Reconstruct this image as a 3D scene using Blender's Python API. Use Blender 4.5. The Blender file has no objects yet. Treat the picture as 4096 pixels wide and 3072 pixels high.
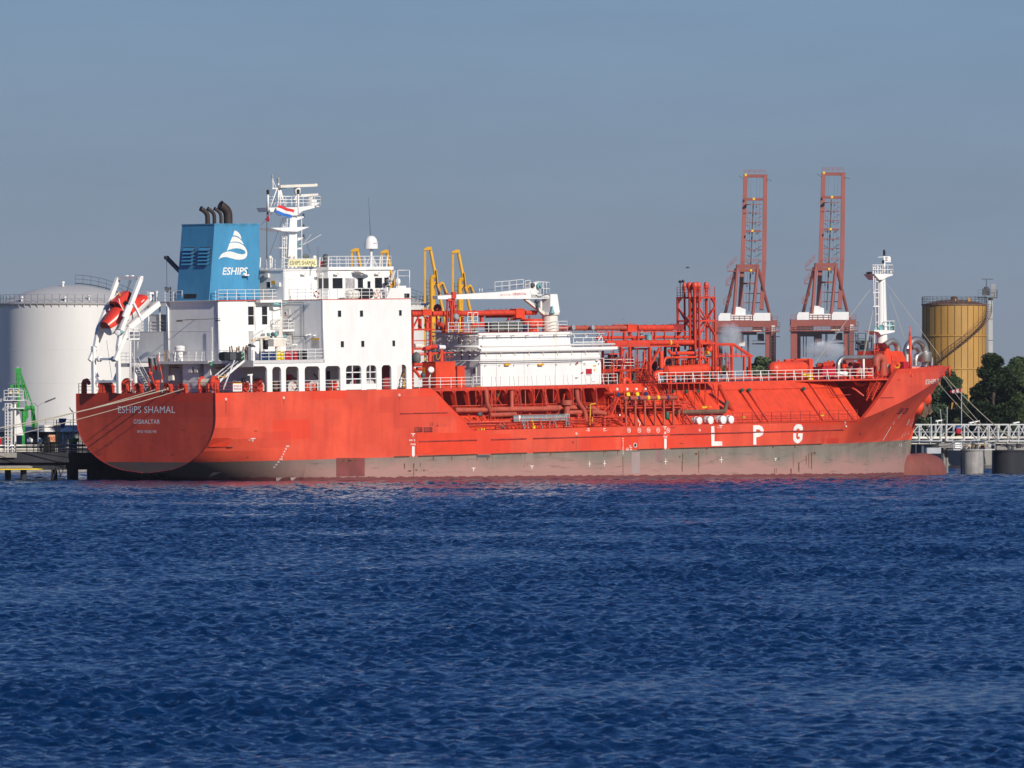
import bpy, math, random
import numpy as np
from mathutils import Vector, Matrix
from mathutils.geometry import tessellate_polygon
random.seed(11); rng = np.random.default_rng(5)
R = math.radians
scene = bpy.context.scene
COL = scene.collection
# ------------------------------------------------------------------ camera
FPX, HORIZON, CAMZ = 32000.0, 1690.0, 5.9
cd = bpy.data.cameras.new("camera"); cam = bpy.data.objects.new("camera", cd); COL.objects.link(cam)
cd.sensor_width = 36.0; cd.lens = 36.0*FPX/4096; cd.shift_y = (HORIZON-1536)/4096.0
cd.clip_start = 1.0; cd.clip_end = 60000.0
cam.location = (0, 0, CAMZ); cam.rotation_euler = (R(90), 0, 0)
scene.camera = cam
cd.dof.use_dof = True; cd.dof.focus_distance = 830.0; cd.dof.aperture_fstop = 8.0
# ------------------------------------------------------------------ sky, sun, exposure
SUN_EL, SUN_AZ = R(27), R(145.2)
w = bpy.data.worlds.new("World"); scene.world = w; w.use_nodes = True
nt = w.node_tree; nt.nodes.clear()
out = nt.nodes.new('ShaderNodeOutputWorld'); bg = nt.nodes.new('ShaderNodeBackground')
sky = nt.nodes.new('ShaderNodeTexSky'); sky.sky_type = 'NISHITA'; sky.sun_disc = False
sky.sun_elevation = SUN_EL; sky.sun_rotation = SUN_AZ; sky.altitude = 0
sky.air_density = 1.0; sky.dust_density = 0.6; sky.ozone_density = 3.0
bg.inputs['Strength'].default_value = 0.085
# low band of blue-grey murk over the harbour, fading out with height above the horizon
tc = nt.nodes.new('ShaderNodeTexCoord'); sx = nt.nodes.new('ShaderNodeSeparateXYZ')
nt.links.new(tc.outputs['Generated'], sx.inputs[0])
ramp = nt.nodes.new('ShaderNodeValToRGB'); cr = ramp.color_ramp
cr.elements[0].position = 0.0; cr.elements[0].color = (2.30, 2.72, 3.6, 1)
cr.elements[1].position = 1.0; cr.elements[1].color = (0.20, 0.62, 2.0, 1)
for p, c in ((0.018, (2.05, 2.78, 4.05, 1)), (0.054, (1.76, 2.98, 4.95, 1)), (0.12, (0.55, 1.9, 5.2, 1)), (0.3, (0.22, 1.1, 3.9, 1))):
    e = cr.elements.new(p); e.color = c
mixs = nt.nodes.new('ShaderNodeMixRGB'); mixs.inputs['Fac'].default_value = 0.86
nz = nt.nodes.new('ShaderNodeTexNoise'); nz.inputs['Scale'].default_value = 5; nz.inputs['Detail'].default_value = 3
mpn = nt.nodes.new('ShaderNodeMapping'); mpn.inputs['Scale'].default_value = (1, 1, 9)
nt.links.new(tc.outputs['Generated'], mpn.inputs[0]); nt.links.new(mpn.outputs[0], nz.inputs['Vector'])
hm = nt.nodes.new('ShaderNodeMath'); hm.operation = 'MULTIPLY_ADD'; hm.inputs[1].default_value = 0.02
sb_ = nt.nodes.new('ShaderNodeMath'); sb_.operation = 'SUBTRACT'; sb_.inputs[1].default_value = 0.01
nt.links.new(nz.outputs['Fac'], hm.inputs[0]); nt.links.new(sx.outputs['Z'], hm.inputs[2])
nt.links.new(hm.outputs[0], sb_.inputs[0]); nt.links.new(sb_.outputs[0], ramp.inputs['Fac'])
nt.links.new(sky.outputs['Color'], mixs.inputs[1]); nt.links.new(ramp.outputs['Color'], mixs.inputs[2])
nz2 = nt.nodes.new('ShaderNodeTexNoise'); nz2.inputs['Scale'].default_value = 16; nz2.inputs['Detail'].default_value = 5; nz2.inputs['Roughness'].default_value = .6
mp2 = nt.nodes.new('ShaderNodeMapping'); mp2.inputs['Scale'].default_value = (1, 1, 5); nt.links.new(tc.outputs['Generated'], mp2.inputs[0]); nt.links.new(mp2.outputs[0], nz2.inputs['Vector'])
cl = nt.nodes.new('ShaderNodeMapRange'); cl.inputs['From Min'].default_value = .3; cl.inputs['From Max'].default_value = .7; cl.inputs['To Min'].default_value = .955; cl.inputs['To Max'].default_value = 1.05
nt.links.new(nz2.outputs['Fac'], cl.inputs['Value']); thin = nt.nodes.new('ShaderNodeMixRGB'); thin.blend_type = 'MULTIPLY'; thin.inputs['Fac'].default_value = 1.0
nt.links.new(mixs.outputs[0], thin.inputs[1]); nt.links.new(cl.outputs['Result'], thin.inputs[2]); nt.links.new(thin.outputs[0], bg.inputs['Color']); nt.links.new(bg.outputs[0], out.inputs['Surface'])
sd = bpy.data.lights.new("sun", 'SUN'); sd.energy = 4.7; sd.angle = R(0.5); sd.color = (1.0, 0.93, 0.83)
so = bpy.data.objects.new("sun", sd); COL.objects.link(so)
sdir = Vector((math.sin(SUN_AZ)*math.cos(SUN_EL), math.cos(SUN_AZ)*math.cos(SUN_EL), math.sin(SUN_EL)))
so.rotation_euler = sdir.to_track_quat('Z', 'Y').to_euler(); so.location = (300, 300, 300)
scene.view_settings.view_transform = 'Standard'; scene.view_settings.look = 'None'
scene.view_settings.exposure = 0.0; scene.view_settings.gamma = 1.0
scene.cycles.max_bounces = 6; scene.cycles.diffuse_bounces = 3; scene.cycles.volume_bounces = 2; scene.cycles.use_denoising = True
# ------------------------------------------------------------------ places: ship frame and shore frame
TH, TRIM, D0, HB = R(46), R(1.03), 800.0, 10.2
ax = Vector((math.cos(TH), math.sin(TH), 0)); st = Vector((math.sin(TH), -math.cos(TH), 0)); up = Vector((0, 0, 1))
axs = ax*math.cos(TRIM)+up*math.sin(TRIM); ups = up*math.cos(TRIM)-ax*math.sin(TRIM)
ORG = Vector(((866-2048)/FPX*D0, D0, 0)) - HB*st
# ship frame: X forward from the transom, Y to starboard, Z up
SHIP = Matrix(((axs.x, -st.x, ups.x, ORG.x), (axs.y, -st.y, ups.y, ORG.y), (axs.z, -st.z, ups.z, ORG.z), (0, 0, 0, 1)))
SHORE = Matrix(((ax.x, -st.x, 0, ORG.x), (ax.y, -st.y, 0, ORG.y), (0, 0, 1, 0), (0, 0, 0, 1)))
def V(X, Y, Z): return Vector((X, -Y, Z))     # local vector of the ship frame (Blender y is port)
CR = {0: (0, 0, 1), 1: (280, 1050, 3.072), 2: (600, 780, 3.77), 3: (1000, 680, 2.86), 4: (950, 1180, 2.949), 5: (280, 1480, 2.698),
      6: (1600, 960, 2.766), 7: (1600, 1480, 3.16), 8: (2200, 1100, 3.16), 9: (2200, 1500, 3.16), 10: (2600, 1080, 3.457),
      11: (2700, 1480, 3.16), 12: (3300, 960, 2.765), 13: (3300, 1440, 2.779), 14: (2800, 640, 2.074), 15: (0, 1100, 4.148),
      16: (0, 1440, 3.19), 17: (360, 1090, 5.184), 18: (300, 1380, 6.144), 19: (620, 1380, 4.809), 20: (2380, 1340, 6.379),
      21: (3150, 1340, 3.881), 22: (1640, 1180, 4.366), 23: (2340, 1540, 5.267)}
def ray(i, x, y):
    o = CR[i]; return Vector((((o[0]+x/o[2])-2048)/FPX, 1.0, (HORIZON-(o[1]+y/o[2]))/FPX))
EYE = Vector((0, 0, CAMZ))
def hit(i, x, y, n, c):
    d = ray(i, x, y); t = (c + n.dot(ORG) - n.dot(EYE))/n.dot(d); p = EYE+d*t-ORG
    return V(p.dot(axs), p.dot(st), p.dot(ups))
def sp(i, x, y, Y=HB): return hit(i, x, y, st, Y)      # measured point on a fore-and-aft plane of the ship
def ap(i, x, y, X): return hit(i, x, y, axs, X)        # measured point on an athwartships plane
def zp(i, x, y, Z): return hit(i, x, y, ups, Z)        # measured point on a deck
def wp(i, x, y, D):                                    # measured point at a distance
    d = ray(i, x, y); return EYE + d*D
# ------------------------------------------------------------------ mesh building
class MB:
    def __init__(s): s.v = []; s.f = []; s.m = []; s.sm = []; s.mi = 0
    def face(s, idx, smooth=False): s.f.append(tuple(idx)); s.m.append(s.mi); s.sm.append(smooth)
    def poly(s, pts, smooth=False):
        n = len(s.v); s.v += [Vector(p) for p in pts]; s.face(range(n, n+len(pts)), smooth); return s
    def hexa(s, p):
        n = len(s.v); s.v += [Vector(q) for q in p]
        for f in ((0, 3, 2, 1), (4, 5, 6, 7), (0, 1, 5, 4), (1, 2, 6, 5), (2, 3, 7, 6), (3, 0, 4, 7)): s.face([n+k for k in f])
        return s
    def box(s, a, b):
        x0, x1 = sorted((a[0], b[0])); y0, y1 = sorted((a[1], b[1])); z0, z1 = sorted((a[2], b[2]))
        return s.hexa([(x0, y0, z0), (x1, y0, z0), (x1, y1, z0), (x0, y1, z0), (x0, y0, z1), (x1, y0, z1), (x1, y1, z1), (x0, y1, z1)])
    def sbox(s, X0, X1, Y0, Y1, Z0, Z1): return s.box(V(X0, Y0, Z0), V(X1, Y1, Z1))   # box in ship X, Y, Z
    def bar(s, p, q, w, h=None, upv=(0, 0, 1)):
        p, q = Vector(p), Vector(q); d = (q-p)
        if d.length < 1e-6: return s
        d.normalize(); u = Vector(upv)
        if abs(d.dot(u)) > 0.98: u = Vector((1, 0, 0))
        a = d.cross(u).normalized()*w/2; b = a.cross(d).normalized()*(h or w)/2
        return s.hexa([p-a-b, p+a-b, p+a+b, p-a+b, q-a-b, q+a-b, q+a+b, q-a+b])
    def path(s, pts, r, n=8, caps=True):
        pts = [Vector(p) for p in pts]; base = len(s.v); m = len(pts)
        rr = r if isinstance(r, (list, tuple)) else [r]*m
        t0 = (pts[1]-pts[0]).normalized(); u = Vector((0, 0, 1)) if abs(t0.z) < 0.95 else Vector((1, 0, 0))
        u = (u-t0*u.dot(t0)).normalized()
        for k in range(m):
            if k == 0: t = (pts[1]-pts[0])
            elif k == m-1: t = pts[-1]-pts[-2]
            else: t = (pts[k]-pts[k-1]).normalized()+(pts[k+1]-pts[k]).normalized()
            t = t.normalized() if t.length > 1e-9 else t0
            u = (u-t*u.dot(t)); u = u.normalized() if u.length > 1e-6 else t.orthogonal().normalized()
            b = t.cross(u); sc = 1.0
            if 0 < k < m-1:
                c = max(0.35, (pts[k+1]-pts[k]).normalized().dot(t)); sc = 1/c
            for j in range(n):
                an = 2*math.pi*(j+0.5)/n; s.v.append(pts[k]+(u*math.cos(an)+b*math.sin(an))*rr[k]*(sc if sc < 1.5 else 1.2))
        for k in range(m-1):
            for j in range(n):
                a = base+k*n+j; b2 = base+k*n+(j+1) % n; s.face((a, b2, b2+n, a+n), n > 4)
        if caps: s.face([base+j for j in range(n)][::-1]); s.face([base+(m-1)*n+j for j in range(n)])
        return s
    def tube(s, p, q, r, n=8, r2=None): return s.path([p, q], [r, r if r2 is None else r2], n)
    def bend(s, pts, r, rad, n=8, seg=4):
        pts = [Vector(p) for p in pts]; o = [pts[0]]
        for k in range(1, len(pts)-1):
            a, b, c = pts[k-1], pts[k], pts[k+1]; d = min(rad, (a-b).length*.49, (c-b).length*.49)
            p = b+(a-b).normalized()*d; q = b+(c-b).normalized()*d
            for j in range(seg+1):
                t = j/seg; o.append(p*(1-t)**2+b*2*t*(1-t)+q*t*t)
        o.append(pts[-1]); return s.path(o, r, n)
    def lathe(s, o, prof, n=16, axis=(0, 0, 1), smooth=True):
        o = Vector(o); a = Vector(axis).normalized(); u = a.orthogonal().normalized(); b = a.cross(u); base = len(s.v)
        for r, h in prof:
            for j in range(n):
                an = 2*math.pi*j/n; s.v.append(o+a*h+(u*math.cos(an)+b*math.sin(an))*r)
        for k in range(len(prof)-1):
            for j in range(n):
                p = base+k*n+j; q = base+k*n+(j+1) % n; s.face((p, q, q+n, p+n), smooth)
        if prof[0][0] > 1e-4: s.face([base+j for j in range(n)][::-1])
        if prof[-1][0] > 1e-4: s.face([base+(len(prof)-1)*n+j for j in range(n)])
        return s
    def ball(s, o, r, n=10, sc=(1, 1, 1)):
        k0 = len(s.v); m = max(4, n//2)
        s.lathe((0, 0, 0), [(r*math.sin(math.pi*k/m)+1e-5, -r*math.cos(math.pi*k/m)) for k in range(m+1)], n)
        for k in range(k0, len(s.v)): q = s.v[k]; s.v[k] = Vector((q.x*sc[0], q.y*sc[1], q.z*sc[2]))+Vector(o)
        return s
    def torus(s, o, R0, r, axis=(0, 0, 1), n=18, m=8, a0=0, a1=2*math.pi):
        a = Vector(axis).normalized(); u = a.orthogonal().normalized(); b = a.cross(u); full = abs(a1-a0-2*math.pi) < 1e-6
        pts = [Vector(o)+(u*math.cos(t)+b*math.sin(t))*R0 for t in [a0+(a1-a0)*k/n for k in range(n+1)]]
        return s.path(pts, r, m, caps=not full)
    def prism(s, pts, d):
        """polygon (3d points) pushed along d, concave allowed"""
        pts = [Vector(p) for p in pts]; d = Vector(d); n = len(s.v); k = len(pts)
        s.v += pts; s.v += [p+d for p in pts]
        for t in tessellate_polygon([pts]): s.face([n+j for j in t]); s.face([n+k+j for j in t][::-1])
        for j in range(k): s.face((n+j, n+(j+1) % k, n+k+(j+1) % k, n+k+j))
        return s
    def build(s, name, mat, parent=None, label=None, mats=None, matrix=None):
        me = bpy.data.meshes.new(name); me.from_pydata([tuple(v) for v in s.v], [], s.f)
        for m in (mats or [mat]): me.materials.append(m)
        me.polygons.foreach_set('material_index', s.m); me.polygons.foreach_set('use_smooth', s.sm)
        import bmesh
        bm = bmesh.new(); bm.from_mesh(me); bmesh.ops.recalc_face_normals(bm, faces=bm.faces)
        for e in bm.edges:
            if len(e.link_faces) == 2 and e.calc_face_angle(0) > .75: e.smooth = False
        bm.to_mesh(me); bm.free(); me.update()
        o = bpy.data.objects.new(name, me); COL.objects.link(o)
        if parent is not None: o.parent = parent
        if matrix is not None: o.matrix_local = matrix
        if label: o['label'] = label
        return o
def _each(s, name, mat, parent=None, pad=.04, mats=None):
    """build every separate piece as an object of its own (pieces that touch stay together)"""
    par = list(range(len(s.v)))
    def root(i):
        while par[i] != i: par[i] = par[par[i]]; i = par[i]
        return i
    for f in s.f:
        for k in f[1:]: par[root(f[0])] = root(k)
    isl = {}
    for k, f in enumerate(s.f): isl.setdefault(root(f[0]), []).append(k)
    its = []
    for fs in isl.values():
        vs = {k for j in fs for k in s.f[j]}; P = [s.v[k] for k in vs]
        its.append([fs, [min(p[a] for p in P)-pad for a in range(3)], [max(p[a] for p in P)+pad for a in range(3)]])
    done = False
    while not done:
        done = True
        for i in range(len(its)):
            for j in range(i+1, len(its)):
                if all(its[i][1][a] <= its[j][2][a] and its[j][1][a] <= its[i][2][a] for a in range(3)):
                    A, B = its[i], its.pop(j); A[0] = A[0]+B[0]; A[1] = [min(p, q) for p, q in zip(A[1], B[1])]; A[2] = [max(p, q) for p, q in zip(A[2], B[2])]; done = False; break
            if not done: break
    out = []
    for fs, _, _ in its:
        m = MB(); mp = {}
        for j in fs:
            idx = []
            for k in s.f[j]:
                if k not in mp: mp[k] = len(m.v); m.v.append(s.v[k])
                idx.append(mp[k])
            m.f.append(tuple(idx)); m.m.append(s.m[j]); m.sm.append(s.sm[j])
        out.append(m.build(name, mat, parent, mats=mats))
    return out
MB.each = _each
def tag(o, label, cat, group=None, kind=None):
    if label: o['label'] = label
    if cat: o['category'] = cat
    if group: o['group'] = group
    if kind: o['kind'] = kind
    return o
def empty(name, label, cat, mat=None, group=None, kind=None):
    o = bpy.data.objects.new(name, None); COL.objects.link(o); o.empty_display_size = 0.5
    if mat is not None: o.matrix_world = mat
    return tag(o, label, cat, group, kind)
def copy_tree(o, parent=None):
    c = o.copy(); COL.objects.link(c)
    if parent is not None: c.parent = parent; c.matrix_parent_inverse = o.matrix_parent_inverse.copy()
    for ch in [k for k in o.children]: copy_tree(ch, c)
    return c
def rail(mb, pts, h=1.05, sp_=1.5, n=3, r=.03, pr=.035, close=False):
    """guard rail along deck-edge points"""
    pts = [Vector(p) for p in pts]
    for a, b in zip(pts[:-1], pts[1:]):
        L = (b-a).length; k = max(1, round(L/sp_))
        for j in range(k+1): p = a.lerp(b, j/k); mb.tube(p, p+Vector((0, 0, h)), pr, 4)
        for j in range(n): z = Vector((0, 0, h*(j+1)/n)); mb.tube(a+z, b+z, r, 4)
    return mb
def ladder(mb, p, q, w, side, step=.33, r=.03):
    p, q, sd_ = Vector(p), Vector(q), Vector(side).normalized()*w/2
    mb.tube(p-sd_, q-sd_, r, 4); mb.tube(p+sd_, q+sd_, r, 4); k = int((q-p).length/step)
    for j in range(1, k): c = p.lerp(q, j/k); mb.tube(c-sd_, c+sd_, r*.8, 4)
    return mb
_txt = {}
def textmesh(body, bold=0.0, spacing=1.0):
    key = (body, bold, spacing)
    if key not in _txt:
        cu = bpy.data.curves.new('txt', 'FONT'); cu.body = body; cu.size = 1.0; cu.offset = bold; cu.space_character = spacing
        cu.resolution_u = 3; o = bpy.data.objects.new('txt', cu); COL.objects.link(o)
        me = bpy.data.meshes.new_from_object(o.evaluated_get(bpy.context.evaluated_depsgraph_get()))
        bpy.data.objects.remove(o)
        vs = [v.co.copy() for v in me.vertices]; fs = [tuple(p.vertices) for p in me.polygons]; bpy.data.meshes.remove(me)
        x0 = min(v.x for v in vs); x1 = max(v.x for v in vs); y0 = min(v.y for v in vs); y1 = max(v.y for v in vs)
        _txt[key] = ([((v.x-x0)/(x1-x0), (v.y-y0)/(y1-y0)) for v in vs], fs)
    return _txt[key]
def letters(mb, body, fn, bold=0.02, spacing=1.0):
    """write on a surface: fn(u, v) with u, v in 0..1 over the box of the words"""
    vs, fs = textmesh(body, bold, spacing); n = len(mb.v); mb.v += [Vector(fn(u, v)) for u, v in vs]
    for f in fs: mb.face([n+k for k in f])
    return mb
# ------------------------------------------------------------------ materials
MATS = {}
def newmat(name):
    m = bpy.data.materials.new(name); m.use_nodes = True; return m, m.node_tree, m.node_tree.nodes['Principled BSDF']
def N(nt, t, **kw):
    n = nt.nodes.new(t)
    for k, v in kw.items():
        if k in n.inputs: n.inputs[k].default_value = v
        else: setattr(n, k, v)
    return n
def noise(nt, scale, detail=4, vec=None, stretch=None, rough=.6):
    n = N(nt, 'ShaderNodeTexNoise'); n.inputs['Scale'].default_value = scale; n.inputs['Detail'].default_value = detail; n.inputs['Roughness'].default_value = rough
    if vec is None: vec = N(nt, 'ShaderNodeTexCoord').outputs['Object']
    if stretch:
        m = N(nt, 'ShaderNodeMapping'); m.inputs['Scale'].default_value = stretch; nt.links.new(vec, m.inputs[0]); vec = m.outputs[0]
    nt.links.new(vec, n.inputs['Vector']); return n.outputs['Fac']
def rampf(nt, fac, a, b, ca=(0, 0, 0, 1), cb=(1, 1, 1, 1)):
    r = N(nt, 'ShaderNodeValToRGB'); r.color_ramp.elements[0].position = a; r.color_ramp.elements[1].position = b
    r.color_ramp.elements[0].color = ca; r.color_ramp.elements[1].color = cb; nt.links.new(fac, r.inputs['Fac']); return r.outputs['Color']
def span(nt, x, a, b):
    m = N(nt, 'ShaderNodeMapRange'); m.inputs['From Min'].default_value = a; m.inputs['From Max'].default_value = b; nt.links.new(x, m.inputs['Value']); return m.outputs['Result']
def mix(nt, fac, a, b):
    m = N(nt, 'ShaderNodeMixRGB')
    for k, x in ((0, fac), (1, a), (2, b)):
        if isinstance(x, (int, float)): m.inputs[k].default_value = x
        elif isinstance(x, tuple): m.inputs[k].default_value = (*x[:3], 1)
        else: nt.links.new(x, m.inputs[k])
    return m.outputs[0]
def math_(nt, op, a, b=None, c=None):
    m = N(nt, 'ShaderNodeMath', operation=op)
    for k, x in enumerate((a, b, c)):
        if x is None: continue
        if isinstance(x, (int, float)): m.inputs[k].default_value = x
        else: nt.links.new(x, m.inputs[k])
    return m.outputs[0]
def paint(name, col, rough=.45, var=.12, rust=0.0, scale=1.3, metal=0.0, streak=0.0, rustcol=(.16, .06, .025)):
    """weathered paint: patchy tone, optional rust blooms and run-off streaks"""
    if name in MATS: return MATS[name]
    m, nt, b = newmat(name); c = tuple(col)
    f = noise(nt, scale, 5, stretch=(1, 1, .45)); lo = tuple(x*(1-var*1.6) for x in c); hi = tuple(min(1, x*(1+var*.8)) for x in c)
    colr = mix(nt, rampf(nt, f, .3, .72), lo, hi)
    if streak:
        s = noise(nt, 2.2, 4, stretch=(1.6, 1.6, .12)); colr = mix(nt, math_(nt, 'MULTIPLY', rampf(nt, s, .5, .75), streak), colr, tuple(x*.55 for x in c))
    if rust:
        r = noise(nt, 3.1, 6, rough=.75); colr = mix(nt, math_(nt, 'MULTIPLY', rampf(nt, r, .58, .7), rust), colr, rustcol)
    nt.links.new(colr, b.inputs['Base Color']); b.inputs['Roughness'].default_value = rough; b.inputs['Metallic'].default_value = metal
    bn = N(nt, 'ShaderNodeBump', Strength=.12, Distance=.03); nt.links.new(noise(nt, scale*2.5, 3), bn.inputs['Height']); nt.links.new(bn.outputs[0], b.inputs['Normal'])
    MATS[name] = m; return m
RED = paint('deck_red_paint', (.62, .055, .024), .5, .16, .22)
RED2 = paint('fresh_red_paint', (.70, .062, .020), .45, .12, .06)
DRED = paint('dark_red_oxide', (.30, .028, .026), .6, .2, .2)
BRED = paint('dusty_red_pipe', (.45, .085, .05), .6, .2, .4)
WHITE = paint('ship_white', (.80, .79, .77), .45, .05, .05, .7, streak=.10)
WHITE2 = paint('rail_white', (.78, .77, .75), .5, .04, .1)
GREYW = paint('shaded_white', (.60, .585, .585), .5, .08, .05, .6, streak=.35)  # greyer copy of the ship white, shade of aft faces put into the colour
CREAM = paint('cream_paint', (.72, .68, .6), .5, .08)
TANKW = paint('tank_white', (.66, .645, .62), .5, .06, .02, .09, streak=.06)
TANKR = paint('tank_roof_grey', (.45, .44, .43), .6, .06, .02, .2)
GREY = paint('grey_paint', (.30, .31, .32), .55, .12, .12)
DGREY = paint('dark_grey', (.07, .075, .085), .6, .15)
BLACK = paint('black_paint', (.014, .014, .016), .5, .2)
SOOT = paint('sooty_steel', (.035, .022, .018), .7, .4, .5, 1.5, rustcol=(.10, .05, .03))
STEEL = paint('brushed_steel', (.50, .48, .45), .42, .14, .05, 1.2, metal=.85)
BLUEF = paint('funnel_blue', (.058, .26, .455), .5, .16, .0, .35, streak=.32)
YEL = paint('yellow_paint', (.72, .38, .02), .45, .14, .12)
YELB = paint('bright_yellow', (.80, .58, .02), .45, .08)
GREEN = paint('green_paint', (.03, .30, .05), .45, .15)
DGREEN = paint('valve_green', (.01, .10, .06), .5, .1)
BLUE = paint('drum_blue', (.012, .04, .13), .4, .1)
TEAL = paint('pale_teal', (.16, .36, .38), .5, .1)
DRUMR = paint('drum_red', (.45, .015, .03), .4, .1)
GLASS, _nt, _b = newmat('window_glass'); _b.inputs['Base Color'].default_value = (.012, .014, .018, 1); _b.inputs['Roughness'].default_value = .06
CRANER = paint('crane_oxide_red', (.27, .062, .044), .6, .12, .1, .15)
CRANED = paint('crane_dark', (.09, .045, .05), .6, .15, 0, .2)
YTANK = paint('tank_ochre', (.43, .235, .052), .6, .12, .10, .35, streak=.25, rustcol=(.2, .1, .04))
YSEAM = paint('tank_seam', (.13, .075, .03), .7, .2)
BROWN = paint('rusty_brown', (.16, .09, .055), .7, .3, .5)
CONC = paint('concrete', (.26, .245, .225), .8, .16, .0, .5, streak=.3)
DCONC = paint('dark_pier', (.022, .024, .032), .85, .3, 0, .6)
TAN = paint('plank_wood', (.36, .22, .11), .7, .25)
TARPG = paint('grey_tarpaulin', (.13, .14, .135), .7, .2, 0, 2.5)
ROPE = paint('mooring_rope', (.52, .47, .36), .85, .12)
TEXTW = paint('marking_white', (.80, .79, .74), .55, .12, .12, 2)
TEXTR = paint('marking_red', (.50, .03, .04), .5, .1)
TEXTK = paint('marking_black', (.012, .012, .014), .5, .1)
SIGNY = paint('sign_cream', (.80, .74, .42), .5, .05)
LBRED = paint('lifeboat_red', (.66, .045, .025), .32, .14, .12, .8, rustcol=(.30, .09, .04))
# hull: red topsides with repainted patches and streaks, grey-green boot-top worn to pink, weed at the water
HULL, nt, b = newmat('hull_paint')
tcn = N(nt, 'ShaderNodeTexCoord'); ob = tcn.outputs['Object']; sxyz = N(nt, 'ShaderNodeSeparateXYZ'); nt.links.new(ob, sxyz.inputs[0]); zz = sxyz.outputs['Z']; xx = sxyz.outputs['X']
geo = N(nt, 'ShaderNodeNewGeometry'); gs = N(nt, 'ShaderNodeSeparateXYZ'); nt.links.new(geo.outputs['Position'], gs.inputs[0]); wz = gs.outputs['Z']
n1 = noise(nt, .16, 5, ob); red = mix(nt, rampf(nt, n1, .36, .64), (.53, .060, .033), (.74, .092, .045))
red = mix(nt, math_(nt, 'MULTIPLY', rampf(nt, noise(nt, .8, 6, ob, (1, 1, .18)), .48, .75), .42), red, (.40, .035, .022))
def brick(scale, w, h, thr0, thr1):
    bt = N(nt, 'ShaderNodeTexBrick'); bt.inputs['Scale'].default_value = scale; bt.inputs['Color1'].default_value = (0, 0, 0, 1); bt.inputs['Color2'].default_value = (1, 1, 1, 1)
    bt.inputs['Mortar Size'].default_value = 0; bt.inputs['Brick Width'].default_value = w; bt.inputs['Row Height'].default_value = h
    cb = N(nt, 'ShaderNodeCombineXYZ'); nt.links.new(xx, cb.inputs[0]); nt.links.new(zz, cb.inputs[1]); nt.links.new(cb.outputs[0], bt.inputs['Vector'])
    return rampf(nt, bt.outputs['Color'], thr0, thr1)
red = mix(nt, math_(nt, 'MULTIPLY', brick(.17, .9, .34, .74, .75), .5), red, (.70, .040, .014))
red = mix(nt, math_(nt, 'MULTIPLY', brick(.31, 1.3, .5, .86, .87), .4), red, (.50, .05, .03))
red = mix(nt, math_(nt, 'MULTIPLY', math_(nt, 'MULTIPLY', rampf(nt, noise(nt, 1.7, 4, ob, (1, 1, .05)), .56, .72), span(nt, zz, 3, 9)), .32), red, (.33, .05, .03))
red = mix(nt, math_(nt, 'MULTIPLY', rampf(nt, noise(nt, .45, 6, ob, (.6, 1, 1.6), .7), .55, .75), .22), red, (.62, .16, .10))
# scuffs near the waterline of the topsides
scf = rampf(nt, noise(nt, .9, 6, ob, (1, 1, .5), .7), .62, .70)
low = span(nt, zz, 4.2, 2.0)
red = mix(nt, math_(nt, 'MULTIPLY', math_(nt, 'MULTIPLY', scf, low), .5), red, (.20, .07, .05))
boot = mix(nt, rampf(nt, noise(nt, .5, 5, ob, (1, 1, .35)), .3, .7), (.165, .145, .118), (.235, .205, .17))
wear = math_(nt, 'ADD', math_(nt, 'MULTIPLY', wz, -.40), math_(nt, 'MULTIPLY_ADD', noise(nt, .22, 5, ob, (1, 1, .6)), 1.3, .72))
bow = span(nt, xx, 102, 114); wear = math_(nt, 'ADD', wear, math_(nt, 'MULTIPLY', bow, .25))
boot = mix(nt, rampf(nt, wear, .35, .95), boot, (.36, .205, .178))
boot = mix(nt, math_(nt, 'MULTIPLY', rampf(nt, noise(nt, 1.1, 6, ob, (.25, 1, 2.2), .7), .56, .68), .5), boot, (.085, .07, .06))
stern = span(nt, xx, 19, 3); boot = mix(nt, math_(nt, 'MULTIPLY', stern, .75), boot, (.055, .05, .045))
sepz = math_(nt, 'MULTIPLY_ADD', noise(nt, 1.5, 3, ob), .03, 1.885)
col = mix(nt, math_(nt, 'GREATER_THAN', zz, sepz), boot, red)
# rust runs below the rubbing bars and at scattered points
st1 = rampf(nt, noise(nt, 1.0, 4, ob, (1.9, 1, .10), .7), .60, .70); band = span(nt, zz, .2, 1.85)
band = math_(nt, 'MULTIPLY', band, math_(nt, 'LESS_THAN', zz, 1.9))
col = mix(nt, math_(nt, 'MULTIPLY', math_(nt, 'MULTIPLY', st1, band), .75), col, (.17, .06, .02))
st2 = rampf(nt, noise(nt, 2.4, 5, ob, (1.2, 1, .35), .8), .68, .73)
col = mix(nt, math_(nt, 'MULTIPLY', math_(nt, 'MULTIPLY', st2, span(nt, zz, 2.2, 1.9)), .6), col, (.20, .07, .025))
weedz = math_(nt, 'MULTIPLY_ADD', noise(nt, .9, 4, ob, (1, 1, .05)), .55, .08)
col = mix(nt, math_(nt, 'LESS_THAN', wz, weedz), col, (.16, .05, .05))
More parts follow.
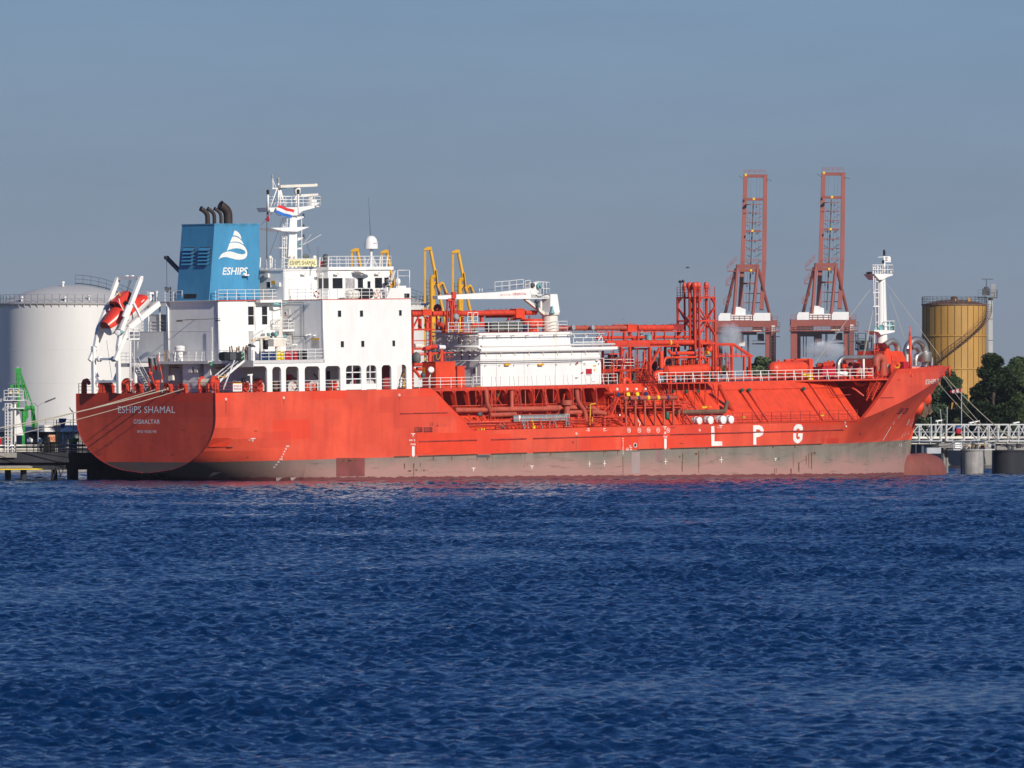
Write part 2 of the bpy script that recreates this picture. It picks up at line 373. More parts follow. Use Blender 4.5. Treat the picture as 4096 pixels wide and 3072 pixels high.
# dragged fender scuffs on the transom
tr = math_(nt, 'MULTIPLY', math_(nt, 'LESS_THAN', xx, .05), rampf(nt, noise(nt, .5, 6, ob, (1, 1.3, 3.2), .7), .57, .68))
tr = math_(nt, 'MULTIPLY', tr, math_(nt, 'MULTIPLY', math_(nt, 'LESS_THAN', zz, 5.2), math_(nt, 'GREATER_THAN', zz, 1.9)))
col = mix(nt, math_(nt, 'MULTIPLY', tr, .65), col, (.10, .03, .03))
nt.links.new(col, b.inputs['Base Color']); b.inputs['Roughness'].default_value = .55; b.inputs['Specular IOR Level'].default_value = .28
bn = N(nt, 'ShaderNodeBump', Strength=.25, Distance=.08); nt.links.new(noise(nt, .55, 3, ob, (1, 1, .8)), bn.inputs['Height']); nt.links.new(bn.outputs[0], b.inputs['Normal'])
BULB = paint('bulb_antifouling', (.21, .062, .046), .55, .2, .55, .6, streak=.25, rustcol=(.13, .05, .05))
# water
WATER, nt, b = newmat('harbour_water')
b.inputs['Base Color'].default_value = (.0005, .014, .057, 1); b.inputs['Roughness'].default_value = .07; b.inputs['IOR'].default_value = 1.333; b.inputs['Specular IOR Level'].default_value = .52
gp = N(nt, 'ShaderNodeNewGeometry').outputs['Position']
bn = N(nt, 'ShaderNodeBump', Strength=1.0, Distance=.12); nt.links.new(noise(nt, 5.0, 3, gp, (1, .8, 1)), bn.inputs['Height']); nt.links.new(bn.outputs[0], b.inputs['Normal'])
DECKR = paint('deck_floor_red', (.16, .03, .024), .7, .2, .2)  # deck red darkened to cut red bounce onto the white houses
# land
LAND = paint('terminal_ground', (.16, .15, .13), .9, .2, 0, .05)
def leafmat(name, a, b2):
    m, nt, b = newmat(name); oi = N(nt, 'ShaderNodeTexCoord').outputs['Object']
    nt.links.new(mix(nt, rampf(nt, noise(nt, .7, 4, oi), .3, .7), a, b2), b.inputs['Base Color']); b.inputs['Roughness'].default_value = .7
    MATS[name] = m; return m
LEAF = leafmat('leaf_dark', (.022, .045, .016), (.05, .085, .028)); LEAF2 = leafmat('leaf_mid', (.035, .06, .02), (.075, .11, .035))
BARK = paint('bark', (.06, .045, .035), .9, .3)
# ------------------------------------------------------------------ water, ground
def make_water():
    ys = [118.0]
    while ys[-1] < 1010: ys.append(ys[-1]+0.10+(ys[-1]-118)*0.00042)
    ys = np.array(ys); nc = 760; u = np.linspace(-1, 1, nc)
    hw = ys*0.078+5
    Y = np.repeat(ys[:, None], nc, 1); X = hw[:, None]*u[None, :]
    dy = np.gradient(ys); lmin = (dy*1.9)[:, None]
    lams = np.concatenate([np.exp(rng.uniform(math.log(.22), math.log(.5), 24)), np.exp(rng.uniform(math.log(.5), math.log(1.0), 22)), np.exp(rng.uniform(math.log(1.0), math.log(2.2), 14)), np.exp(rng.uniform(math.log(2.2), math.log(4.5), 7)), [7.5, 9.5, 13.]])
    waves = []; var = np.zeros_like(lmin)
    for l in lams:
        th = rng.normal(R(108), R(55)) if l < 4.6 else rng.normal(R(105), R(15))
        slope = .060 if l < 1.0 else (.024 if l < 2.2 else (.016 if l < 4.6 else .012))
        wgt = np.clip((l-lmin)/lmin, 0, 1); waves.append((l, th, slope, wgt, rng.uniform(0, 6.28))); var += (slope*wgt)**2/2
    gain = np.clip(.27/np.sqrt(var), 1, 2.2)
    Zs = np.zeros_like(X); DX = np.zeros_like(X); DY = np.zeros_like(X)
    for l, th, slope, wgt, ph in waves:
        if wgt.max() <= 0: continue
        r0 = int(np.argmax(wgt[:, 0] <= 0)) if (wgt[:, 0] <= 0).any() else len(ys)
        kx, ky = math.cos(th)*2*math.pi/l, math.sin(th)*2*math.pi/l
        a = (slope*l/(2*math.pi)*wgt*np.where(l < 4.6, gain, 1))[:r0]; arg = kx*X[:r0]+ky*Y[:r0]+ph
        Zs[:r0] += a*np.cos(arg); s = a*np.sin(arg)*.8; DX[:r0] -= s*math.cos(th); DY[:r0] -= s*math.sin(th)
    g = .95+.30*np.sin(X*.11+Y*.031+1)*np.sin(Y*.052-X*.05+2)+.24*np.sin(Y*.021+X*.17)*np.sin(Y*.083+.4)+.22*np.sin(X*.43+Y*.12+3*np.sin(Y*.05))*np.sin(Y*.19-X*.31)
    Zs *= g
    co = np.stack([X+DX*g, Y+DY*g, Zs], -1).reshape(-1, 3).astype(np.float32)
    nr = len(ys); i = np.arange((nr-1)*(nc-1)); r, c = i//(nc-1), i % (nc-1); b0 = r*nc+c
    q = np.stack([b0, b0+1, b0+nc+1, b0+nc], -1)
    # the sheet goes on, flat, to the far shore and past the frame
    ex = np.array([[-6000, -300, -.3], [6000, -300, -.3], [6000, 6000, -.3], [-6000, 6000, -.3]], np.float32); nv = len(co)
    co = np.vstack([co, ex]); q = np.vstack([q, [[nv, nv+1, nv+2, nv+3]]]).astype(np.int32)
    me = bpy.data.meshes.new('water'); me.vertices.add(len(co)); me.vertices.foreach_set('co', co.ravel())
    me.loops.add(q.size); me.loops.foreach_set('vertex_index', q.ravel()); me.polygons.add(len(q))
    me.polygons.foreach_set('loop_start', np.arange(0, q.size, 4, dtype=np.int32))
    try: me.polygons.foreach_set('loop_total', np.full(len(q), 4, np.int32))
    except Exception: pass
    me.polygons.foreach_set('use_smooth', np.ones(len(q), bool)); me.update(calc_edges=True); me.materials.append(WATER)
    o = bpy.data.objects.new('water', me); COL.objects.link(o); o['kind'] = 'structure'
make_water()
g = MB(); LZ = 2.3; A0 = Vector((-95, 875, LZ)); A1 = Vector((150, 1320, LZ)); dsh = (A1-A0)
P0 = A0-dsh*8; P1 = A1+dsh*14
g.poly([P0, P1, Vector((P1.x, 7800, LZ)), Vector((P0.x-3000, 7800, LZ)), Vector((P0.x-3000, P0.y, LZ))])
go = g.build('ground', LAND); go['kind'] = 'structure'
g = MB(); g.hexa([P0+Vector((.5, -1.2, -5.3)), P1+Vector((.5, -1.2, -5.3)), P1+Vector((0, 1.5, -5.3)), P0+Vector((0, 1.5, -5.3)), P0+Vector((.2, 0, .004)), P1+Vector((.2, 0, .004)), P1+Vector((0, 1.5, .004)), P0+Vector((0, 1.5, .004))])
tag(g.build('quay_wall', CONC), 'low concrete quay wall along the far shore behind the jetty', 'quay wall')
def grnd(i, x, D): p = wp(i, x, 0, D); return Vector((p.x, D, LZ))
# ------------------------------------------------------------------ storage tanks
def white_tank(px, D, ytop, ydome, Rm, label):
    c = wp(0, px, ytop, D); zt = c.z; zd = wp(0, px, ydome, D).z; c = Vector((c.x, D, LZ)); H = zt-LZ
    t = empty('storage_tank', label, 'storage tank', Matrix.Translation(c), 'white storage tanks behind the jetty')
    MB().lathe((0, 0, 0), [(Rm, 0), (Rm, H-.3)], 96).build('shell', TANKW, t)
    b = MB()
    for z in (H*.22, H*.45, H*.68): b.lathe((0, 0, z), [(Rm+.005, 0), (Rm+.02, .02), (Rm+.005, .04)], 96)
    b.build('plate_seam', TANKW, t)
    MB().lathe((0, 0, H-.3), [(Rm-.02, 0), (Rm+.22, .25), (Rm+.22, .33), (Rm-.3, .45)], 96, smooth=False).build('gutter', TANKR, t)
    rr = [(Rm*k/14, (zd-zt)*(1-(k/14)**2)+.1) for k in range(14, -1, -1)]
    MB().lathe((0, 0, H), [(max(r, 1e-5), h) for r, h in rr], 72).build('roof', TANKR, t)
    b = MB(); n = 60
    pts = [Vector((math.cos(6.2832*k/n)*Rm, math.sin(6.2832*k/n)*Rm, H+.12)) for k in range(n+1)]
    rail(b, pts, 1.1, 5, 2, .03, .03); b.build('railing', GREY, t)
    b = MB()
    for k in range(n): a = 6.2832*k/n; b.bar((math.cos(a)*(Rm+.02), math.sin(a)*(Rm+.02), H-.55), (math.cos(a)*(Rm+.2), math.sin(a)*(Rm+.2), H-.05), .06)
    b.build('gutter_bracket', TANKR, t)
    v = MB()
    for a, r in ((-1.6, .97), (-1.25, .93), (-2.3, .96), (-1.9, .3)):
        z = H+(zd-zt)*(1-r*r); v.lathe((math.cos(a)*Rm*r, math.sin(a)*Rm*r, z), [(.14, -.1), (.14, .5), (.24, .52), (.24, .75), (1e-5, .8)], 10)
    v.each('roof_vent', WHITE2, t)
    s = MB(); q = []
    for k in range(9): f = k/8; r = Rm*(.06+.94*f); q.append(Vector((r*.93, -r*.37, H+(zd-zt)*(1-(r/Rm)**2)+.35)))
    for dz, rad in ((0, .07), (.6, .025), (1.15, .03)): s.path([p+Vector((0, 0, dz)) for p in q], rad, 5)
    for p in q: s.tube(p-Vector((0, 0, .3)), p+Vector((0, 0, 1.15)), .03, 4)
    s.build('roof_walkway', DGREY, t); return t
white_tank(285, 1100, 1217, 1143, 10.0, 'big white storage tank with low domed roof behind the lifeboat ramp')
white_tank(1460, 1250, 1214, 1166, 9.9, 'white storage tank half hidden behind the bridge wing of the ship')
def yellow_tank():
    D = 1180; Rm = 4.73; c = grnd(12, 1430, D); H = wp(12, 1430, 715, D).z-LZ
    t = empty('storage_tank', 'ochre ribbed storage tank with spiral stair, behind the bow', 'storage tank', Matrix.Translation(c))
    MB().lathe((0, 0, 0), [(Rm, 0), (Rm, H)], 72).build('shell', YTANK, t)
    b = MB()
    for k in range(30): a = 2*math.pi*(k+.3)/30; p = Vector((math.cos(a)*(Rm+.01), math.sin(a)*(Rm+.01), 0)); b.bar(p, p+Vector((0, 0, H)), .09, .07)
    b.build('cladding_rib', YSEAM, t)
    b = MB()
    for y in (1070, 1435): z = wp(12, 1430, y, D).z-LZ; b.lathe((0, 0, z), [(Rm, 0), (Rm+.12, .02), (Rm+.12, .18), (Rm, .2)], 72, smooth=False)
    b.build('stiffener_ring', YTANK, t)
    MB().lathe((0, 0, H), [(Rm+.12, -.15), (Rm+.12, .06), (Rm-.1, .08), (Rm*.5, .62), (.5, .78), (.5, 1.0), (.62, 1.02), (.3, 1.2), (1e-5, 1.25)], 72, smooth=False).build('roof', BROWN, t)
    b = MB(); n = 40; rail(b, [Vector((math.cos(6.2832*k/n)*(Rm+.05), math.sin(6.2832*k/n)*(Rm+.05), H+.06)) for k in range(n+1)], 1.1, 5, 3, .025, .03); b.build('railing', DGREY, t)
    s = MB(); q = []; z0 = wp(12, 1240, 1390, D).z-LZ; n = 34
    for k in range(n+1): a = R(-90-36+132*k/n); q.append(Vector((math.cos(a), math.sin(a), 0))*(Rm+.45)+Vector((0, 0, z0+(H-z0)*(k/n)**.97)))
    for p in q: s.box(p-Vector((.28, .28, .03)), p+Vector((.28, .28, .03)))
    for dz, r in ((0, .05), (.55, .02), (1.05, .025)):
        s.path([Vector((p.x*1.07, p.y*1.07, p.z+dz)) for p in q], r, 5)
        s.path([Vector((p.x*.93, p.y*.93, p.z+dz)) for p in q], r, 5)
    for p in q: s.tube(Vector((p.x*1.07, p.y*1.07, p.z)), Vector((p.x*1.07, p.y*1.07, p.z+1.05)), .025, 4)
    s.build('spiral_stair', BROWN, t)
    MB().box((1.9, -2.2, H), (2.35, -1.8, H+1.0)).lathe((0, -3, H+.1), [(.15, 0), (.15, .7), (1e-5, .8)], 8).each('roof_vent', YTANK, t)
    # the grey pipe tower beside it
    cx = wp(12, 1830, 600, D+2); T = empty('pipe_tower', 'slim pale grey steel tower with platform beside the ochre tank', 'tower', Matrix.Translation((cx.x, D+2, LZ))); h = wp(12, 1830, 640, D).z-LZ
    MB().box((-.33, -.33, 0), (.33, .33, h)).build('shaft', GREY if False else paint('tower_grey', (.42, .44, .46), .5, .1), T)
    b = MB()
    for k in range(1, 7): b.box((-.36, -.36, h*k/7), (.36, .36, h*k/7+.08))
    b.build('flange', DGREY, T)
    b = MB(); b.box((-1.9, -.9, h), (.95, .9, h+.12)); rail(b, [(-1.9, -.9, h+.1), (.95, -.9, h+.1), (.95, .9, h+.1)], 1.1, .9, 2, .03, .03); b.build('platform', DGREY, T)
    MB().box((-1.2, -.4, h+.4), (-.1, .4, h+1.4)).lathe((-.6, 0, h+1.3), [(.5, 0), (.3, .35), (.06, .4), (.06, 1.5)], 10).box((-1.3, -.08, h+2.75), (.4, .08, h+2.85)).build('drive_unit', DGREY, T)
    MB().box((.05, -.3, h+.1), (.75, .3, h+2.1)).build('cabinet', GREY, T)
yellow_tank()
# ------------------------------------------------------------------ trees
def leaf_cloud(mb, c, rad, n, size):
    c = np.array(c)
    for _ in range(n):
        d = rng.normal(size=3); d /= np.linalg.norm(d); r = rng.random()**.42
        p = Vector(c+d*np.array(rad)*r); u = Vector(rng.normal(size=3)).normalized(); v = u.orthogonal().normalized(); s = size*rng.uniform(.55, 1.25)
        mb.v += [p+u*s, p+v*s*.7, p-u*s, p-v*s*.7]; k = len(mb.v); mb.face((k-4, k-3, k-2, k-1))
def make_tree(H, Wd, n, seed, leaf):
    r2 = np.random.default_rng(seed); cr = MB(); tr = MB()
    pts = [Vector((0, 0, 0)), Vector((r2.normal()*.15, r2.normal()*.15, H*.3)), Vector((r2.normal()*.3, r2.normal()*.3, H*.62))]
    tr.path(pts, [H*.03, H*.022, H*.012], 8)
    for k in range(n):
        a = r2.uniform(0, 6.28); z = r2.uniform(.2, .97)*H; f = math.sin(min(1, (1.03-z/H)*1.6)*1.45)*min(1, .45+z/H)
        rr = Wd*.5*f*math.sqrt(r2.uniform(.15, 1)); c = (math.cos(a)*rr, math.sin(a)*rr, z); s = r2.uniform(.13, .25)*Wd
        leaf_cloud(cr, c, (s, s, s*.75), int(330*min(2.4, (s/.9)**2)+50), .11+.009*H)
        if k % 3 == 0: b = Vector((0, 0, min(z*.7, H*.6))); tr.path([b, b.lerp(Vector(c), .5)+Vector((0, 0, .2)), Vector(c)], [H*.010, H*.006, .02], 5)
    return cr, tr
def tree(px, D, ytop, wpx, n, seed, leaf, label, group):
    top = wp(0, px, ytop, D); H = top.z-LZ; Wd = wpx*D/FPX; cr, tr = make_tree(H, Wd, n, seed, leaf)
    t = empty('broadleaf_tree', label, 'tree', Matrix.Translation((top.x, D, LZ)) @ Matrix.Rotation(seed, 4, 'Z'), group)
    cr.build('crown', leaf, t); tr.build('trunk', BARK, t)
TG = 'dark trees on the shore behind the ship'
for a in ((3722, 1105, 1520, 130, 26, 1, LEAF, 'shaggy dark tree right behind the bow tip, left of the windsock'),
          (3800, 1120, 1482, 150, 30, 2, LEAF, 'tall dark tree covering the lower left of the ochre tank'),
          (3905, 1130, 1590, 130, 26, 3, LEAF, 'low dark tree filling the gap under the ochre tank'),
          (3975, 1110, 1425, 175, 38, 4, LEAF, 'tallest dark tree, in front of the grey pipe tower'),
          (4075, 1120, 1440, 190, 38, 5, LEAF2, 'broad dark tree at the right end of the tree row'),
          (3690, 1150, 1600, 110, 20, 6, LEAF2, 'small tree whose top shows just above the anchor'),
          (4030, 1145, 1560, 160, 26, 7, LEAF, 'low bushy tree between the two tall dark trees'),
          (3640, 1150, 1640, 90, 18, 14, LEAF, 'low dark tree behind the truss just right of the stem'),
          (3760, 1160, 1560, 150, 26, 15, LEAF, 'wide dark tree filling in below the bow tip'),
          (3860, 1150, 1610, 130, 24, 16, LEAF, 'low dark tree right in front of the foot of the ochre tank'),
          (3930, 1160, 1540, 140, 26, 17, LEAF, 'dark tree between the ochre tank and the tallest tree'),
          (4110, 1150, 1520, 170, 28, 18, LEAF, 'dark tree half cut off by the right edge'),
          (3990, 1165, 1620, 180, 26, 19, LEAF, 'bushy tree low behind the truss near the right edge'),
          (2905, 1120, 1443, 125, 24, 8, LEAF2, 'rounded tree seen through the sloping end of the pipe gallery'),
          (3050, 1120, 1421, 150, 28, 9, LEAF2, 'wide tree rising left of the horizontal red deck tank'),
          (2830, 1130, 1470, 90, 16, 10, LEAF2, 'small tree top peeping under the vent tower frame'),
          (3276, 1140, 1452, 70, 14, 11, LEAF2, 'little tree top between the red deck tank and the winches'),
          (3468, 1140, 1436, 75, 16, 12, LEAF2, 'little tree top under the silver pipe by the foremast'),
          (2470, 1130, 1490, 90, 14, 13, LEAF2, 'low tree glimpsed behind the red pipework beside the white deckhouse')):
    tree(*a, TG)
# ------------------------------------------------------------------ container cranes far off, booms up
def gantry():
    D = 3050; u = 2.074*FPX/D                                  # photo units per metre
    base = wp(14, 380, 1640, D); o = Vector((base.x, D, LZ))
    def P(x, y, d=0): return Vector(((x-380)/u, d, wp(14, x, y, D).z-LZ))
    t = empty('container_crane', '', 'crane', Matrix.Translation(o), 'pair of container cranes with raised booms')
    b = MB()
    for xa, xb, xc in ((318, 345, 385), (498, 525, 550)):       # boom girders: lower part to the root, upper to the tip
        b.bar(P(xa+18, 1240, 8), P(xb+14, 850, 10), 2.4, 1.6).bar(P(xb+14, 850, 10), P(xc+3, 125, 16), 2.4, 1.6)
    b.bar(P(370, 122, 16), P(570, 122, 16), 1.5, 1.2).bar(P(362, 318, 14), P(550, 318, 14), 1.2, 1.0)
    b.build('boom', CRANER, t)
    b = MB()
    for y in (433, 510, 662, 740, 1103, 1180): b.bar(P(372, y, 12), P(515, y, 12), .3)
    for y in range(395, 830, 62): b.bar(P(380-y*.012, y, 14), P(425, y+30, 14), .16); b.bar(P(520, y, 14), P(470, y+30, 14), .16)
    b.bar(P(380, 583, 12), P(512, 583, 12), .7).bar(P(360, 1020, 12), P(470, 1020, 12), .7).bar(P(385, 362, 12), P(520, 362, 12), .3)
    for x in (377, 556): b.bar(P(x-4, 318, 15), P(x-4, 130, 16), .3)
    b.build('boom_tie', CRANER, t)
    MB().bar(P(412, 1250, 11), P(452, 335, 14), .95, .5).build('boom_walkway', DGREY, t)
    b = MB(); rail(b, [P(345, 848, 10), P(505, 848, 10)], 1.3, 2.5, 2, .12, .12); rail(b, [P(375, 100, 16), P(552, 100, 16)], 1.3, 2, 2, .1, .1)
    for (x0, y0, x1, y1) in ((225, 905, 300, 830), (215, 1030, 290, 950), (195, 1185, 260, 1130)):
        b.bar(P(x0, y0), P(x1, y1), .7, .2); rail(b, [P(x0, y0), P(x1, y1)], 1.4, 2.5, 2, .1, .1)
    for (x0, x1, y) in ((225, 300, 918), (215, 245, 1032), (195, 235, 1190)): b.box(P(x0, y, -1), P(x1, y+8, 1))
    b.each('access_stair', CRANER, t)
    b = MB(); b.bar(P(305, 882), P(490, 882), 1.6, 1.5).bar(P(330, 912, 8), P(505, 912, 8), 1.6, 1.2); b.box(P(375, 320, 12), P(395, 305, 10)); b.build('apex_beam', CRANER, t)
    for (xa, ya, xb, yb, d0, d1) in ((312, 870, 272, 1335, 0, -4), (480, 870, 430, 1335, 0, -4)):
        MB().tube(P(xa, ya, d0), P(xb, yb, d1), .66, 10).build('frame_leg', CRANER, t)
    for (xa, ya, xb, yb) in ((300, 900, 218, 1265), (490, 915, 605, 1345)):
        MB().tube(P(xa, ya, 4), P(xb, yb, 14), .6, 10).each('backstay', CRANER, t)
    MB().bar(P(330, 120, 14), P(372, 150, 14), .2).bar(P(568, 150, 14), P(606, 165, 14), .2).each('floodlight_arm', DGREY, t)
    b = MB()
    for x in (420, 470, 400, 498): b.tube(P(x-6, 845, 13), P(x+12, 130, 16), .05, 4)
    for x in (370, 395, 480): b.tube(P(x-5, 1230, 13), P(x+8, 930, 13), .05, 4)
    b.build('hoist_rope', DGREY, t)
    b = MB()
    for x, y in ((452, 318), (428, 912), (385, 118), (440, 583)): b.box(P(x-9, y+9, 9), P(x+9, y-9, 7))
    b.each('yellow_sheave_box', YELB, t)
    b = MB()
    for x, y in ((415, 600), (480, 600), (395, 1040), (445, 935), (475, 380), (470, 440), (465, 520), (460, 672), (455, 748)): b.box(P(x-6, y+10, 10), P(x+6, y-6, 8))
    b.each('lamp', DGREY, t)
    MB().box(P(100, 1386, -5), P(640, 1330, 6)).build('portal_beam', CRANER, t)
    b = MB()
    b.prism([P(150, 1335, -5.2), P(150, 1300, -5.2), P(165, 1272, -5.2), P(250, 1272, -5.2), P(250, 1335, -5.2)], (0, 9, 0))
    b.box(P(255, 1335, -4.8), P(430, 1285, 4)); b.prism([P(438, 1335, -5.2), P(438, 1292, -5.2), P(452, 1270, -5.2), P(580, 1270, -5.2), P(580, 1335, -5.2)], (0, 9, 0))
    b.prism([P(263, 1285, -3), P(263, 1232, -3), P(282, 1218, -3), P(330, 1220, -3), P(352, 1232, -3), P(376, 1238, -3), P(376, 1285, -3)], (0, 6, 0)); b.each('machinery_house', WHITE, t)
    b = MB(); rail(b, [P(100, 1330, -5), P(640, 1330, -5)], 1.6, 2, 2, .1, .1); rail(b, [P(95, 1420, -6), P(655, 1420, -6)], 1.6, 2, 2, .12, .12); b.box(P(95, 1428, -6.5), P(655, 1420, 5)); b.build('gallery', CRANER, t)
    MB().box(P(435, 1420, -3), P(520, 1388, 3)).box(P(160, 1418, -2), P(290, 1388, 3)).each('electrical_house', CREAM, t)
    b = MB()
    for x0, x1, y0, y1 in ((175, 330, 1430, 1470), (330, 470, 1425, 1450), (300, 360, 1450, 1520), (480, 530, 1440, 1500)): b.box(P(x0, y1, -2), P(x1, y0, 5))
    for x in (210, 232, 300, 345, 395, 405): b.bar(P(x, 1640, 2), P(x, 1440, 2), .35)
    b.bar(P(430, 1525, 0), P(545, 1525, 0), .5).bar(P(430, 1500, 0), P(545, 1500, 0), .15); b.build('trolley_gear', CRANED, t)
    MB().box(P(322, 1545, -2), P(372, 1508, 2)).build('operator_cab', CREAM, t)
    for x0, x1, d in ((100, 152, -5), (540, 585, -5), (152, 196, 14), (592, 640, 14)):
        MB().box(P(x0, 1720, d), P(x1, 1386, d+3)).build('portal_leg', CRANER, t)
    MB().box(P(590, 1430, -5.5), P(618, 1375, -2)).build('lift_cage', WHITE2, t)
    b = MB(); ladder(b, P(600, 1640, -5.5), P(600, 1430, -5.5), 1.4, (1, 0, 0), 1.2, .15); b.box(P(628, 1388, -4), P(660, 1380, 0)); b.box(P(628, 1470, -4), P(660, 1462, 0)); rail(b, [P(628, 1380, -4), P(660, 1380, -4)], 1.4, 1.5, 2, .1, .1); b.build('lift_shaft', CRANED, t)
    return t
c1 = gantry(); c2 = copy_tree(c1); k = 3050/FPX/2.074
c2.location = c1.location+Vector((650*k, 0, 0)); c2.scale = (1, 1, 1.008)
c1['label'] = 'oxide red container crane with raised boom nearer the vent tower'; c2['label'] = 'oxide red container crane with raised boom nearer the white foremast'
# ------------------------------------------------------------------ jetty (runs along the port side of the ship)
def jp(i, x, y, Y=-12.0):
    d = ray(i, x, y); t = (Y+st.dot(ORG)-st.dot(EYE))/st.dot(d); return EYE+d*t
def jl(i, x, y, Y=-12.0):
    p = jp(i, x, y, Y)-ORG; return V(p.dot(ax), p.dot(st), p.z)
def jX(i, x, Y=-12.0): return jl(i, x, 1000, Y).x
JZ = jl(16, 400, 1183).z
jt = empty('jetty', 'dark jetty deck on piles behind the stern of the ship', 'jetty', SHORE)
xa, xb = jX(16, -60), jX(16, 1900)
b = MB(); b.sbox(xa, xb, -12, -17, JZ-1.0, JZ); b.sbox(xa, xb, -12.6, -16.5, JZ-1.75, JZ-1.0); b.build('deck', DCONC, jt)
b = MB(); b.sbox(xa, jX(16, 540, -11.9), -11.85, -12.2, JZ-1.72, JZ-1.60); b.build('edge_beam', YELB, jt)
b = MB(); b.sbox(xa, jX(16, 410, -11.8), -11.75, -12.05, JZ-1.56, JZ-1.3); b.build('fender_beam', CONC, jt)
b = MB(); b.sbox(xa, jX(16, 205, -11.7), -11.6, -13, JZ-.48, JZ+.02); b.build('capping', CONC, jt)
for x, wd in ((300, 80), (893, 80), (1160, 80), (1380, 80), (1560, 90)):
    X = jX(16, x, -13); MB().tube(V(X, -13, -3), V(X, -13, JZ-1.7), wd/3.19/40/2, 14).build('pile', DCONC, jt)
    MB().tube(V(X+.6, -16, -3), V(X+.6, -16, JZ-1.7), wd/3.19/40/2, 12).build('pile', DCONC, jt)
MB().sbox(jX(5, 455, -11.2), jX(5, 805, -11.2), -11.2, -15, -2.5, 2.0).build('fender_block', DCONC, jt)
for x in (655, 745):
    X = jX(16, x, -12.2); b = MB(); q = [V(X, -12.2, -1), V(X+.25, -12.2, .5), V(X, -12.2, 1.3)]; b.path(q, .07, 5); b.tube(V(X+.25, -12.2, .3), V(X+.9, -12.2, 1.5), .05, 5); b.build('brace', DCONC, jt)
b = MB(); rail(b, [V(jX(16, 200, -12.1), -12.1, JZ), V(xb, -12.1, JZ)], 1.1, 1.5, 3, .035, .045)
rail(b, [V(jX(16, 760, -14), -14, JZ), V(xb, -14, JZ)], 1.9, 1.3, 3, .03, .04); b.build('railing', BLACK, jt)
b = MB(); ladder(b, V(jX(16, 738, -12.2), -12.2, JZ-.1), V(jX(16, 738, -12.2), -12.2, JZ+3.35), .34, (1, 0, 0), .28, .05); b.build('ladder', BLACK, jt)
b = MB(); b.sbox(jX(16, 600, -12.5), jX(16, 630, -12.5), -12.4, -13, JZ, JZ+1.6); b.sbox(jX(16, 645, -12.5), jX(16, 700, -12.5), -12.4, -13, JZ, JZ+1.1); b.build('locker', BLACK, jt)
b = MB()
for z, r, m in ((JZ+.35, .11, 0), (JZ+.72, .13, 1), (JZ+.15, .08, 0)): b.mi = m; b.tube(V(xa, -13.6-z*.1, z), V(xb, -13.6-z*.1, z), r, 8)
b.build('pipe', None, jt, mats=[CREAM, STEEL])
sg = empty('warning_sign', 'pale orange prohibition sign on the jetty left of the black ladder', 'sign', SHORE)
p0, p1 = jl(16, 612, 1048, -14.2), jl(16, 716, 955, -14.2)
MB().box(p0+Vector((0, 0, 0)), p1+Vector((0, .05, 0))).build('panel', paint('sign_orange', (.62, .36, .20), .6, .05), sg)
b = MB()
for cx in (.28, .72):
    c = Vector((p0.x+(p1.x-p0.x)*cx, p0.y-.03, (p0.z+p1.z)/2)); b.torus(c, .19, .03, (0, 1, 0), 20, 5); b.bar(c+Vector((-.12, 0, .12)), c+Vector((.12, 0, -.12)), .04, .03)
b.build('red_ring', TEXTR, sg); MB().bar(Vector(((p0.x+p1.x)/2, p0.y+.1, JZ)), Vector(((p0.x+p1.x)/2, p0.y+.1, p0.z)), .1).build('post', BLACK, sg)
# lamp posts
def lamp_post(i, x, y0, y1, arms, label, Y):
    q = jp(i, x, y0, Y); base = Vector((q.x, q.y, JZ)); t = empty('street_lamp', label, 'lamp post', Matrix.Translation(base), 'lamp posts on the jetty'); h = q.z-JZ
    MB().tube((0, 0, 0), (0, 0, h), .075, 8, .05).build('post', GREY, t)
    for (xa_, ya_, xb_, yb_) in arms:
        a = jp(i, xa_, ya_, Y)-base; c = jp(i, xb_, yb_, Y)-base
        MB().path([(0, 0, h-.15), Vector((a.x*.5, a.y*.5, h+.28*(a.z-h)+.1)), a], .04, 6).build('arm', GREY, t)
        d = (c-a); MB().hexa([a+Vector((0, -.16, -.08)), c+Vector((0, -.12, -.05)), c+Vector((0, .12, -.05)), a+Vector((0, .16, -.08)), a+Vector((0, -.14, .1)), c+Vector((0, -.08, .1)), c+Vector((0, .08, .1)), a+Vector((0, .14, .1))]).build('lamp_head', DGREY if c.x > a.x else GREY, t)
lamp_post(16, 485, 575, 1150, [(575, 540, 708, 488), (395, 540, 268, 495)], 'tall two-armed lamp post between the green arm and the stern', -13)
lamp_post(16, 935, 665, 1150, [(915, 655, 885, 610)], 'short lamp post with a tilted head close to the stern plating', -22)
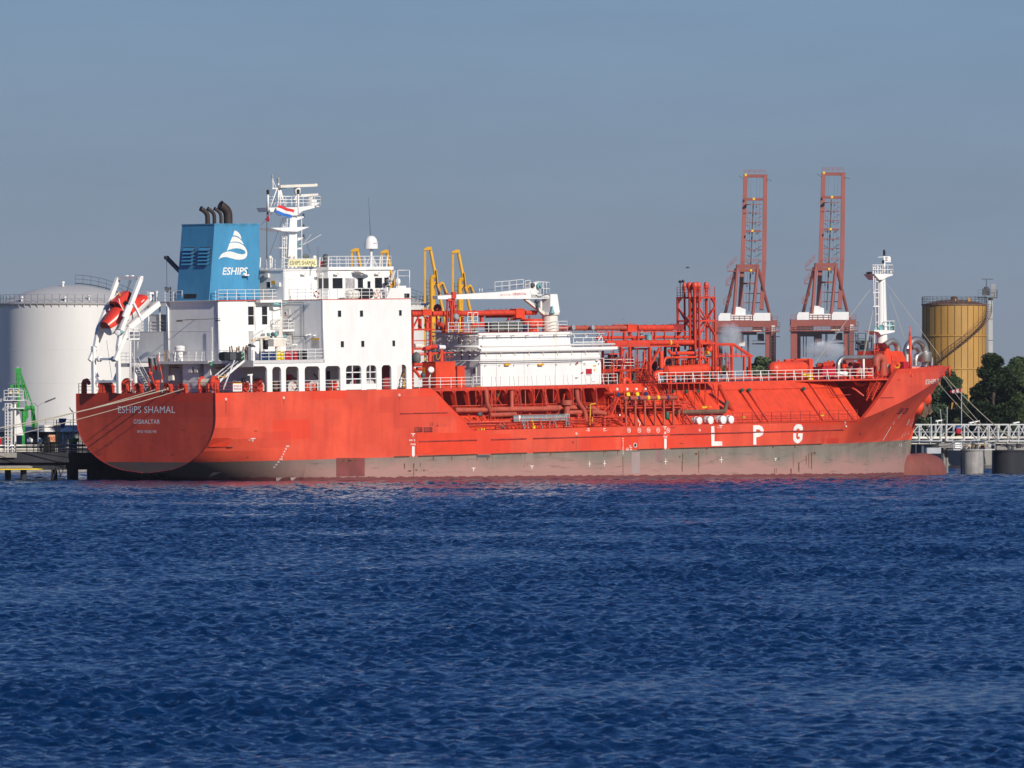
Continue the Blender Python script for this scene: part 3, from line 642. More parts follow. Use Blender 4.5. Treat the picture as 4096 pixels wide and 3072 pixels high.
# green marine loading arm
def green_arm():
    Y = -15; o = jp(16, 250, 1100, Y); o.z = JZ; t = empty('loading_arm', 'bright green lattice loading arm folded upright on the jetty', 'loading arm', Matrix.Translation(o))
    def P(x, y, d=0): q = jp(16, x, y, Y)-o; q.y = d; return q
    b = MB(); b.box(P(185, 140, -.25), P(270, 105, .25)); b.build('head', GREEN, t)
    b = MB()
    for d in (-.22, .22):
        b.bar(P(205, 140, d), P(195, 400, d), .13); b.bar(P(232, 140, d), P(232, 420, d), .16)
        b.bar(P(255, 140, d), P(400, 520, d), .13); b.bar(P(400, 520, d), P(488, 840, d), .15); b.bar(P(262, 240, d), P(345, 600, d), .10)
        for k in range(7): f = k/7; b.bar(P(257+130*f, 160+330*f, d), P(262+78*f+8, 240+330*(f+.08), d), .06)
    for y in (180, 240, 320): b.bar(P(200, y), P(250, y), .08)
    b.bar(P(125, 335), P(330, 335), .22, .3); b.build('lattice', GREEN, t)
    b = MB(); b.path([P(232, 380), P(225, 620), P(300, 640), P(305, 900)], .17, 8); b.path([P(345, 600), P(350, 720), P(320, 760), P(300, 900)], .16, 8); b.path([P(430, 600), P(440, 860)], .2, 8)
    b.tube(P(330, 610), P(450, 610), .22, 8); b.tube(P(430, 640), P(430, 720), .18, 8); b.build('product_pipe', GREEN, t)
    MB().box(P(212, 105, -.2), P(245, 80, .2)).prism([P(278, 135, -.15), P(285, 95, -.15), P(318, 80, -.15), P(308, 135, -.15)], (0, .3, 0)).build('counterweight', GREY, t)
    MB().tube(P(440, 870), P(490, 870), .14, 8).box(P(425, 905), P(500, 880, .2)).build('coupler', DGREY, t)
    MB().box(P(285, 1180, -.3), P(320, 880, .3)).build('pedestal', GREEN, t)
green_arm()
def access_tower():
    Y = -13; o = jp(16, 140, 1100, Y); o.z = JZ; t = empty('access_tower', 'white ladder tower and pole with gangway gear at the left edge', 'tower', Matrix.Translation(o))
    def P(x, y, d=0): q = jp(16, x, y, Y)-o; q.y = d; return q
    MB().tube(P(195, 1185), P(195, 560), .13, 10).build('pole', CREAM, t)
    MB().prism([P(205, 960, 1), P(205, 640, 1), P(235, 640, 1), P(300, 960, 1)], (0, .5, 0)).build('gangway_housing', WHITE, t)
    b = MB(); ladder(b, P(85, 1180), P(85, 520), .35, (1, 0, 0), .3, .04); ladder(b, P(120, 1180), P(120, 480), .4, (1, 0, 0), .3, .04)
    for x in (60, 140, 160): b.tube(P(x, 1180), P(x, 470), .03, 4)
    b.build('ladder', WHITE2, t)
    b = MB(); b.box(P(45, 520, -.4), P(320, 512, .6)); rail(b, [P(50, 512, -.4), P(310, 512, -.4)], 1.0, .8, 3, .03, .03); b.box(P(130, 620, -.4), P(320, 610, .6)); b.box(P(100, 470, -.3), P(260, 464, .5)); rail(b, [P(105, 464, -.3), P(255, 464, -.3)], .8, .6, 2, .03, .03); b.build('platform', WHITE2, t)
    b = MB(); b.tube(P(140, 440), P(225, 395), .2, 8); b.box(P(150, 465, -.3), P(190, 430, .3)); b.tube(P(160, 540), P(230, 540), .18, 8); b.build('slewing_gear', GREY, t)
    MB().box(P(125, 430, -.3), P(155, 400, .3)).box(P(225, 425, -.3), P(245, 398, .3)).each('yellow_block', YELB, t)
    MB().bar(P(30, 640, -.5), P(80, 600, -.5), .2, .25).bar(P(-30, 525), P(40, 500), .3, .3).each('floodlight', GREY, t)
access_tower()
def shed(i, x0, y0, x1, y1, Y, dep, m, name, label, cat, roof=None):
    a, c = jl(i, x0, y0, Y), jl(i, x1, y1, Y); t = empty(name, label, cat, SHORE); z0 = LZ if y0 > y1 else 0
    z0 = min(a.z, c.z); z1 = max(a.z, c.z)
    MB().box((a.x, a.y, z0), (c.x, a.y+dep, z1)).build('wall', m, t)
    if roof: MB().box((a.x-.2, a.y-.2, z1), (c.x+.2, a.y+dep+.2, z1+.18)).build('roof', roof, t)
    return t, a, c, z0, z1
t, a, c, z0, z1 = shed(16, 568, 915, 1010, 852, -40, 5, WHITE, 'control_cabin', 'low white cabin roof with handrail behind the jetty', 'cabin', WHITE2)
b = MB(); rail(b, [Vector((a.x+.1, a.y, z1+.15)), Vector((a.x+5, a.y, z1+.15))], .6, 1.2, 2, .03, .03); b.build('railing', GREY, t)
t, a, c, z0, z1 = shed(16, 372, 1180, 1100, 918, -45, 6, CONC, 'pump_house', 'long grey concrete pump house under the white cabin', 'building', CONC)
b = MB()
for f in (.06, .25, .29): b.box((a.x+(c.x-a.x)*f, a.y-.25, z0), (a.x+(c.x-a.x)*(f+.02), a.y+.02, z1-.2))
b.each('pillar', GREY, t)
def lowtank(i, x, y, r, Y, label):
    q = jp(i, x, y, Y); t = empty('vent_dome', label, 'vent', Matrix.Translation((q.x, q.y, LZ))); h = q.z-LZ
    MB().lathe((0, 0, h-.5), [(r, 0), (r*.8, .25), (r*.4, .42), (1e-5, .5)], 14).build('dome', CREAM, t)
    b = MB()
    for k in range(4): a = k*1.57+.4; b.tube((math.cos(a)*r*.7, math.sin(a)*r*.7, 0), (math.cos(a)*r*.6, math.sin(a)*r*.6, h-.5), .05, 5)
    b.build('leg', CREAM, t)
lowtank(16, 868, 855, .85, -30, 'pale mushroom shaped vent dome on thin legs near the stern')
q = jp(16, 800, 860, -32); t = empty('hopper', 'small blue hopper above the white cabin', 'hopper', Matrix.Translation((q.x, q.y, LZ)))
MB().lathe((0, 0, q.z-LZ), [(.25, 0), (.55, .9), (.55, .95)], 4, smooth=False).build('bin', paint('hopper_blue', (.02, .09, .25), .5, .1), t); MB().tube((0, 0, 0), (0, 0, q.z-LZ), .08, 6).build('post', GREY, t)
# yard pipework and drums behind the rail: small coloured kit
for (x0, y0, x1, y1, m, nm, lb, ct) in ((930, 1040, 1000, 998, GREEN, 'green_pump', 'small green pump behind the dark jetty rail near the stern', 'pump'),
        (395, 1050, 418, 1005, WHITE, 'white_cabinet', 'white upright cabinet behind the jetty rail', 'cabinet'),
        (505, 1040, 545, 1008, BLUE, 'blue_motor', 'dark blue motor on the jetty beside the lamp post', 'motor'),
        (0, 1085, 20, 990, DRUMR, 'red_hose_box', 'red hose box at the left edge of the jetty', 'box'),
        (100, 1020, 130, 995, DRUMR, 'red_valve_box', 'little red valve box behind the ladder tower', 'box')):
    a, c = jl(16, x0, y0, -16), jl(16, x1, y1, -16); t = empty(nm, lb, ct, SHORE)
    MB().box((a.x, a.y, a.z), (c.x, a.y+.6, c.z)).build('body', m, t); MB().box((a.x+.08, a.y+.1, JZ), (c.x-.08, a.y+.5, a.z)).build('stand', DGREY, t)
    b = MB(); b.lathe(((a.x+c.x)/2, a.y+.3, c.z), [(.16, 0), (.16, .1), (1e-5, .15)], 8); b.build('cap', GREY, t)
# yellow loading arms amidships
def yellow_arm():
    D = 846; k = 2.766*FPX/D; o = wp(6, 350, 930, D)
    def P(x, y, d=0): q = wp(6, x, y, D)-o; return Vector((q.x, d, q.z))
    zb = JZ-o.z
    t = empty('loading_arm', '', 'loading arm', Matrix.Translation(o), 'yellow loading arms on the jetty behind the ship')
    b = MB(); b.bar(P(277, 110), P(277, 960), .24, .2).bar(P(277, 960), Vector((P(277, 0).x, 0, zb)), .24, .2); b.build('outboard_arm', YEL, t)
    b = MB(); b.prism([P(265, 118, -.25), P(265, 98, -.25), P(308, 76, -.25), P(352, 76, -.25), P(352, 112, -.25), P(300, 112, -.25)], (0, .5, 0)); b.build('apex', YEL, t)
    b = MB(); b.path([P(335, 95), P(398, 420), P(505, 930), Vector((P(540, 0).x, 0, zb))], .17, 10); b.build('inboard_arm', YEL, t)
    b = MB(); b.bar(P(345, 110, .2), P(408, 400, .2), .12); b.bar(P(405, 330, -.25), P(420, 480, -.25), .2, .1); b.build('link_plate', YEL, t)
    b = MB(); b.path([P(395, 405), P(352, 415), P(350, 640), P(355, 950), Vector((P(355, 0).x, 0, zb))], [.2, .2, .22, .30, .30], 10); b.tube(P(350, 408, -.1), P(392, 398, -.1), .17, 10); b.build('riser', YEL, t)
    b = MB(); b.bend([P(378, 690), P(372, 480), P(398, 465), P(450, 640)], .13, .5, 8); b.tube(P(378, 690), P(380, 930), .12, 8); b.build('product_pipe', YEL, t)
    b = MB(); b.bend([P(445, 560), P(440, 490), P(470, 470), P(505, 560), P(522, 610)], .14, .5, 8); b.build('counterweight_pipe', YEL, t)
    b = MB(); b.path([P(400, 490, -.3), P(440, 600, -.3)], .12, 8); b.path([P(470, 490, -.3), P(505, 600, -.3)], .12, 8); b.build('dark_hose', BROWN, t)
    b = MB(); ladder(b, Vector((P(312, 0).x, 0, zb)), P(312, 440), .36, (1, 0, 0), .42, .04); b.build('ladder', DGREY, t)
    MB().box(P(230, 722, -.5), P(310, 700, .3)).box(P(325, 700, -.3), P(300, 690, .3)).build('work_platform', BLUE, t)
    b = MB(); b.box(P(300, 905, -.6), P(410, 925, .6)); b.box(Vector((P(330, 0).x, -.6, zb)), P(380, 925, .6)); b.build('pedestal', YEL, t)
    return t
ya = yellow_arm(); px0 = 1696
for k, (px, dy) in enumerate(((1402, 12), (1521, 16), (1810, 9))):
    c = copy_tree(ya); c.location = ya.location+ax*((px-px0)/27.0)+Vector((0, 0, -dy/38.0))
    c['label'] = ('yellow loading arm whose top shows left of the white radome', 'yellow loading arm whose top shows right of the white radome', 'yellow loading arm crossed by the white crane jib')[k]
ya['label'] = 'yellow loading arm standing just right of the bridge wing'
# ---------------------------------------------------------------- right hand side: trestle, dolphins
JY = -13.0
def tp(i, x, y, Y=JY): return jl(i, x, y, Y)
z1, z0 = tp(13, 1800, 718).z, tp(13, 1800, 900).z
tr = empty('pipe_trestle', 'white steel truss walkway carrying pipes to the right of the bow', 'walkway bridge', SHORE)
PW = paint('galvanised', (.52, .53, .53), .5, .08, .05)
b = MB(); XL, XR = tp(13, 860, 800).x, tp(13, 2330, 800).x; xs = [tp(13, x, 800).x for x in (900, 1045, 1180, 1285)]; xs2 = [tp(13, x, 800).x for x in (1345, 1545, 1705, 1820, 1920, 2035)]; xs3 = [tp(13, x, 800).x for x in (2050, 2150, 2260, 2330)]
for side in (0, 1.6):
    y = -JY+side
    for sx_ in (xs, xs2, xs3):
        for z in (z0, z1): b.bar((sx_[0], y, z), (sx_[-1], y, z), .16)
        for j, x in enumerate(sx_):
            b.bar((x, y, z0), (x, y, z1), .17)
            if j: b.bar((sx_[j-1], y, z0 if j % 2 else z1), (x, y, z1 if j % 2 else z0), .09)
        b.bar((sx_[0], y, (z0+z1)/2+.1), (sx_[-1], y, (z0+z1)/2+.1), .06)
for sx_ in (xs, xs2, xs3):
    b.box((sx_[0], -JY, z0-.02), (sx_[-1], -JY+1.6, z0+.05))
b.build('truss', PW, tr)
b = MB()
for y, z, r in ((.25, z0+.38, .16), (.7, z0+.4, .12), (1.2, z0+.35, .18), (.3, z0-.25, .12)): b.tube((XL, -JY+y, z), (XR, -JY+y, z), r, 8)
b.build('pipe', CREAM, tr)
b = MB(); n = 12
for k in range(n): x = XL+(XR-XL)*(k+.5)/n; b.bar((x, -JY-.05, z0+.02), (x, -JY+1.7, z0+.02), .12, .5)
b.each('pipe_support', PW, tr)
for x, y in ((1250, 680), (1620, 700), (2110, 702), (1665, 690)):
    p = tp(13, x, y); MB().bar((p.x, -JY, z1), (p.x, -JY, p.z), .08).bar((p.x-.3, -JY, p.z), (p.x+.75, -JY, p.z+.12), .18, .14).build('luminaire', WHITE2, tr)
for x, w_ in ((1316, 36), (1350, 26), (1540, 45), (1905, 70)):
    p = tp(13, x, 900, JY-1); MB().bar((p.x, -JY+1, -3), (p.x, -JY+1, z0-.05), w_/2.779/34).build('pile', CONC, tr)
a, c = tp(13, 1245, 975), tp(13, 1365, 925); MB().box((a.x, a.y-.3, a.z), (c.x, a.y+2, c.z)).build('pier_cap', CONC, tr)
a, c = tp(13, 1410, 980), tp(13, 1487, 918); MB().box((a.x, a.y-.5, a.z), (c.x, a.y+.4, c.z)).build('switch_box', WHITE, tr)
b = MB(); a, c = tp(13, 1370, 1003), tp(13, 1830, 980); b.box((a.x, a.y-.8, a.z), (c.x, a.y+.6, a.z+.12)); rail(b, [Vector((a.x, a.y-.8, a.z+.1)), Vector((c.x, a.y-.8, a.z+.1))], 1, 1.6, 2, .03, .04)
ladder(b, tp(13, 1530, 1000), tp(13, 1600, 910), .8, (0, 1, 0), .3, .05); b.build('landing', PW, tr)
def dolphin(x0, x1, y0, label, m):
    a, c = tp(13, x0, y0, JY+3), tp(13, x1, y0, JY+3); r = abs(c.x-a.x)*.36; ctr = (a+c)/2
    t = empty('mooring_dolphin', label, 'mooring post', SHORE @ Matrix.Translation((ctr.x, ctr.y+r, 0)), 'mooring dolphins right of the bow')
    MB().lathe((0, 0, -3), [(r, 0), (r, ctr.z+2.9), (r+.12, ctr.z+2.92), (r+.12, ctr.z+3.1), (1e-5, ctr.z+3.12)], 28).build('pile', m, t)
    b = MB()
    for k in (-1.9, -.9): b.tube((math.sin(k)*-r*1.02-.0, -math.cos(k)*r*1.02, -2), (math.sin(k)*-r*1.02, -math.cos(k)*r*1.02, ctr.z-.1), .12, 6)
    b.build('fender_strip', BLACK, t)
    MB().lathe((0, 0, ctr.z+.1), [(.16, 0), (.16, .5), (.28, .55), (.28, .65)], 10).lathe((.8, .1, ctr.z+.1), [(.16, 0), (.16, .4), (.26, .45), (.26, .55)], 10).build('bollard', DGREY, t)
dolphin(1625, 1840, 1000, 'grey steel mooring dolphin with black fender strips, left of the dark one', paint('dolphin_grey', (.30, .29, .28), .6, .25, .4))
dolphin(2018, 2330, 1010, 'dark mooring dolphin cut off by the right edge', DCONC)
t, a, c, z0_, z1_ = shed(13, 1118, 1040, 1320, 925, -22, 3, paint('pale_panel', (.40, .42, .46), .6, .08), 'steel_pontoon', 'pale grey steel pontoon wall behind the truss by the bow', 'pontoon')
b = MB(); b.box((a.x-.1, a.y-.1, z1_-.05), (a.x+.25, a.y+.4, z1_+.1)); b.box((a.x-.05, a.y-.06, z0_), (a.x+.2, a.y, z1_)); b.build('corner_post', DGREY, t)
p = tp(13, 1000, 1020, -16); t = empty('mooring_bollard', 'pair of dark bollards on the jetty close under the stem', 'bollard', SHORE @ Matrix.Translation((p.x, p.y, p.z)))
for dx in (-.35, .7): MB().lathe((dx, 0, -1.5), [(.3, 0), (.3, 2.3), (.42, 2.35), (.42, 2.5), (1e-5, 2.55)], 12).build('post', DGREY, t)
MB().box((-1, -.6, -1.8), (1.6, .6, -.9)).build('base', DCONC, t)
# ring buoy housing on the trestle, windsock
p = tp(13, 1482, 790, JY+.25); t = empty('life_ring_box', 'red life ring housing hung on the white truss', 'life ring', SHORE @ Matrix.Translation(p))
MB().lathe((0, .05, 0), [(.33, 0), (.38, .08), (.30, .2), (1e-5, .24)], 16, (0, -1, 0)).build('case', DRUMR, t); MB().lathe((0, -.12, 0), [(.14, 0), (.12, .04)], 12, (0, -1, 0)).build('badge', paint('badge_pink', (.6, .25, .25)), t)
MB().box((-.28, -.1, .30), (.28, .15, .52)).build('hood', paint('hood_blue', (.1, .2, .5)), t)
o = wp(13, 1517, 715, 1010); t = empty('windsock', 'red and white striped windsock on a slim pole before the trees', 'windsock', Matrix.Translation((o.x, 1010, LZ)))
h = wp(13, 1517, 325, 1010).z-LZ; MB().tube((0, 0, 0), (0, 0, h), .07, 8).build('pole', GREY, t)
b = MB(); e = wp(13, 1392, 358, 1010)-Vector((o.x, 1010, LZ)); s0 = Vector((-.1, 0, h-.2))
for k in range(5): b.mi = k % 2; p, q = s0.lerp(e, k/5), s0.lerp(e, (k+1)/5); b.tube(p, q, .36-.035*k, 10, .36-.035*(k+1))
b.build('sock', None, t, mats=[DRUMR, WHITE2])
# thin bare poles by the trees
for k, (x0, y0, x1, y1, lb) in enumerate(((1355, 700, 1358, 530, 'thin upright grey pole before the dark trees'), (1335, 705, 1280, 555, 'thin leaning grey pole before the dark trees'), (1180, 715, 1178, 640, 'short grey pole under the anchor'))):
    a, c = wp(13, x0, y0, 1000), wp(13, x1, y1, 1000); t = empty('pole', lb, 'pole', Matrix.Translation(a)); MB().tube((0, 0, LZ-a.z), c-a, .06, 6).build('shaft', GREY, t); MB().ball(c-a, .1, 6).build('cap', GREY, t)
# blue-grey quay crane base seen behind the foremast
t = empty('jetty_tower', 'dark grey platform tower with blue frame behind the foremast', 'tower', SHORE)
Yq = -20
def Q(x, y, d=0): p = jl(21, x, y, Yq); return Vector((p.x, p.y+d, p.z))
b = MB()
for x in (1100, 1215, 1245, 1310): b.bar(Vector((Q(x, 300).x, Q(x, 300).y, 2)), Q(x, 150 if x != 1245 else 90), .18)
b.bar(Q(1095, 240), Q(1400, 240), .2); b.bar(Q(1120, 250), Q(1150, 320), .12); b.build('frame', DGREY, t)
MB().box(Q(1200, 235), Q(1400, 210, 1.5)).box(Q(1205, 240), Q(1400, 330, .3)).build('blue_beam', paint('beam_blue', (.05, .08, .16), .5), t)
b = MB(); rail(b, [Q(1095, 230), Q(1215, 230)], 1.9, 1, 3, .06, .06); rail(b, [Q(1095, 230, 1.5), Q(1215, 230, 1.5)], 1.9, 1, 2, .06, .06); b.build('railing', DGREY, t)
b = MB(); b.box(Q(1195, 210), Q(1260, 85, .8)); b.bend([Q(1310, 240), Q(1315, 60), Q(1285, 20), Q(1280, 110)], .13, .5, 6); b.ball(Q(1105, 115), .35, 8, (1.2, 1, .7)); b.build('equipment', DGREY, t)
# steam drifting in front of the cranes
def steam(i, x0, y0, x1, y1, D, dens, label, seed):
    a, c = wp(i, x0, y1, D), wp(i, x1, y0, D); ctr = (a+c)/2; rx, rz = (c.x-a.x)/2, (c.z-a.z)/2
    mb = MB(); mb.ball((0, 0, 0), 1, 20, (rx, rx*.7, rz))
    m = bpy.data.materials.new('steam'); m.use_nodes = True; nt = m.node_tree; nt.nodes.clear(); o = nt.nodes.new('ShaderNodeOutputMaterial'); v = nt.nodes.new('ShaderNodeVolumePrincipled'); v.inputs['Color'].default_value = (.97, .98, 1, 1); v.inputs['Anisotropy'].default_value = .1
    ob = N(nt, 'ShaderNodeTexCoord').outputs['Object']; mp = N(nt, 'ShaderNodeMapping'); mp.inputs['Scale'].default_value = (1/rx, 1/(rx*.7), 1/rz); nt.links.new(ob, mp.inputs[0])
    ln = N(nt, 'ShaderNodeVectorMath', operation='LENGTH'); nt.links.new(mp.outputs[0], ln.inputs[0])
    n = noise(nt, 1.6, 4, mp.outputs[0]); dd = math_(nt, 'MULTIPLY', rampf(nt, n, .34, .68), rampf(nt, ln.outputs['Value'], .35, .97, (1, 1, 1, 1), (0, 0, 0, 1)))
    nt.links.new(math_(nt, 'MULTIPLY', dd, dens), v.inputs['Density']); nt.links.new(v.outputs[0], o.inputs['Volume'])
    ob_ = mb.build('steam', m); ob_.location = ctr; tag(ob_, label, 'steam', None, 'stuff')
steam(10, 900, 690, 1300, 1180, 1500, 2.2, 'pale puff of steam drifting before the left container crane', 1)
steam(14, 850, 1480, 1220, 1660, 1500, 1.6, 'thin low bank of steam before the right container crane', 2)
hz = MB().box((-6500, -400, -7.5), (6500, 8000, 114)); hm_ = bpy.data.materials.new('haze'); hm_.use_nodes = True; _n = hm_.node_tree; _n.nodes.clear()
_o = _n.nodes.new('ShaderNodeOutputMaterial'); _v = _n.nodes.new('ShaderNodeVolumePrincipled'); _v.inputs['Color'].default_value = (.80, .87, 1, 1); _v.inputs['Density'].default_value = .00002; _n.links.new(_v.outputs[0], _o.inputs['Volume'])
ho = hz.build('haze', hm_); ho['kind'] = 'stuff'
# birds
def bird(i, x, y, D, sz, label):
    p = wp(i, x, y, D); t = empty('bird', label, 'bird', Matrix.Translation(p), 'birds in the sky'); b = MB()
    b.lathe((-.5*sz, 0, 0), [(1e-5, 0), (.10*sz, .2*sz), (.14*sz, .5*sz), (.09*sz, .8*sz), (.1*sz, .9*sz), (1e-5, 1.05*sz)], 8, (1, 0, 0))
    for s in (-1, 1): b.prism([Vector((.15*sz, 0, .05*sz)), Vector((.2*sz, s*.5*sz, .3*sz)), Vector((-.15*sz, s*1.05*sz, .18*sz)), Vector((-.1*sz, s*.5*sz, .25*sz)), Vector((-.2*sz, 0, .05*sz))], (0, 0, .03*sz))
    b.prism([Vector((-.4*sz, 0, 0)), Vector((-.75*sz, .15*sz, 0)), Vector((-.75*sz, -.15*sz, 0))], (0, 0, .03*sz)); b.build('body', DGREY, t)
bird(0, 2751, 1071, 420, .22, 'small dark bird high above the vent tower'); bird(0, 2494, 1279, 700, .14, 'tiny bird just above the long red pipe')
# ------------------------------------------------------------------ the gas tanker
ship = empty('gas_tanker', 'long red and white gas tanker moored across the picture', 'ship', SHIP)
DK, MD, LOA = 8.85, 4.45, 123.9
def lerp(a, b, t): return a+(b-a)*t
def sm(t): t = max(0, min(1, t)); return t*t*(3-2*t)
XS0, XS1 = sp(7, 410, 240).x+.3, sp(7, 935, 765).x            # sheer step down to the main deck
XB0, XB1 = sp(13, 405, 670).x, sp(13, 830, 95, 9.3).x         # sheer step up to the forecastle
ZF = 9.85
STEP = [sp(7, 470, 290), sp(7, 600, 430), sp(7, 830, 655), sp(7, 885, 735), sp(7, 945, 766)]
def ztop(X):
    if X <= STEP[0].x-.9: return DK
    pts = [(STEP[0].x-.9, DK)]+[(p.x, p.z) for p in STEP]
    if X < pts[-1][0]:
        for (x0, z0), (x1, z1) in zip(pts[:-1], pts[1:]):
            if X <= x1: return lerp(z0, z1, (X-x0)/max(1e-6, x1-x0))
    zm = pts[-1][1]
    if X < XB0: return lerp(zm, zm-.1, (X-pts[-1][0])/(XB0-pts[-1][0]))
    if X < XB1: t = (X-XB0)/(XB1-XB0); return lerp(zm-.1, ZF, t**1.08)
    return lerp(ZF, ZF+.12, (X-XB1)/(LOA-XB1))
STEM = [(-6, 116.4), (0, 116.7), (1.24, 116.89), (2.74, 117.23), (4.73, 118.17), (6.3, 120.19), (8.68, 122.53), (9.92, 123.86), (10.2, 124.1)]
def stemx(z):
    for (z0, x0), (z1, x1) in zip(STEM[:-1], STEM[1:]):
        if z <= z1: return lerp(x0, x1, (z-z0)/(z1-z0))
    return STEM[-1][1]
def stemz(X):
    for (z0, x0), (z1, x1) in zip(STEM[:-1], STEM[1:]):
        if X <= x1: return lerp(z0, z1, (X-x0)/(x1-x0)) if x1 > x0 else z0
    return STEM[-1][0]
def zkn(X): return 4.7+5.15*max(0, min(1, (X-98.5)/23.5))
def hbkn(X): u = max(0, (X-92.5)/(123.95-92.5)); return HB*max(0, 1-u**2.25)
def hbwl(X): u = max(0, (X-80)/(116.9-80)); return HB*max(0, 1-u**2.1)
def keel(X): return max(-5.0, .80-.30*X) if X < 30 else -5.0
def hullY(X, z):
    if X < 32:
        zd = lerp(6.6, -3.0, sm(X/30)); zk = keel(X); n = lerp(2.12, 4.0, X/32)
        if z >= zd: return HB
        t = min(1, (zd-z)/max(.01, zd-zk)); return HB*max(0, 1-t**n)**(1/n)
    if X < 80: return HB if z > -3 else HB*(.9)
    k = zkn(X)
    if z >= k: return hbkn(X)
    z0, y0 = (1.5, hbwl(X)) if X < 116.9 else (stemz(X), 0.0)
    if z <= z0: return y0
    t = (z-z0)/max(.05, k-z0); return lerp(y0, hbkn(X), t**1.35)
def hull_shell():
    mb = MB(); Xs = list(np.linspace(0, 6, 9))+list(np.linspace(6.5, 30, 24))+[STEP[0].x-.9]+[p.x for p in STEP]+list(np.linspace(38, 80, 16))+list(np.linspace(81, XB0-.2, 16))+list(np.linspace(XB0, XB1, 14))+list(np.linspace(XB1+.5, 116.8, 18))+list(np.linspace(117, 123.85, 18))
    Xs = sorted(set(round(x, 3) for x in Xs)); rows = []
    for X in Xs:
        zb = keel(X)+.001 if X < 116.4 else max(-5, stemz(X)); zt = ztop(X); col = []
        k = min(zt-.02, zkn(X)) if X > 92 else min(zt-.4, 3.0)
        zs = [zb+(k-zb)*(j/14)**(1.0 if X > 12 else 1.6) for j in range(15)]+[k+(zt-k)*j/5 for j in range(1, 6)]
        rows.append([(X, hullY(X, z), z) for z in zs])
    for s in (1, -1):
        b0 = len(mb.v)
        for r in rows: mb.v += [V(x, y*s, z) for x, y, z in r]
        m = len(rows[0])
        for i in range(len(rows)-1):
            for j in range(m-1):
                a = b0+i*m+j; mb.face((a, a+1, a+m+1, a+m), True)
        # bulwark inner faces are left to the deck plating
    r0 = rows[0]; mb.poly([V(0, y, z) for x, y, z in r0]+[V(0, -y, z) for x, y, z in r0[::-1] if y > 1e-3])
    return mb
hull = hull_shell().build('hull', HULL, ship)
# sharp knuckles and transom edge
import bmesh as _bm
_b = _bm.new(); _b.from_mesh(hull.data); _bm.ops.remove_doubles(_b, verts=_b.verts, dist=.0005)
for e in _b.edges:
    if len(e.link_faces) == 2 and e.calc_face_angle(0) > R(9): e.smooth = False
_b.to_mesh(hull.data); _b.free()
# transom rim bar
b = MB(); pts = [V(-.02, hullY(0, z), z) for z in np.linspace(.805, 8.85, 26)]
for s in (1, -1): b.path([Vector((p.x, p.y*s, p.z)) for p in pts], .045, 6)
b.build('transom_rim', DRED, hull)
bb = MB(); bb.lathe(V(108, 0, -1.95), [(.8, 0), (1.9, 5), (2.25, 8), (2.32, 11), (2.2, 12.3), (1.85, 13.4), (1.3, 13.9), (.7, 14.15), (1e-5, 14.25)], 28, (1, 0, 0)); bb.v = [Vector((v.x, v.y*.78, v.z)) for v in bb.v]; bb.build('bulbous_bow', BULB, hull)
# rubbing bars: thin half-round guards
def bar_on_hull(i, x0, x1, y, name, m, r=.07):
    b = MB(); a, c = sp(i, x0, y), sp(i, x1, y); z = (a.z+c.z)/2; k = max(2, int(abs(c.x-a.x)/1.5))
    b.path([V(x, hullY(x, z)+.01, z) for x in np.linspace(a.x, c.x, k+1)], r, 6); return b.build(name, m, hull)
RB = paint('rubbing_bar', (.34, .04, .03), .6, .3, .6)
zr1, zr0 = 3.42, 1.93
for xa_, xb_ in ((sp(5, 1750, 0).x, sp(4, 150, 0).x-2), (sp(7, 220, 0).x, sp(7, 958, 0).x), (sp(7, 1140, 0).x, sp(7, 1585, 0).x), (sp(7, 1670, 0).x, sp(9, 1415, 0).x), (sp(9, 1510, 0).x, sp(11, 2190, 0).x)):
    MB().path([V(x, hullY(x, zr1)+.01, zr1) for x in np.linspace(xa_, xb_, 14)], .085, 6).build('rubbing_bar', RB, hull)
for xa_, xb_ in ((sp(7, -90, 0).x, sp(7, 100, 0).x), (sp(7, 215, 0).x, sp(7, 960, 0).x), (sp(7, 1140, 0).x, sp(7, 1590, 0).x), (sp(7, 1670, 0).x, sp(9, 870, 0).x), (sp(9, 1090, 0).x, sp(9, 1420, 0).x), (sp(9, 1505, 0).x, sp(11, 1915, 0).x)):
    MB().path([V(x, hullY(x, zr0)+.01, zr0) for x in np.linspace(xa_, xb_, 14)], .075, 6).build('rubbing_bar', paint('rubbing_bar_rusty', (.13, .05, .03), .7, .3, .6), hull)
bar_on_hull(7, 0, 600, 545, 'rubbing_bar', RB); bar_on_hull(13, 650, 840, 418, 'rubbing_bar', RB, .06)
# lettering and marks --------------------------------------------------
def stb(X0, Z0, X1, Z1, off=.009):
    return lambda u, v: (lambda X, Z: V(X, hullY(X, Z)+off, Z))(lerp(X0, X1, u), lerp(Z0, Z1, v))
def tran(i, x0, y0, x1, y1):
    a, c = ap(i, x0, y0, 0), ap(i, x1, y1, 0); return lambda u, v: V(-.008, lerp(-a.y, -c.y, u), lerp(a.z, c.z, v))
b = MB(); letters(b, 'ESHIPS SHAMAL', tran(5, 520, 465, 1133, 390), .0, 1.04); letters(b, 'GIBRALTAR', tran(5, 686, 582, 970, 533), .006, 1.1); letters(b, 'IMO 9506198', tran(5, 727, 680, 931, 650), .0, 1.08)
b.build('stern_lettering', paint('lettering_grey_white', (.84, .84, .84), .5, .06), hull)
def flat(mb, pts, off=.009):
    """painted patch on the starboard side from (X, Z) outline"""
    P = [Vector((x, 0, z)) for x, z in pts]; n = len(mb.v); mb.v += [V(x, hullY(x, z)+(off if 31 < x < 79 else off+.03), z) for x, z in pts]
    for t in tessellate_polygon([P]): mb.face([n+k for k in t])
def fl(mb, i, pts, off=.009): flat(mb, [(sp(i, x, y).x, sp(i, x, y).z) for x, y in pts], off)
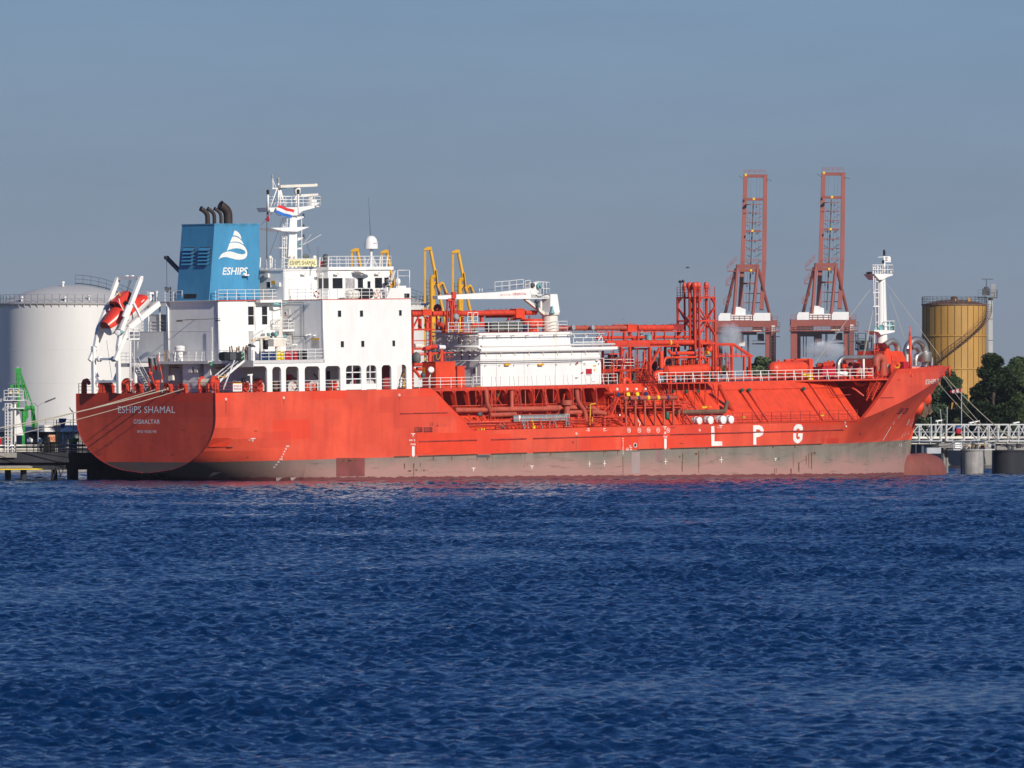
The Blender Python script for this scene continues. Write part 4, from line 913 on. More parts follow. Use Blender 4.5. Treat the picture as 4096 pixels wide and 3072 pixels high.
b = MB(); fl(b, 11, [(457, 712), (494, 710), (500, 800), (497, 903), (595, 903), (597, 957), (461, 960)]); b.build('letter_l', TEXTW, hull)
b = MB(); fl(b, 11, [(984, 700), (1060, 697), (1098, 716), (1118, 755), (1117, 790), (1100, 825), (1062, 845), (1023, 850), (1025, 943), (988, 945)])
ring = [(1022, 752), (1050, 750), (1072, 760), (1080, 775), (1070, 785), (1022, 788)]
b.build('letter_p', TEXTW, hull); b = MB(); fl(b, 11, ring, .013); b.build('letter_p_hole', paint('letter_gap_red', (.58, .062, .034), .5, .1), hull)
b = MB(); fl(b, 11, [(1502, 768), (1508, 725), (1530, 692), (1567, 683), (1605, 692), (1628, 730), (1630, 768), (1590, 768), (1580, 745), (1567, 738), (1548, 745), (1542, 768)])
fl(b, 11, [(1505, 800), (1545, 800), (1545, 855), (1567, 880), (1595, 872), (1596, 842), (1570, 842), (1570, 800), (1633, 800), (1634, 880), (1600, 920), (1567, 928), (1530, 912), (1508, 880)]); b.build('letter_g', TEXTW, hull)
def tmark(b, i, x, y, w=34, h=40, kind='T'):
    if kind == 'T': fl(b, i, [(x-w/2, y), (x+w/2, y), (x+w/2, y+8), (x-w/2, y+8)]); fl(b, i, [(x-4, y+8), (x+4, y+8), (x+4, y+h), (x-4, y+h)])
    elif kind == '+': fl(b, i, [(x-w/2, y-3), (x+w/2, y-3), (x+w/2, y+3), (x-w/2, y+3)]); fl(b, i, [(x-3, y-h), (x+3, y-h), (x+3, y+h), (x-3, y+h)], .012)
    elif kind == 'r': fl(b, i, [(x, y), (x+24, y), (x+24, y+7), (x, y+7)]); fl(b, i, [(x, y+7), (x+6, y+7), (x+6, y+h), (x, y+h)])
    elif kind == 'l': fl(b, i, [(x-24, y), (x, y), (x, y+7), (x-24, y+7)]); fl(b, i, [(x-6, y+7), (x, y+7), (x, y+h), (x-6, y+h)])
b = MB(); tmark(b, 5, 1985, 735, 48, 40); tmark(b, 7, 162, 802, 52, 40); tmark(b, 7, 930, 1235, 46, 42); tmark(b, 7, 1668, 1208, 46, 42); tmark(b, 9, 1453, 650, 46, 42); tmark(b, 11, 580, 697, 46, 40); tmark(b, 11, 1275, 1113, 34, 36)
tmark(b, 9, 495, 676, 24, 40, 'l'); tmark(b, 9, 678, 672, 24, 40, 'r'); tmark(b, 11, 2188, 655, 24, 38, 'l')
for x, y in ((1462, 1092), (2166, 1070)): tmark(b, 9, x, y, 54, 38, '+')
tmark(b, 9, 500, 1125, 40, 38, '+'); tmark(b, 9, 690, 1117, 40, 38, '+')
def tug(i, x, y0, y1, w): fl(b, i, [(x-w, y0), (x+w, y0), (x+w, y1-24), (x, y1), (x-w, y1-24)])
tug(7, 165, 965, 1102, 17); tug(9, 1458, 803, 942, 15)
def word(i, x0, y0, x1, y1, t, bold=.03): a, c = sp(i, x0, y0), sp(i, x1, y1); letters(b, t, stb(a.x, a.z, c.x, c.z), bold)
word(7, 130, 950, 195, 928, 'TUG'); word(7, 118, 898, 190, 876, 'ER 2', .02); word(9, 1432, 795, 1480, 768, 'TUG'); word(9, 1440, 745, 1468, 715, '20'); word(5, 1945, 762, 1970, 750, 'FR25', 0)
for x, t in ((470, 'WB3'), (700, 'SLP4'), (2130, 'SLP5')): word(9, x-18, 708 if x < 2000 else 668, x+18, 696 if x < 2000 else 655, t, 0)
for (x, t) in ((998, '20'), (1128, '19'), (1246, '18'), (1366, '17'), (1494, '16')):
    c = sp(9, x, 698); b.torus(V(c.x, HB+.0, c.z), .24, .028, (0, 1, 0), 22, 5); word(9, x-10, 711, x+10, 684, t, .02)
c = sp(9, 978, 938); b.torus(V(c.x, HB+.0, c.z), .14, .022, (0, 1, 0), 20, 5); fl(b, 9, [(955, 936), (1000, 936), (1000, 940), (955, 940)], .012)
for (x0, y0, x1, y1) in ((1020, 890, 1024, 960), (1000, 893, 1024, 897), (1004, 915, 1040, 919), (1012, 940, 1040, 944), (1004, 905, 1008, 918)): fl(b, 9, [(x0, y0), (x1, y0), (x1, y1), (x0, y1)])
for k, t in enumerate(('9M', '8', '6', '4', '2', '8M', '8', '6', '4')): y = 803+k*24; word(9, 912 if 'M' in t else 918, y+7, 930, y-7, t, .02)
# draught marks aft (slanting) and at the stem
for k, t in enumerate(('8M', '8', '6', '4', '2', '7M', '8', '6', '4')):
    X = sp(0, 1145-k*4, 1790).x; Z = 3.25-k*.26; a = (X, Z); letters(b, t, stb(X, Z, X+(.22 if len(t) == 1 else .4), Z+.15), .02)
# stem marks on the bow
for k in range(12): X = 115.2-k*.05; Z = 3.7-k*.24; letters(b, '8M' if k % 5 == 0 else str((8-2*(k % 5)) or 8), stb(X, Z, X+(.2 if k % 5 else .45), Z+.13), .02)
for X, Z in ((112.6, 2.2), (113.4, 2.4), (112.2, 1.3), (112.9, 1.2)): flat(b, [(X, Z), (X+.22, Z+.02), (X+.28, Z+.4), (X+.18, Z+.4), (X+.16, Z+.1), (X, Z+.08)])
for k in range(22):                                           # bow thruster ring mark, with its cross
    a0, a1 = 6.2832*k/22, 6.2832*(k+.92)/22; c = (112.9, 3.9); flat(b, [(c[0]+.34*math.cos(a0), c[1]+.34*math.sin(a0)), (c[0]+.34*math.cos(a1), c[1]+.34*math.sin(a1)), (c[0]+.27*math.cos(a1), c[1]+.27*math.sin(a1)), (c[0]+.27*math.cos(a0), c[1]+.27*math.sin(a0))])
flat(b, [(112.62, 3.88), (113.18, 3.88), (113.18, 3.93), (112.62, 3.93)]); flat(b, [(112.87, 3.62), (112.93, 3.62), (112.93, 4.18), (112.87, 4.18)], .033)
for k in range(9): a0, a1 = 1.2+k*.5, 1.2+k*.5+.46; c = (114.35, 3.95+.18*(k < 5) - .02); r = .16; cc = (114.35, 4.05 if k < 4 else 3.72); flat(b, [(cc[0]+r*math.cos(a0), cc[1]+r*math.sin(a0)), (cc[0]+r*math.cos(a1), cc[1]+r*math.sin(a1)), (cc[0]+.1*math.cos(a1), cc[1]+.1*math.sin(a1)), (cc[0]+.1*math.cos(a0), cc[1]+.1*math.sin(a0))])
flat(b, [(106.2, 2.05), (106.35, 2.0), (107.15, 3.5), (107.0, 3.55)]); flat(b, [(107.9, 4.4), (108.02, 4.36), (108.2, 5.0), (108.1, 5.05)])
letters(b, '25', stb(107.25, 3.75, 107.6, 4.05), .02)
b.build('hull_marking', TEXTW, hull)
# name on the bow flare
def onbow(i, x, y):
    Y = 6.0
    for _ in range(40): p = sp(i, x, y, Y); Y = .6*Y+.4*(hullY(p.x, p.z))
    return sp(i, x, y, Y), Y
q0, q1, q2 = onbow(13, 1112, 272)[0], onbow(13, 1275, 272)[0], onbow(13, 1130, 218)[0]
b = MB(); letters(b, 'ESHIPS SHAMAL', lambda u, v: (lambda X, Z: V(X, hullY(X, Z)+.06+.16*u, Z))(lerp(q0.x, min(q1.x, 120.2), u)+(q2.x-q0.x)*v*.3, lerp(q0.z, q2.z, v)+.12*u), .0, 1.05); b.build('bow_lettering', TEXTW, hull)
# rust runs
RUST = paint('rust_run', (.19, .075, .03), .85, .5, .6, 3); r4 = random.Random(8); b = MB()
for i, x, y0, y1, w_ in ((7, 55, 1180, 1250, 16), (7, 172, 1180, 1360, 14), (7, 205, 1255, 1275, 34), (7, 255, 1175, 1220, 8), (7, 972, 1108, 1155, 12), (7, 1105, 1108, 1145, 26), (7, 1150, 1062, 1110, 8), (7, 1430, 1062, 1108, 9), (7, 1520, 1062, 1085, 14), (7, 1570, 1200, 1232, 7), (7, 1605, 1172, 1222, 8), (7, 300, 1258, 1275, 26), (7, 655, 1075, 1150, 18), (7, 120, 1268, 1285, 50), (9, 922, 1030, 1265, 11), (9, 855, 960, 1015, 14), (9, 675, 965, 1035, 10), (9, 1675, 985, 1100, 9), (9, 1668, 1100, 1215, 14), (9, 1850, 985, 1010, 30), (9, 1882, 965, 1245, 9), (9, 1640, 1020, 1050, 30), (11, 95, 1048, 1290, 9), (11, 297, 1015, 1300, 9), (11, 268, 1050, 1075, 40), (11, 1320, 1105, 1140, 8), (11, 1595, 1165, 1290, 22), (11, 1485, 1245, 1330, 18), (11, 1700, 1080, 1200, 12), (11, 1738, 1055, 1240, 10), (11, 1778, 1040, 1255, 14), (11, 1830, 1035, 1060, 40), (11, 1262, 1240, 1320, 6), (11, 1285, 1240, 1310, 6), (11, 1515, 1020, 1240, 5), (5, 1682, 325, 470, 6), (4, 545, 1225, 1298, 7), (4, 1908, 1190, 1250, 6), (9, 332, 755, 960, 5), (9, 700, 962, 985, 40), (11, 1240, 948, 990, 30), (11, 1540, 945, 985, 30), (11, 400, 985, 1010, 40), (7, 1900, 1050, 1085, 24), (7, 420, 1100, 1130, 20), (5, 2100, 1100, 1150, 10)):
    n = 5; L_ = [(x-w_/2*(1-.55*k/n)*r4.uniform(.5, 1.2), y0+(y1-y0)*k/n) for k in range(n+1)]; R_ = [(x+w_/2*(1-.55*k/n)*r4.uniform(.5, 1.2), y0+(y1-y0)*k/n) for k in range(n, -1, -1)]; fl(b, i, L_+R_, .007)
for x0 in (1420, 1445, 1520, 1535, 1560): fl(b, 0, [(x0-60+280*0, 1838+r4.uniform(0, 6)), (x0-20, 1838), (x0-15, 1844), (x0-55, 1848)], .007) if x0 < 1450 else None
b.build('rust_run', RUST, hull)
b = MB()                                                      # scrapes and scuffs on the red side
for i, x, y, w_, h_ in ((7, 385, 690, 6, 50), (7, 408, 685, 8, 45), (7, 470, 705, 30, 16), (7, 562, 698, 6, 16), (5, 2005, 657, 40, 5), (5, 1990, 945, 20, 14), (9, 1660, 865, 60, 12), (9, 1560, 665, 70, 12), (9, 1720, 780, 10, 16), (13, 530, 820, 14, 30), (13, 545, 830, 8, 30), (13, 750, 608, 12, 40), (9, 290, 850, 26, 30), (7, 1235, 1012, 60, 4), (7, 2050, 1000, 50, 5), (11, 640, 800, 50, 5), (11, 1100, 785, 120, 5)):
    fl(b, i, [(x-w_/2, y-h_/2), (x+w_/2*r4.uniform(.4, 1), y-h_/2), (x+w_/2, y+h_/2), (x-w_/2*r4.uniform(.4, 1), y+h_/2)], .006)
b.build('scuff_mark', paint('scuff', (.22, .05, .035), .8, .5, .3, 3), hull)
# white triangles near the stern, overboard scupper rings, freeing ports
b = MB()
for (x, y) in ((1207, 1062), (1545, 1132), (1616, 1145)):
    X = 3.6 if x < 1300 else (9.9 if x < 1600 else 11.4); Z = .62 if x < 1300 else -.05; r = .34; flat(b, [(X-r, Z+.2), (X+r, Z+.2), (X+.03, Z-.28)], .05)
b.each('propeller_warning_triangle', paint('faded_marking', (.62, .48, .42), .6), hull)
b = MB()
for i, x, y in ((5, 1682, 315), (4, 545, 1213), (4, 1908, 1180), (9, 332, 742), (9, 1890, 698), (9, 1075, 888), (0, 3401, 1704)):
    p = sp(i, x, y); r = .10 if i != 9 or y < 800 else .22; b.torus(V(p.x, hullY(p.x, p.z)+.02, p.z), r, .035, (0, 1, 0), 14, 5)
b.each('scupper_ring', TEXTW, hull)
p = sp(9, 1075, 888); MB().lathe(V(p.x, HB-.02, p.z), [(.2, 0), (.2, .035), (1e-5, .04)], 14, (0, -1, 0)).build('discharge_opening', BLACK, hull)
def port_grid(X0, Z0, X1, Z1):
    b = MB(); flat(b, [(X0, Z0), (X1, Z0), (X1, Z1), (X0, Z1)], .02); o = b.build('freeing_port', BLACK, hull)
    b = MB()
    for k in range(1, 5): z = lerp(Z0, Z1, k/5); b.tube(V(X0, hullY(X0, z)+.03, z), V(X1, hullY(X1, z)+.03, z), .035, 5)
    b.build('port_bar', RED, o)
for x0, x1 in ((182, 278), (300, 405)): a, c = sp(7, x0, 786), sp(7, x1, 724); port_grid(a.x, a.z, c.x, c.z)
for X0, X1 in ((106.5, 108.0), (108.5, 109.9)): port_grid(X0, 4.95, X1, 5.5)
# decks ----------------------------------------------------------------
def deckpoly(Xa, Xb, z, name, inset=.06, m=RED, n=20):
    xs_ = np.linspace(Xa, Xb, n+1); b = MB(); b.prism([V(x, hullY(x, z)-inset, z) for x in xs_]+[V(x, -hullY(x, z)+inset, z) for x in xs_[::-1]], (0, 0, -.08)); return b.build(name, m, ship)
deckpoly(.05, XS0+1.5, DK-.04, 'poop_deck', .06, DECKR); deckpoly(STEP[2].x-1, XB1+.6, MD-.02, 'main_deck', .08)
deckpoly(XB1-.6, 122.2, DK+.1, 'forecastle_deck', .12)
# bulwark of the forecastle: inner side and cap
b = MB(); xs_ = list(np.linspace(XB1, 121.8, 20))
for s in (1, -1):
    for x0, x1 in zip(xs_[:-1], xs_[1:]):
        b.hexa([V(x0, s*(hullY(x0, 9)-.12), DK), V(x1, s*(hullY(x1, 9)-.12), DK), V(x1, s*(hullY(x1, 9)-.02), DK), V(x0, s*(hullY(x0, 9)-.02), DK), V(x0, s*(hullY(x0, 9.8)-.12), ztop(x0)+.03), V(x1, s*(hullY(x1, 9.8)-.12), ztop(x1)+.03), V(x1, s*(hullY(x1, 9.8)+.02), ztop(x1)+.03), V(x0, s*(hullY(x0, 9.8)+.02), ztop(x0)+.03)])
b.build('bulwark', RED2, hull)
# side plating return: thickness of the raised quarter and of the bow shoulder
for xs_ in ([STEP[0].x-.9]+[p.x for p in STEP], list(np.linspace(XB0, XB1, 12))):
    b = MB()
    for s in (1, -1):
        for x0, x1 in zip(xs_[:-1], xs_[1:]): y0, y1 = hullY(x0, ztop(x0)), hullY(x1, ztop(x1)); b.poly([V(x0, s*(y0+.03), ztop(x0)+.01), V(x1, s*(y1+.03), ztop(x1)+.01), V(x1, s*(y1-.45), ztop(x1)+.01), V(x0, s*(y0-.45), ztop(x0)+.01)])
    b.build('sheer_strake_cap', RED, hull)
# forecastle bulkhead, recess under it, trunk -----------------------------
TE, TF = 5.4, 9.4                                             # trunk edge and foot, half breadths
b = MB(); zs_ = np.linspace(MD, DK, 7); xb_ = XB1+.3; b.poly([V(xb_, hullY(xb_, z)-.12, z) for z in zs_]+[V(xb_, -hullY(xb_, z)+.12, z) for z in zs_[::-1]]); b.build('forecastle_bulkhead', RED, ship)
XT0, XT1, XTM = 27.4, 98.2, 61.2
def sec(X, f=1.0): return [V(X, TF*f, MD), V(X, lerp(TF, TE, .52)*f, lerp(MD, DK, .52)), V(X, TE*f, DK), V(X, -TE*f, DK), V(X, -TF*f, MD)]
def seca(X): return [V(X, TF, MD), V(X, lerp(TF, TE, .52), lerp(MD, DK, .52)), V(X, .6, lerp(MD, DK, .56)), V(X, .5, DK), V(X, -3.3, DK), V(X, -TF, MD)]  # aft section: recess wall pushed far inboard so shade fills the openings
b = MB()
def loft(rows):
    n = len(b.v); m = len(rows[0])
    for r in rows: b.v += r
    for i in range(len(rows)-1):
        for k in range(m-1): b.face((n+i*m+k, n+i*m+k+1, n+(i+1)*m+k+1, n+(i+1)*m+k))
    b.face([n+(len(rows)-1)*m+k for k in range(m)]); b.face([n+k for k in range(m)][::-1])
loft([sec(XTM), sec(XT1), sec(XT1+2.4, .35)]); loft([seca(XT0), seca(XTM-.05)]); trunk = b.build('cargo_trunk', RED2, ship)
MB().sbox(XTM, XT1-.2, -TE+.3, TE-.3, DK+.001, DK+.012).build('added_deck_sheet', DECKR, trunk)  # dark sheet added over the trunk top to damp red bounce
b = MB()
for k in range(1, 12):                                       # weld seams of the trunk plating
    X = lerp(66, 97, k/12); b.tube(V(X, TF+.01, MD), V(X, TE+.01, DK), .012, 4)
z = lerp(MD, DK, .80); yy = lerp(TF, TE, .80); b.tube(V(64, yy+.05, z), V(XB1, yy+.05, z), .06, 6)
for k in range(14): X = 65+k*2.8; b.box(V(X, yy-.05, z-.12), V(X+.25, yy+.14, z+.06))
b.build('foot_rail', RED, trunk)
# deck over the gap between trunk and forecastle, with its shadowed underside
b = MB(); b.prism([V(XT1-7, TE, DK), V(XT1-2.5, TE+1.4, DK), V(XT1, 7.9, DK), V(XB1+.4, 9.1, DK), V(XB1+.4, -9.1, DK), V(XT1-2.5, -TE-1, DK), V(XT1-7, -TE, DK)], (0, 0, -.16)); b.build('upper_deck', RED, ship)
PATCH = paint('repaint_patch', (.70, .055, .018), .45, .06); PATCH2 = paint('repaint_patch_dull', (.60, .05, .028), .5, .1)
for i, q, m in ((7, (205, 792, 958, 1058), PATCH), (9, (893, 735, 1112, 938), PATCH), (9, (1035, 680, 1112, 735), PATCH), (5, (1590, 735, 1765, 830), PATCH), (9, (1120, 735, 1330, 760), PATCH2), (9, (1315, 860, 1340, 938), PATCH2), (11, (1930, 860, 2180, 925), PATCH2),
                (0, (1345, 1832, 1458, 1905), paint('boot_maroon_patch', (.20, .05, .045), .6, .2)), (9, (1030, 975, 1135, 1240), paint('boot_grey_patch', (.33, .25, .24), .6, .06)), (9, (1335, 930, 1420, 1085), paint('boot_mauve_patch', (.26, .16, .15), .6, .1)), (7, (965, 1075, 1135, 1105), DGREY)):
    b = MB(); x0, y0, x1, y1 = q; fl(b, i, [(lerp(x0, x1, k/6), y0) for k in range(7)]+[(lerp(x1, x0, k/6), y1) for k in range(7)], .004); b.build('repainted_patch', m, hull)
# ------------------------------------------------------------------ accommodation
D2, D3, D4 = 12.03, 18.08, 21.1
XA = sp(0, 1293, 1440).x; XF = sp(0, 1645, 1300).x
YB = -ap(4, 515, 640, XA).y; XBa = sp(1, 1825, 470, YB).x
def part(mb, name, m, par=None, mats=None): return mb.build(name, m, par or ship, mats=mats)
acc = part(MB().sbox(XA, XF, -HB, HB, D2-.35, D3), 'accommodation_block', WHITE)
def window(par, i, x0, y0, x1, y1, Y, name='window', fr=.07, glass=GLASS, mull=0):
    """window in a fore-and-aft wall: frame proud of the wall, dark pane"""
    a, c = sp(i, x0, y1, Y), sp(i, x1, y0, Y); b = MB()
    b.sbox(a.x-fr, c.x+fr, Y-.05, Y+.025, a.z-fr, c.z+fr); b.mi = 1; b.sbox(a.x, c.x, Y-.05, Y+.035, a.z, c.z); b.mi = 0
    if mull: z = lerp(a.z, c.z, mull); b.sbox(a.x, c.x, Y, Y+.05, z-.03, z+.03)
    return b.build(name, None, par, mats=[WHITE2, glass])
def awindow(par, i, x0, y0, x1, y1, X, name='window', fr=.05, glass=GLASS):
    """the same in an aft-facing wall"""
    a, c = ap(i, x0, y1, X), ap(i, x1, y0, X); b = MB()
    b.sbox(X+.05, X-.025, -a.y-fr, -c.y+fr, a.z-fr, c.z+fr); b.mi = 1; b.sbox(X+.05, X-.035, -a.y, -c.y, a.z, c.z)
    return b.build(name, None, par, mats=[WHITE2, glass])
for q in ((1183, 183, 1220, 258), (1443, 182, 1478, 256), (1904, 178, 1934, 244), (1217, 544, 1252, 616), (1458, 540, 1493, 612), (1826, 535, 1856, 604)): window(acc, 4, *q, HB, fr=.05)
b = MB(); zs_ = sp(4, 1400, 408).z; b.sbox(XA+.1, XF, HB, HB+.012, zs_-.015, zs_+.015); b.sbox(XA+.1, XF, HB, HB+.012, D2-.1, D2-.07); b.tube(V(XA+.02, HB+.03, D2+.1), V(XA+.02, HB+.03, D3-.1), .07, 6); b.build('weld_seam', WHITE2, acc)
MB().sbox(XA, XF, HB+.001, HB+.03, D3-.02, D3+.05).sbox(XA-.03, XA, YB, HB+.02, D3-.02, D3+.05).build('deck_edge_stripe', RED, acc)
# aft-facing wall details
def adoor(par, i, x0, y0, x1, y1, X, name='door'):
    a, c = ap(i, x0, y1, X), ap(i, x1, y0, X); b = MB(); b.sbox(X+.03, X-.05, -a.y, -c.y, a.z, c.z); b.sbox(X-.05, X-.09, -a.y+.08, -c.y-.08, a.z+.12, c.z-.1)
    d = b.build(name, GREYW, par); return d, a, c
for q, hole in (((530, 158, 622, 395), (578, 215)), ((556, 540, 622, 640), (586, 577))):
    d, a, c = adoor(acc, 4, *q, XA); h = ap(4, *hole, XA); b = MB(); b.lathe(V(XA-.09, -h.y, h.z), [(.2, 0), (.2, .03), (.15, .04)], 14, (-1, 0, 0)); b.mi = 1; b.lathe(V(XA-.10, -h.y, h.z), [(.13, 0), (.13, .035), (1e-5, .036)], 14, (-1, 0, 0)); b.build('porthole', None, acc, mats=[WHITE, BLACK])
b = MB(); h = ap(4, 580, 242, XA); b.sbox(XA-.09, XA-.10, -h.y-.12, -h.y+.12, h.z-.05, h.z+.05); b.build('door_plate', TEXTR, acc)
a, c = ap(4, 875, 620, XA), ap(4, 970, 505, XA); b = MB(); b.sbox(XA, XA-.03, -a.y, -c.y, a.z, c.z); b.mi = 1; b.sbox(XA-.03, XA-.036, -a.y+.03, -c.y-.03, c.z-.22, c.z-.03); b.mi = 2
for k in range(5):
    z = lerp(a.z, c.z, .18+.13*k); b.sbox(XA-.03, XA-.036, -a.y+.06, lerp(-a.y, -c.y, .55+.35*((k*37) % 5)/5), z-.02, z+.02)
b.build('notice_board', None, acc, mats=[paint('board_grey', (.5, .47, .44), .6), YEL, GREY])
a = ap(4, 535, 430, XA); c = ap(4, 668, 405, XA); b = MB(); b.sbox(XA, XA-1.6, -a.y, -c.y, a.z, c.z); pl = b.build('landing', WHITE, acc)
b = MB(); rail(b, [V(XA, -a.y+.03, c.z), V(XA-1.55, -a.y+.03, c.z), V(XA-1.55, -c.y-.03, c.z), V(XA, -c.y-.03, c.z)], 1.05, 1, 3, .03, .035); b.tube(V(XA-1.55, -c.y-.2, c.z), V(XA-1.55, -c.y-.2, D3-.2), .05, 6); b.build('landing_rail', WHITE2, acc)
b = MB()                                                       # conduits and brackets on the aft wall
for pts in (((515, 90), (775, 90), (775, 485), (805, 525), (808, 640)), ((655, 490), (800, 488)), ((550, 455), (600, 470), (645, 465), (652, 600))): b.path([ap(4, x, y, XA-.08) for x, y in pts], .028, 5)
b.build('cable_run', DGREY, acc)
b = MB()
for x, y in ((540, 105), (815, 478), (850, 470), (905, 480), (660, 590), (690, 590)):
    p = ap(4, x, y, XA-.15); b.ball(p, .13, 8, (1.6, 1, .8)); b.tube(p, p+Vector((.2, 0, .1)), .04, 5)
b.each('wall_lamp', WHITE2, acc)
p = ap(4, 505, 115, XA-1.2); b = MB(); b.lathe(p, [(.06, 0), (.12, .2), (.32, .55), (.34, .62), (1e-5, .5)], 12, (-.5, .75, .15)); b.tube(p, p+Vector((1.2, 0, .2)), .05, 6); b.build('horn', TEAL, acc)
# lower deckhouse and the side gallery with its openings
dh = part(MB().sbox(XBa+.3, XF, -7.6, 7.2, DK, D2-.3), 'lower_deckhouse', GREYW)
X0g = sp(4, 350, 1000).x; zt_ = lambda y: sp(4, 1000, y).z
holes = [(410, 515, 848), (570, 722, 845), (792, 970, 842), (1036, 1212, 838), (1280, 1460, 833), (1520, 1638, 830), (1700, 1814, 827), (1880, 1992, 822)]
b = MB(); hs = [(sp(4, x0, 900).x, sp(4, x1, 900).x, sp(4, x0, y).z) for x0, x1, y in holes]
ztop_g = D2-.35; edges = [X0g]+[v for h in hs for v in h[:2]]+[XF]
for k in range(0, len(edges), 2): b.sbox(edges[k], edges[k+1], HB-.22, HB, DK, ztop_g)
for x0, x1, z in hs:
    b.sbox(x0, x1, HB-.22, HB, z, ztop_g); r = .42
    for s, xc in ((1, x0), (-1, x1)):
        b.prism([V(xc, HB-.001, z), V(xc+s*r, HB-.001, z)]+[V(xc+s*r*(1-math.sin(t)), HB-.001, z-r*(1-math.cos(t))) for t in np.linspace(0, math.pi/2, 6)[1:]], (0, .21, 0))
xq = sp(4, 190, 900).x; b.sbox(xq, X0g, HB-.22, HB, zt_(826), ztop_g)
r = .5; b.prism([V(X0g, HB-.001, zt_(826)), V(X0g-r, HB-.001, zt_(826))]+[V(X0g-r*(1-math.sin(t)), HB-.001, zt_(826)-r*(1-math.cos(t))) for t in np.linspace(0, math.pi/2, 6)[1:]], (0, .21, 0))
gal = part(b, 'side_gallery', WHITE)
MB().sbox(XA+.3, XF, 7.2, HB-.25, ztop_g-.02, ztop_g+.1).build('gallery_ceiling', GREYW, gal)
b = MB()
for n_, (x0, x1, z) in enumerate(hs):
    if n_ in (4, 5): continue
    for zz_ in (DK+.38, DK+.72, DK+1.05): b.tube(V(x0, HB-.1, zz_), V(x1, HB-.1, zz_), .028, 4)
    k = max(1, round((x1-x0)/1.1))
    for j in range(1, k): x = lerp(x0, x1, j/k); b.tube(V(x, HB-.1, DK), V(x, HB-.1, DK+1.05), .03, 4)
b.build('gallery_rail', WHITE2, gal)
for n_, crosses in ((4, (1362,)), (5, (1570,))):
    x0, x1, z = hs[n_]; b = MB(); b.sbox(x0, x1, HB-.16, HB-.06, DK+.05, DK+.62)
    for y in (912, 990): zz_ = sp(4, 1400, y).z; b.sbox(x0, x1, HB-.16, HB-.06, zz_-.05, zz_+.05)
    for xx_ in crosses: X = sp(4, xx_, 900).x; b.sbox(X-.05, X+.05, HB-.16, HB-.06, DK+.6, z)
    b.build('shell_door_grid', WHITE, gal)
# things seen through the openings, on the inner wall at Y = 7.2
def iw(x0, y0, x1, y1, m, name, dep=.25, Y=7.2): a, c = sp(4, x0, y1, Y), sp(4, x1, y0, Y); b = MB(); b.sbox(a.x, c.x, Y, Y+dep, a.z, c.z); b.sbox(a.x+.05, c.x-.05, Y+dep, Y+dep+.02, a.z+.05, c.z-.05); return b.build(name, m, dh)
iw(575, 938, 625, 1010, DRUMR, 'fire_locker'); iw(1052, 895, 1090, 1000, BLACK, 'door_opening', .03); iw(1285, 920, 1330, 955, BLACK, 'vent_louvre', .05); iw(1370, 880, 1385, 1060, DRUMR, 'hose_pipe', .1)
iw(1395, 860, 1445, 1050, BLACK, 'door_opening', .03); iw(1712, 915, 1742, 942, DRUMR, 'alarm_box'); iw(1735, 980, 1805, 1000, YELB, 'safety_stripe', .03); iw(1590, 990, 1625, 1002, YELB, 'safety_stripe', .03); iw(1715, 1005, 1740, 1030, BLACK, 'cable_box')
b = MB()
for x, y, x1, y1 in ((640, 950, 690, 985), (905, 930, 955, 990)): b.path([sp(4, x, y, 7.35), sp(4, (x+x1)/2, y+30, 7.4), sp(4, x1, y1, 7.35)], .06, 6)
b.lathe(sp(4, 1787, 915, 7.25), [(.28, 0), (.28, .2), (1e-5, .22)], 16, (0, -1, 0)); b.each('hose_reel', BROWN, dh)
b = MB(); X = sp(4, 1940, 900).x
b.prism([V(X-1.0, 7.6, DK+.02), V(X+1.2, 7.6, DK+.02), V(X+1.2, 7.6, DK+3), V(X-1.0, 7.6, DK+3)], (0, -.1, 0)); b.build('red_bulkhead', DRED, dh)
b = MB(); ladder(b, sp(4, 1915, 1100, 9), sp(4, 1975, 860, 9), .5, (0, 1, 0), .3, .045); b.path([sp(4, 1935, 960, 9.3), sp(4, 1975, 855, 9.3), sp(4, 1975, 1100, 9.3)], .04, 5); b.build('gallery_ladder', WHITE2, gal)
# decks at the first tier
xs0 = sp(4, 190, 780).x
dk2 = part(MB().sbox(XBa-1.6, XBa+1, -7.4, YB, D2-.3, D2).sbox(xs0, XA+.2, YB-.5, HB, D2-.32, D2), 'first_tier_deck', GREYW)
b = MB()
b.sbox(xs0, xs0-.05, sp(4, 0, 0).x*0+6.2, HB, D2-1.0+.35, D2); b.build('deck_fascia', GREYW, dk2)
b = MB(); rail(b, [V(xs0+1.1, HB-.05, D2), V(XA, HB-.05, D2)], 1.05, 1.15, 3, .03, .035); rail(b, [V(xs0, YB+.1, D2), V(xs0, 8.5, D2)], 1.05, 1.2, 3, .03, .035); rail(b, [V(xs0, 9.3, D2), V(xs0, HB-.1, D2)], 1.05, 1.2, 3, .03, .035); b.build('railing', WHITE2, dk2)
yR0, yR1 = -ap(1, 1085, 1100, XBa-1.5).y, -ap(1, 1740, 1100, XBa-1.5).y
b = MB(); rail(b, [V(XBa-1.5, yR0, D2), V(XBa-1.5, yR1, D2)], 1.05, 1.2, 3, .03, .035)
for x in (1095, 1290, 1545, 1620): p = ap(1, x, 1200, XBa-1.45); b.bar(V(XBa-1.5, -p.y, D2), V(XBa-1.5, -p.y+.12, D2+.9), .09, .14)
b.build('railing', WHITE2, dk2)
b = MB(); x = XBa-1.5
for z in (.35, .7, 1.03): b.tube(V(x-.05, -ap(1, 1160, 1200, x).y, D2+z), V(x-.05, -ap(1, 1205, 1200, x).y, D2+z), .025, 4)
for xx_ in (1160, 1205): y = -ap(1, xx_, 1200, x).y; b.tube(V(x-.05, y, D2), V(x-.05, y, D2+1.05), .03, 4)
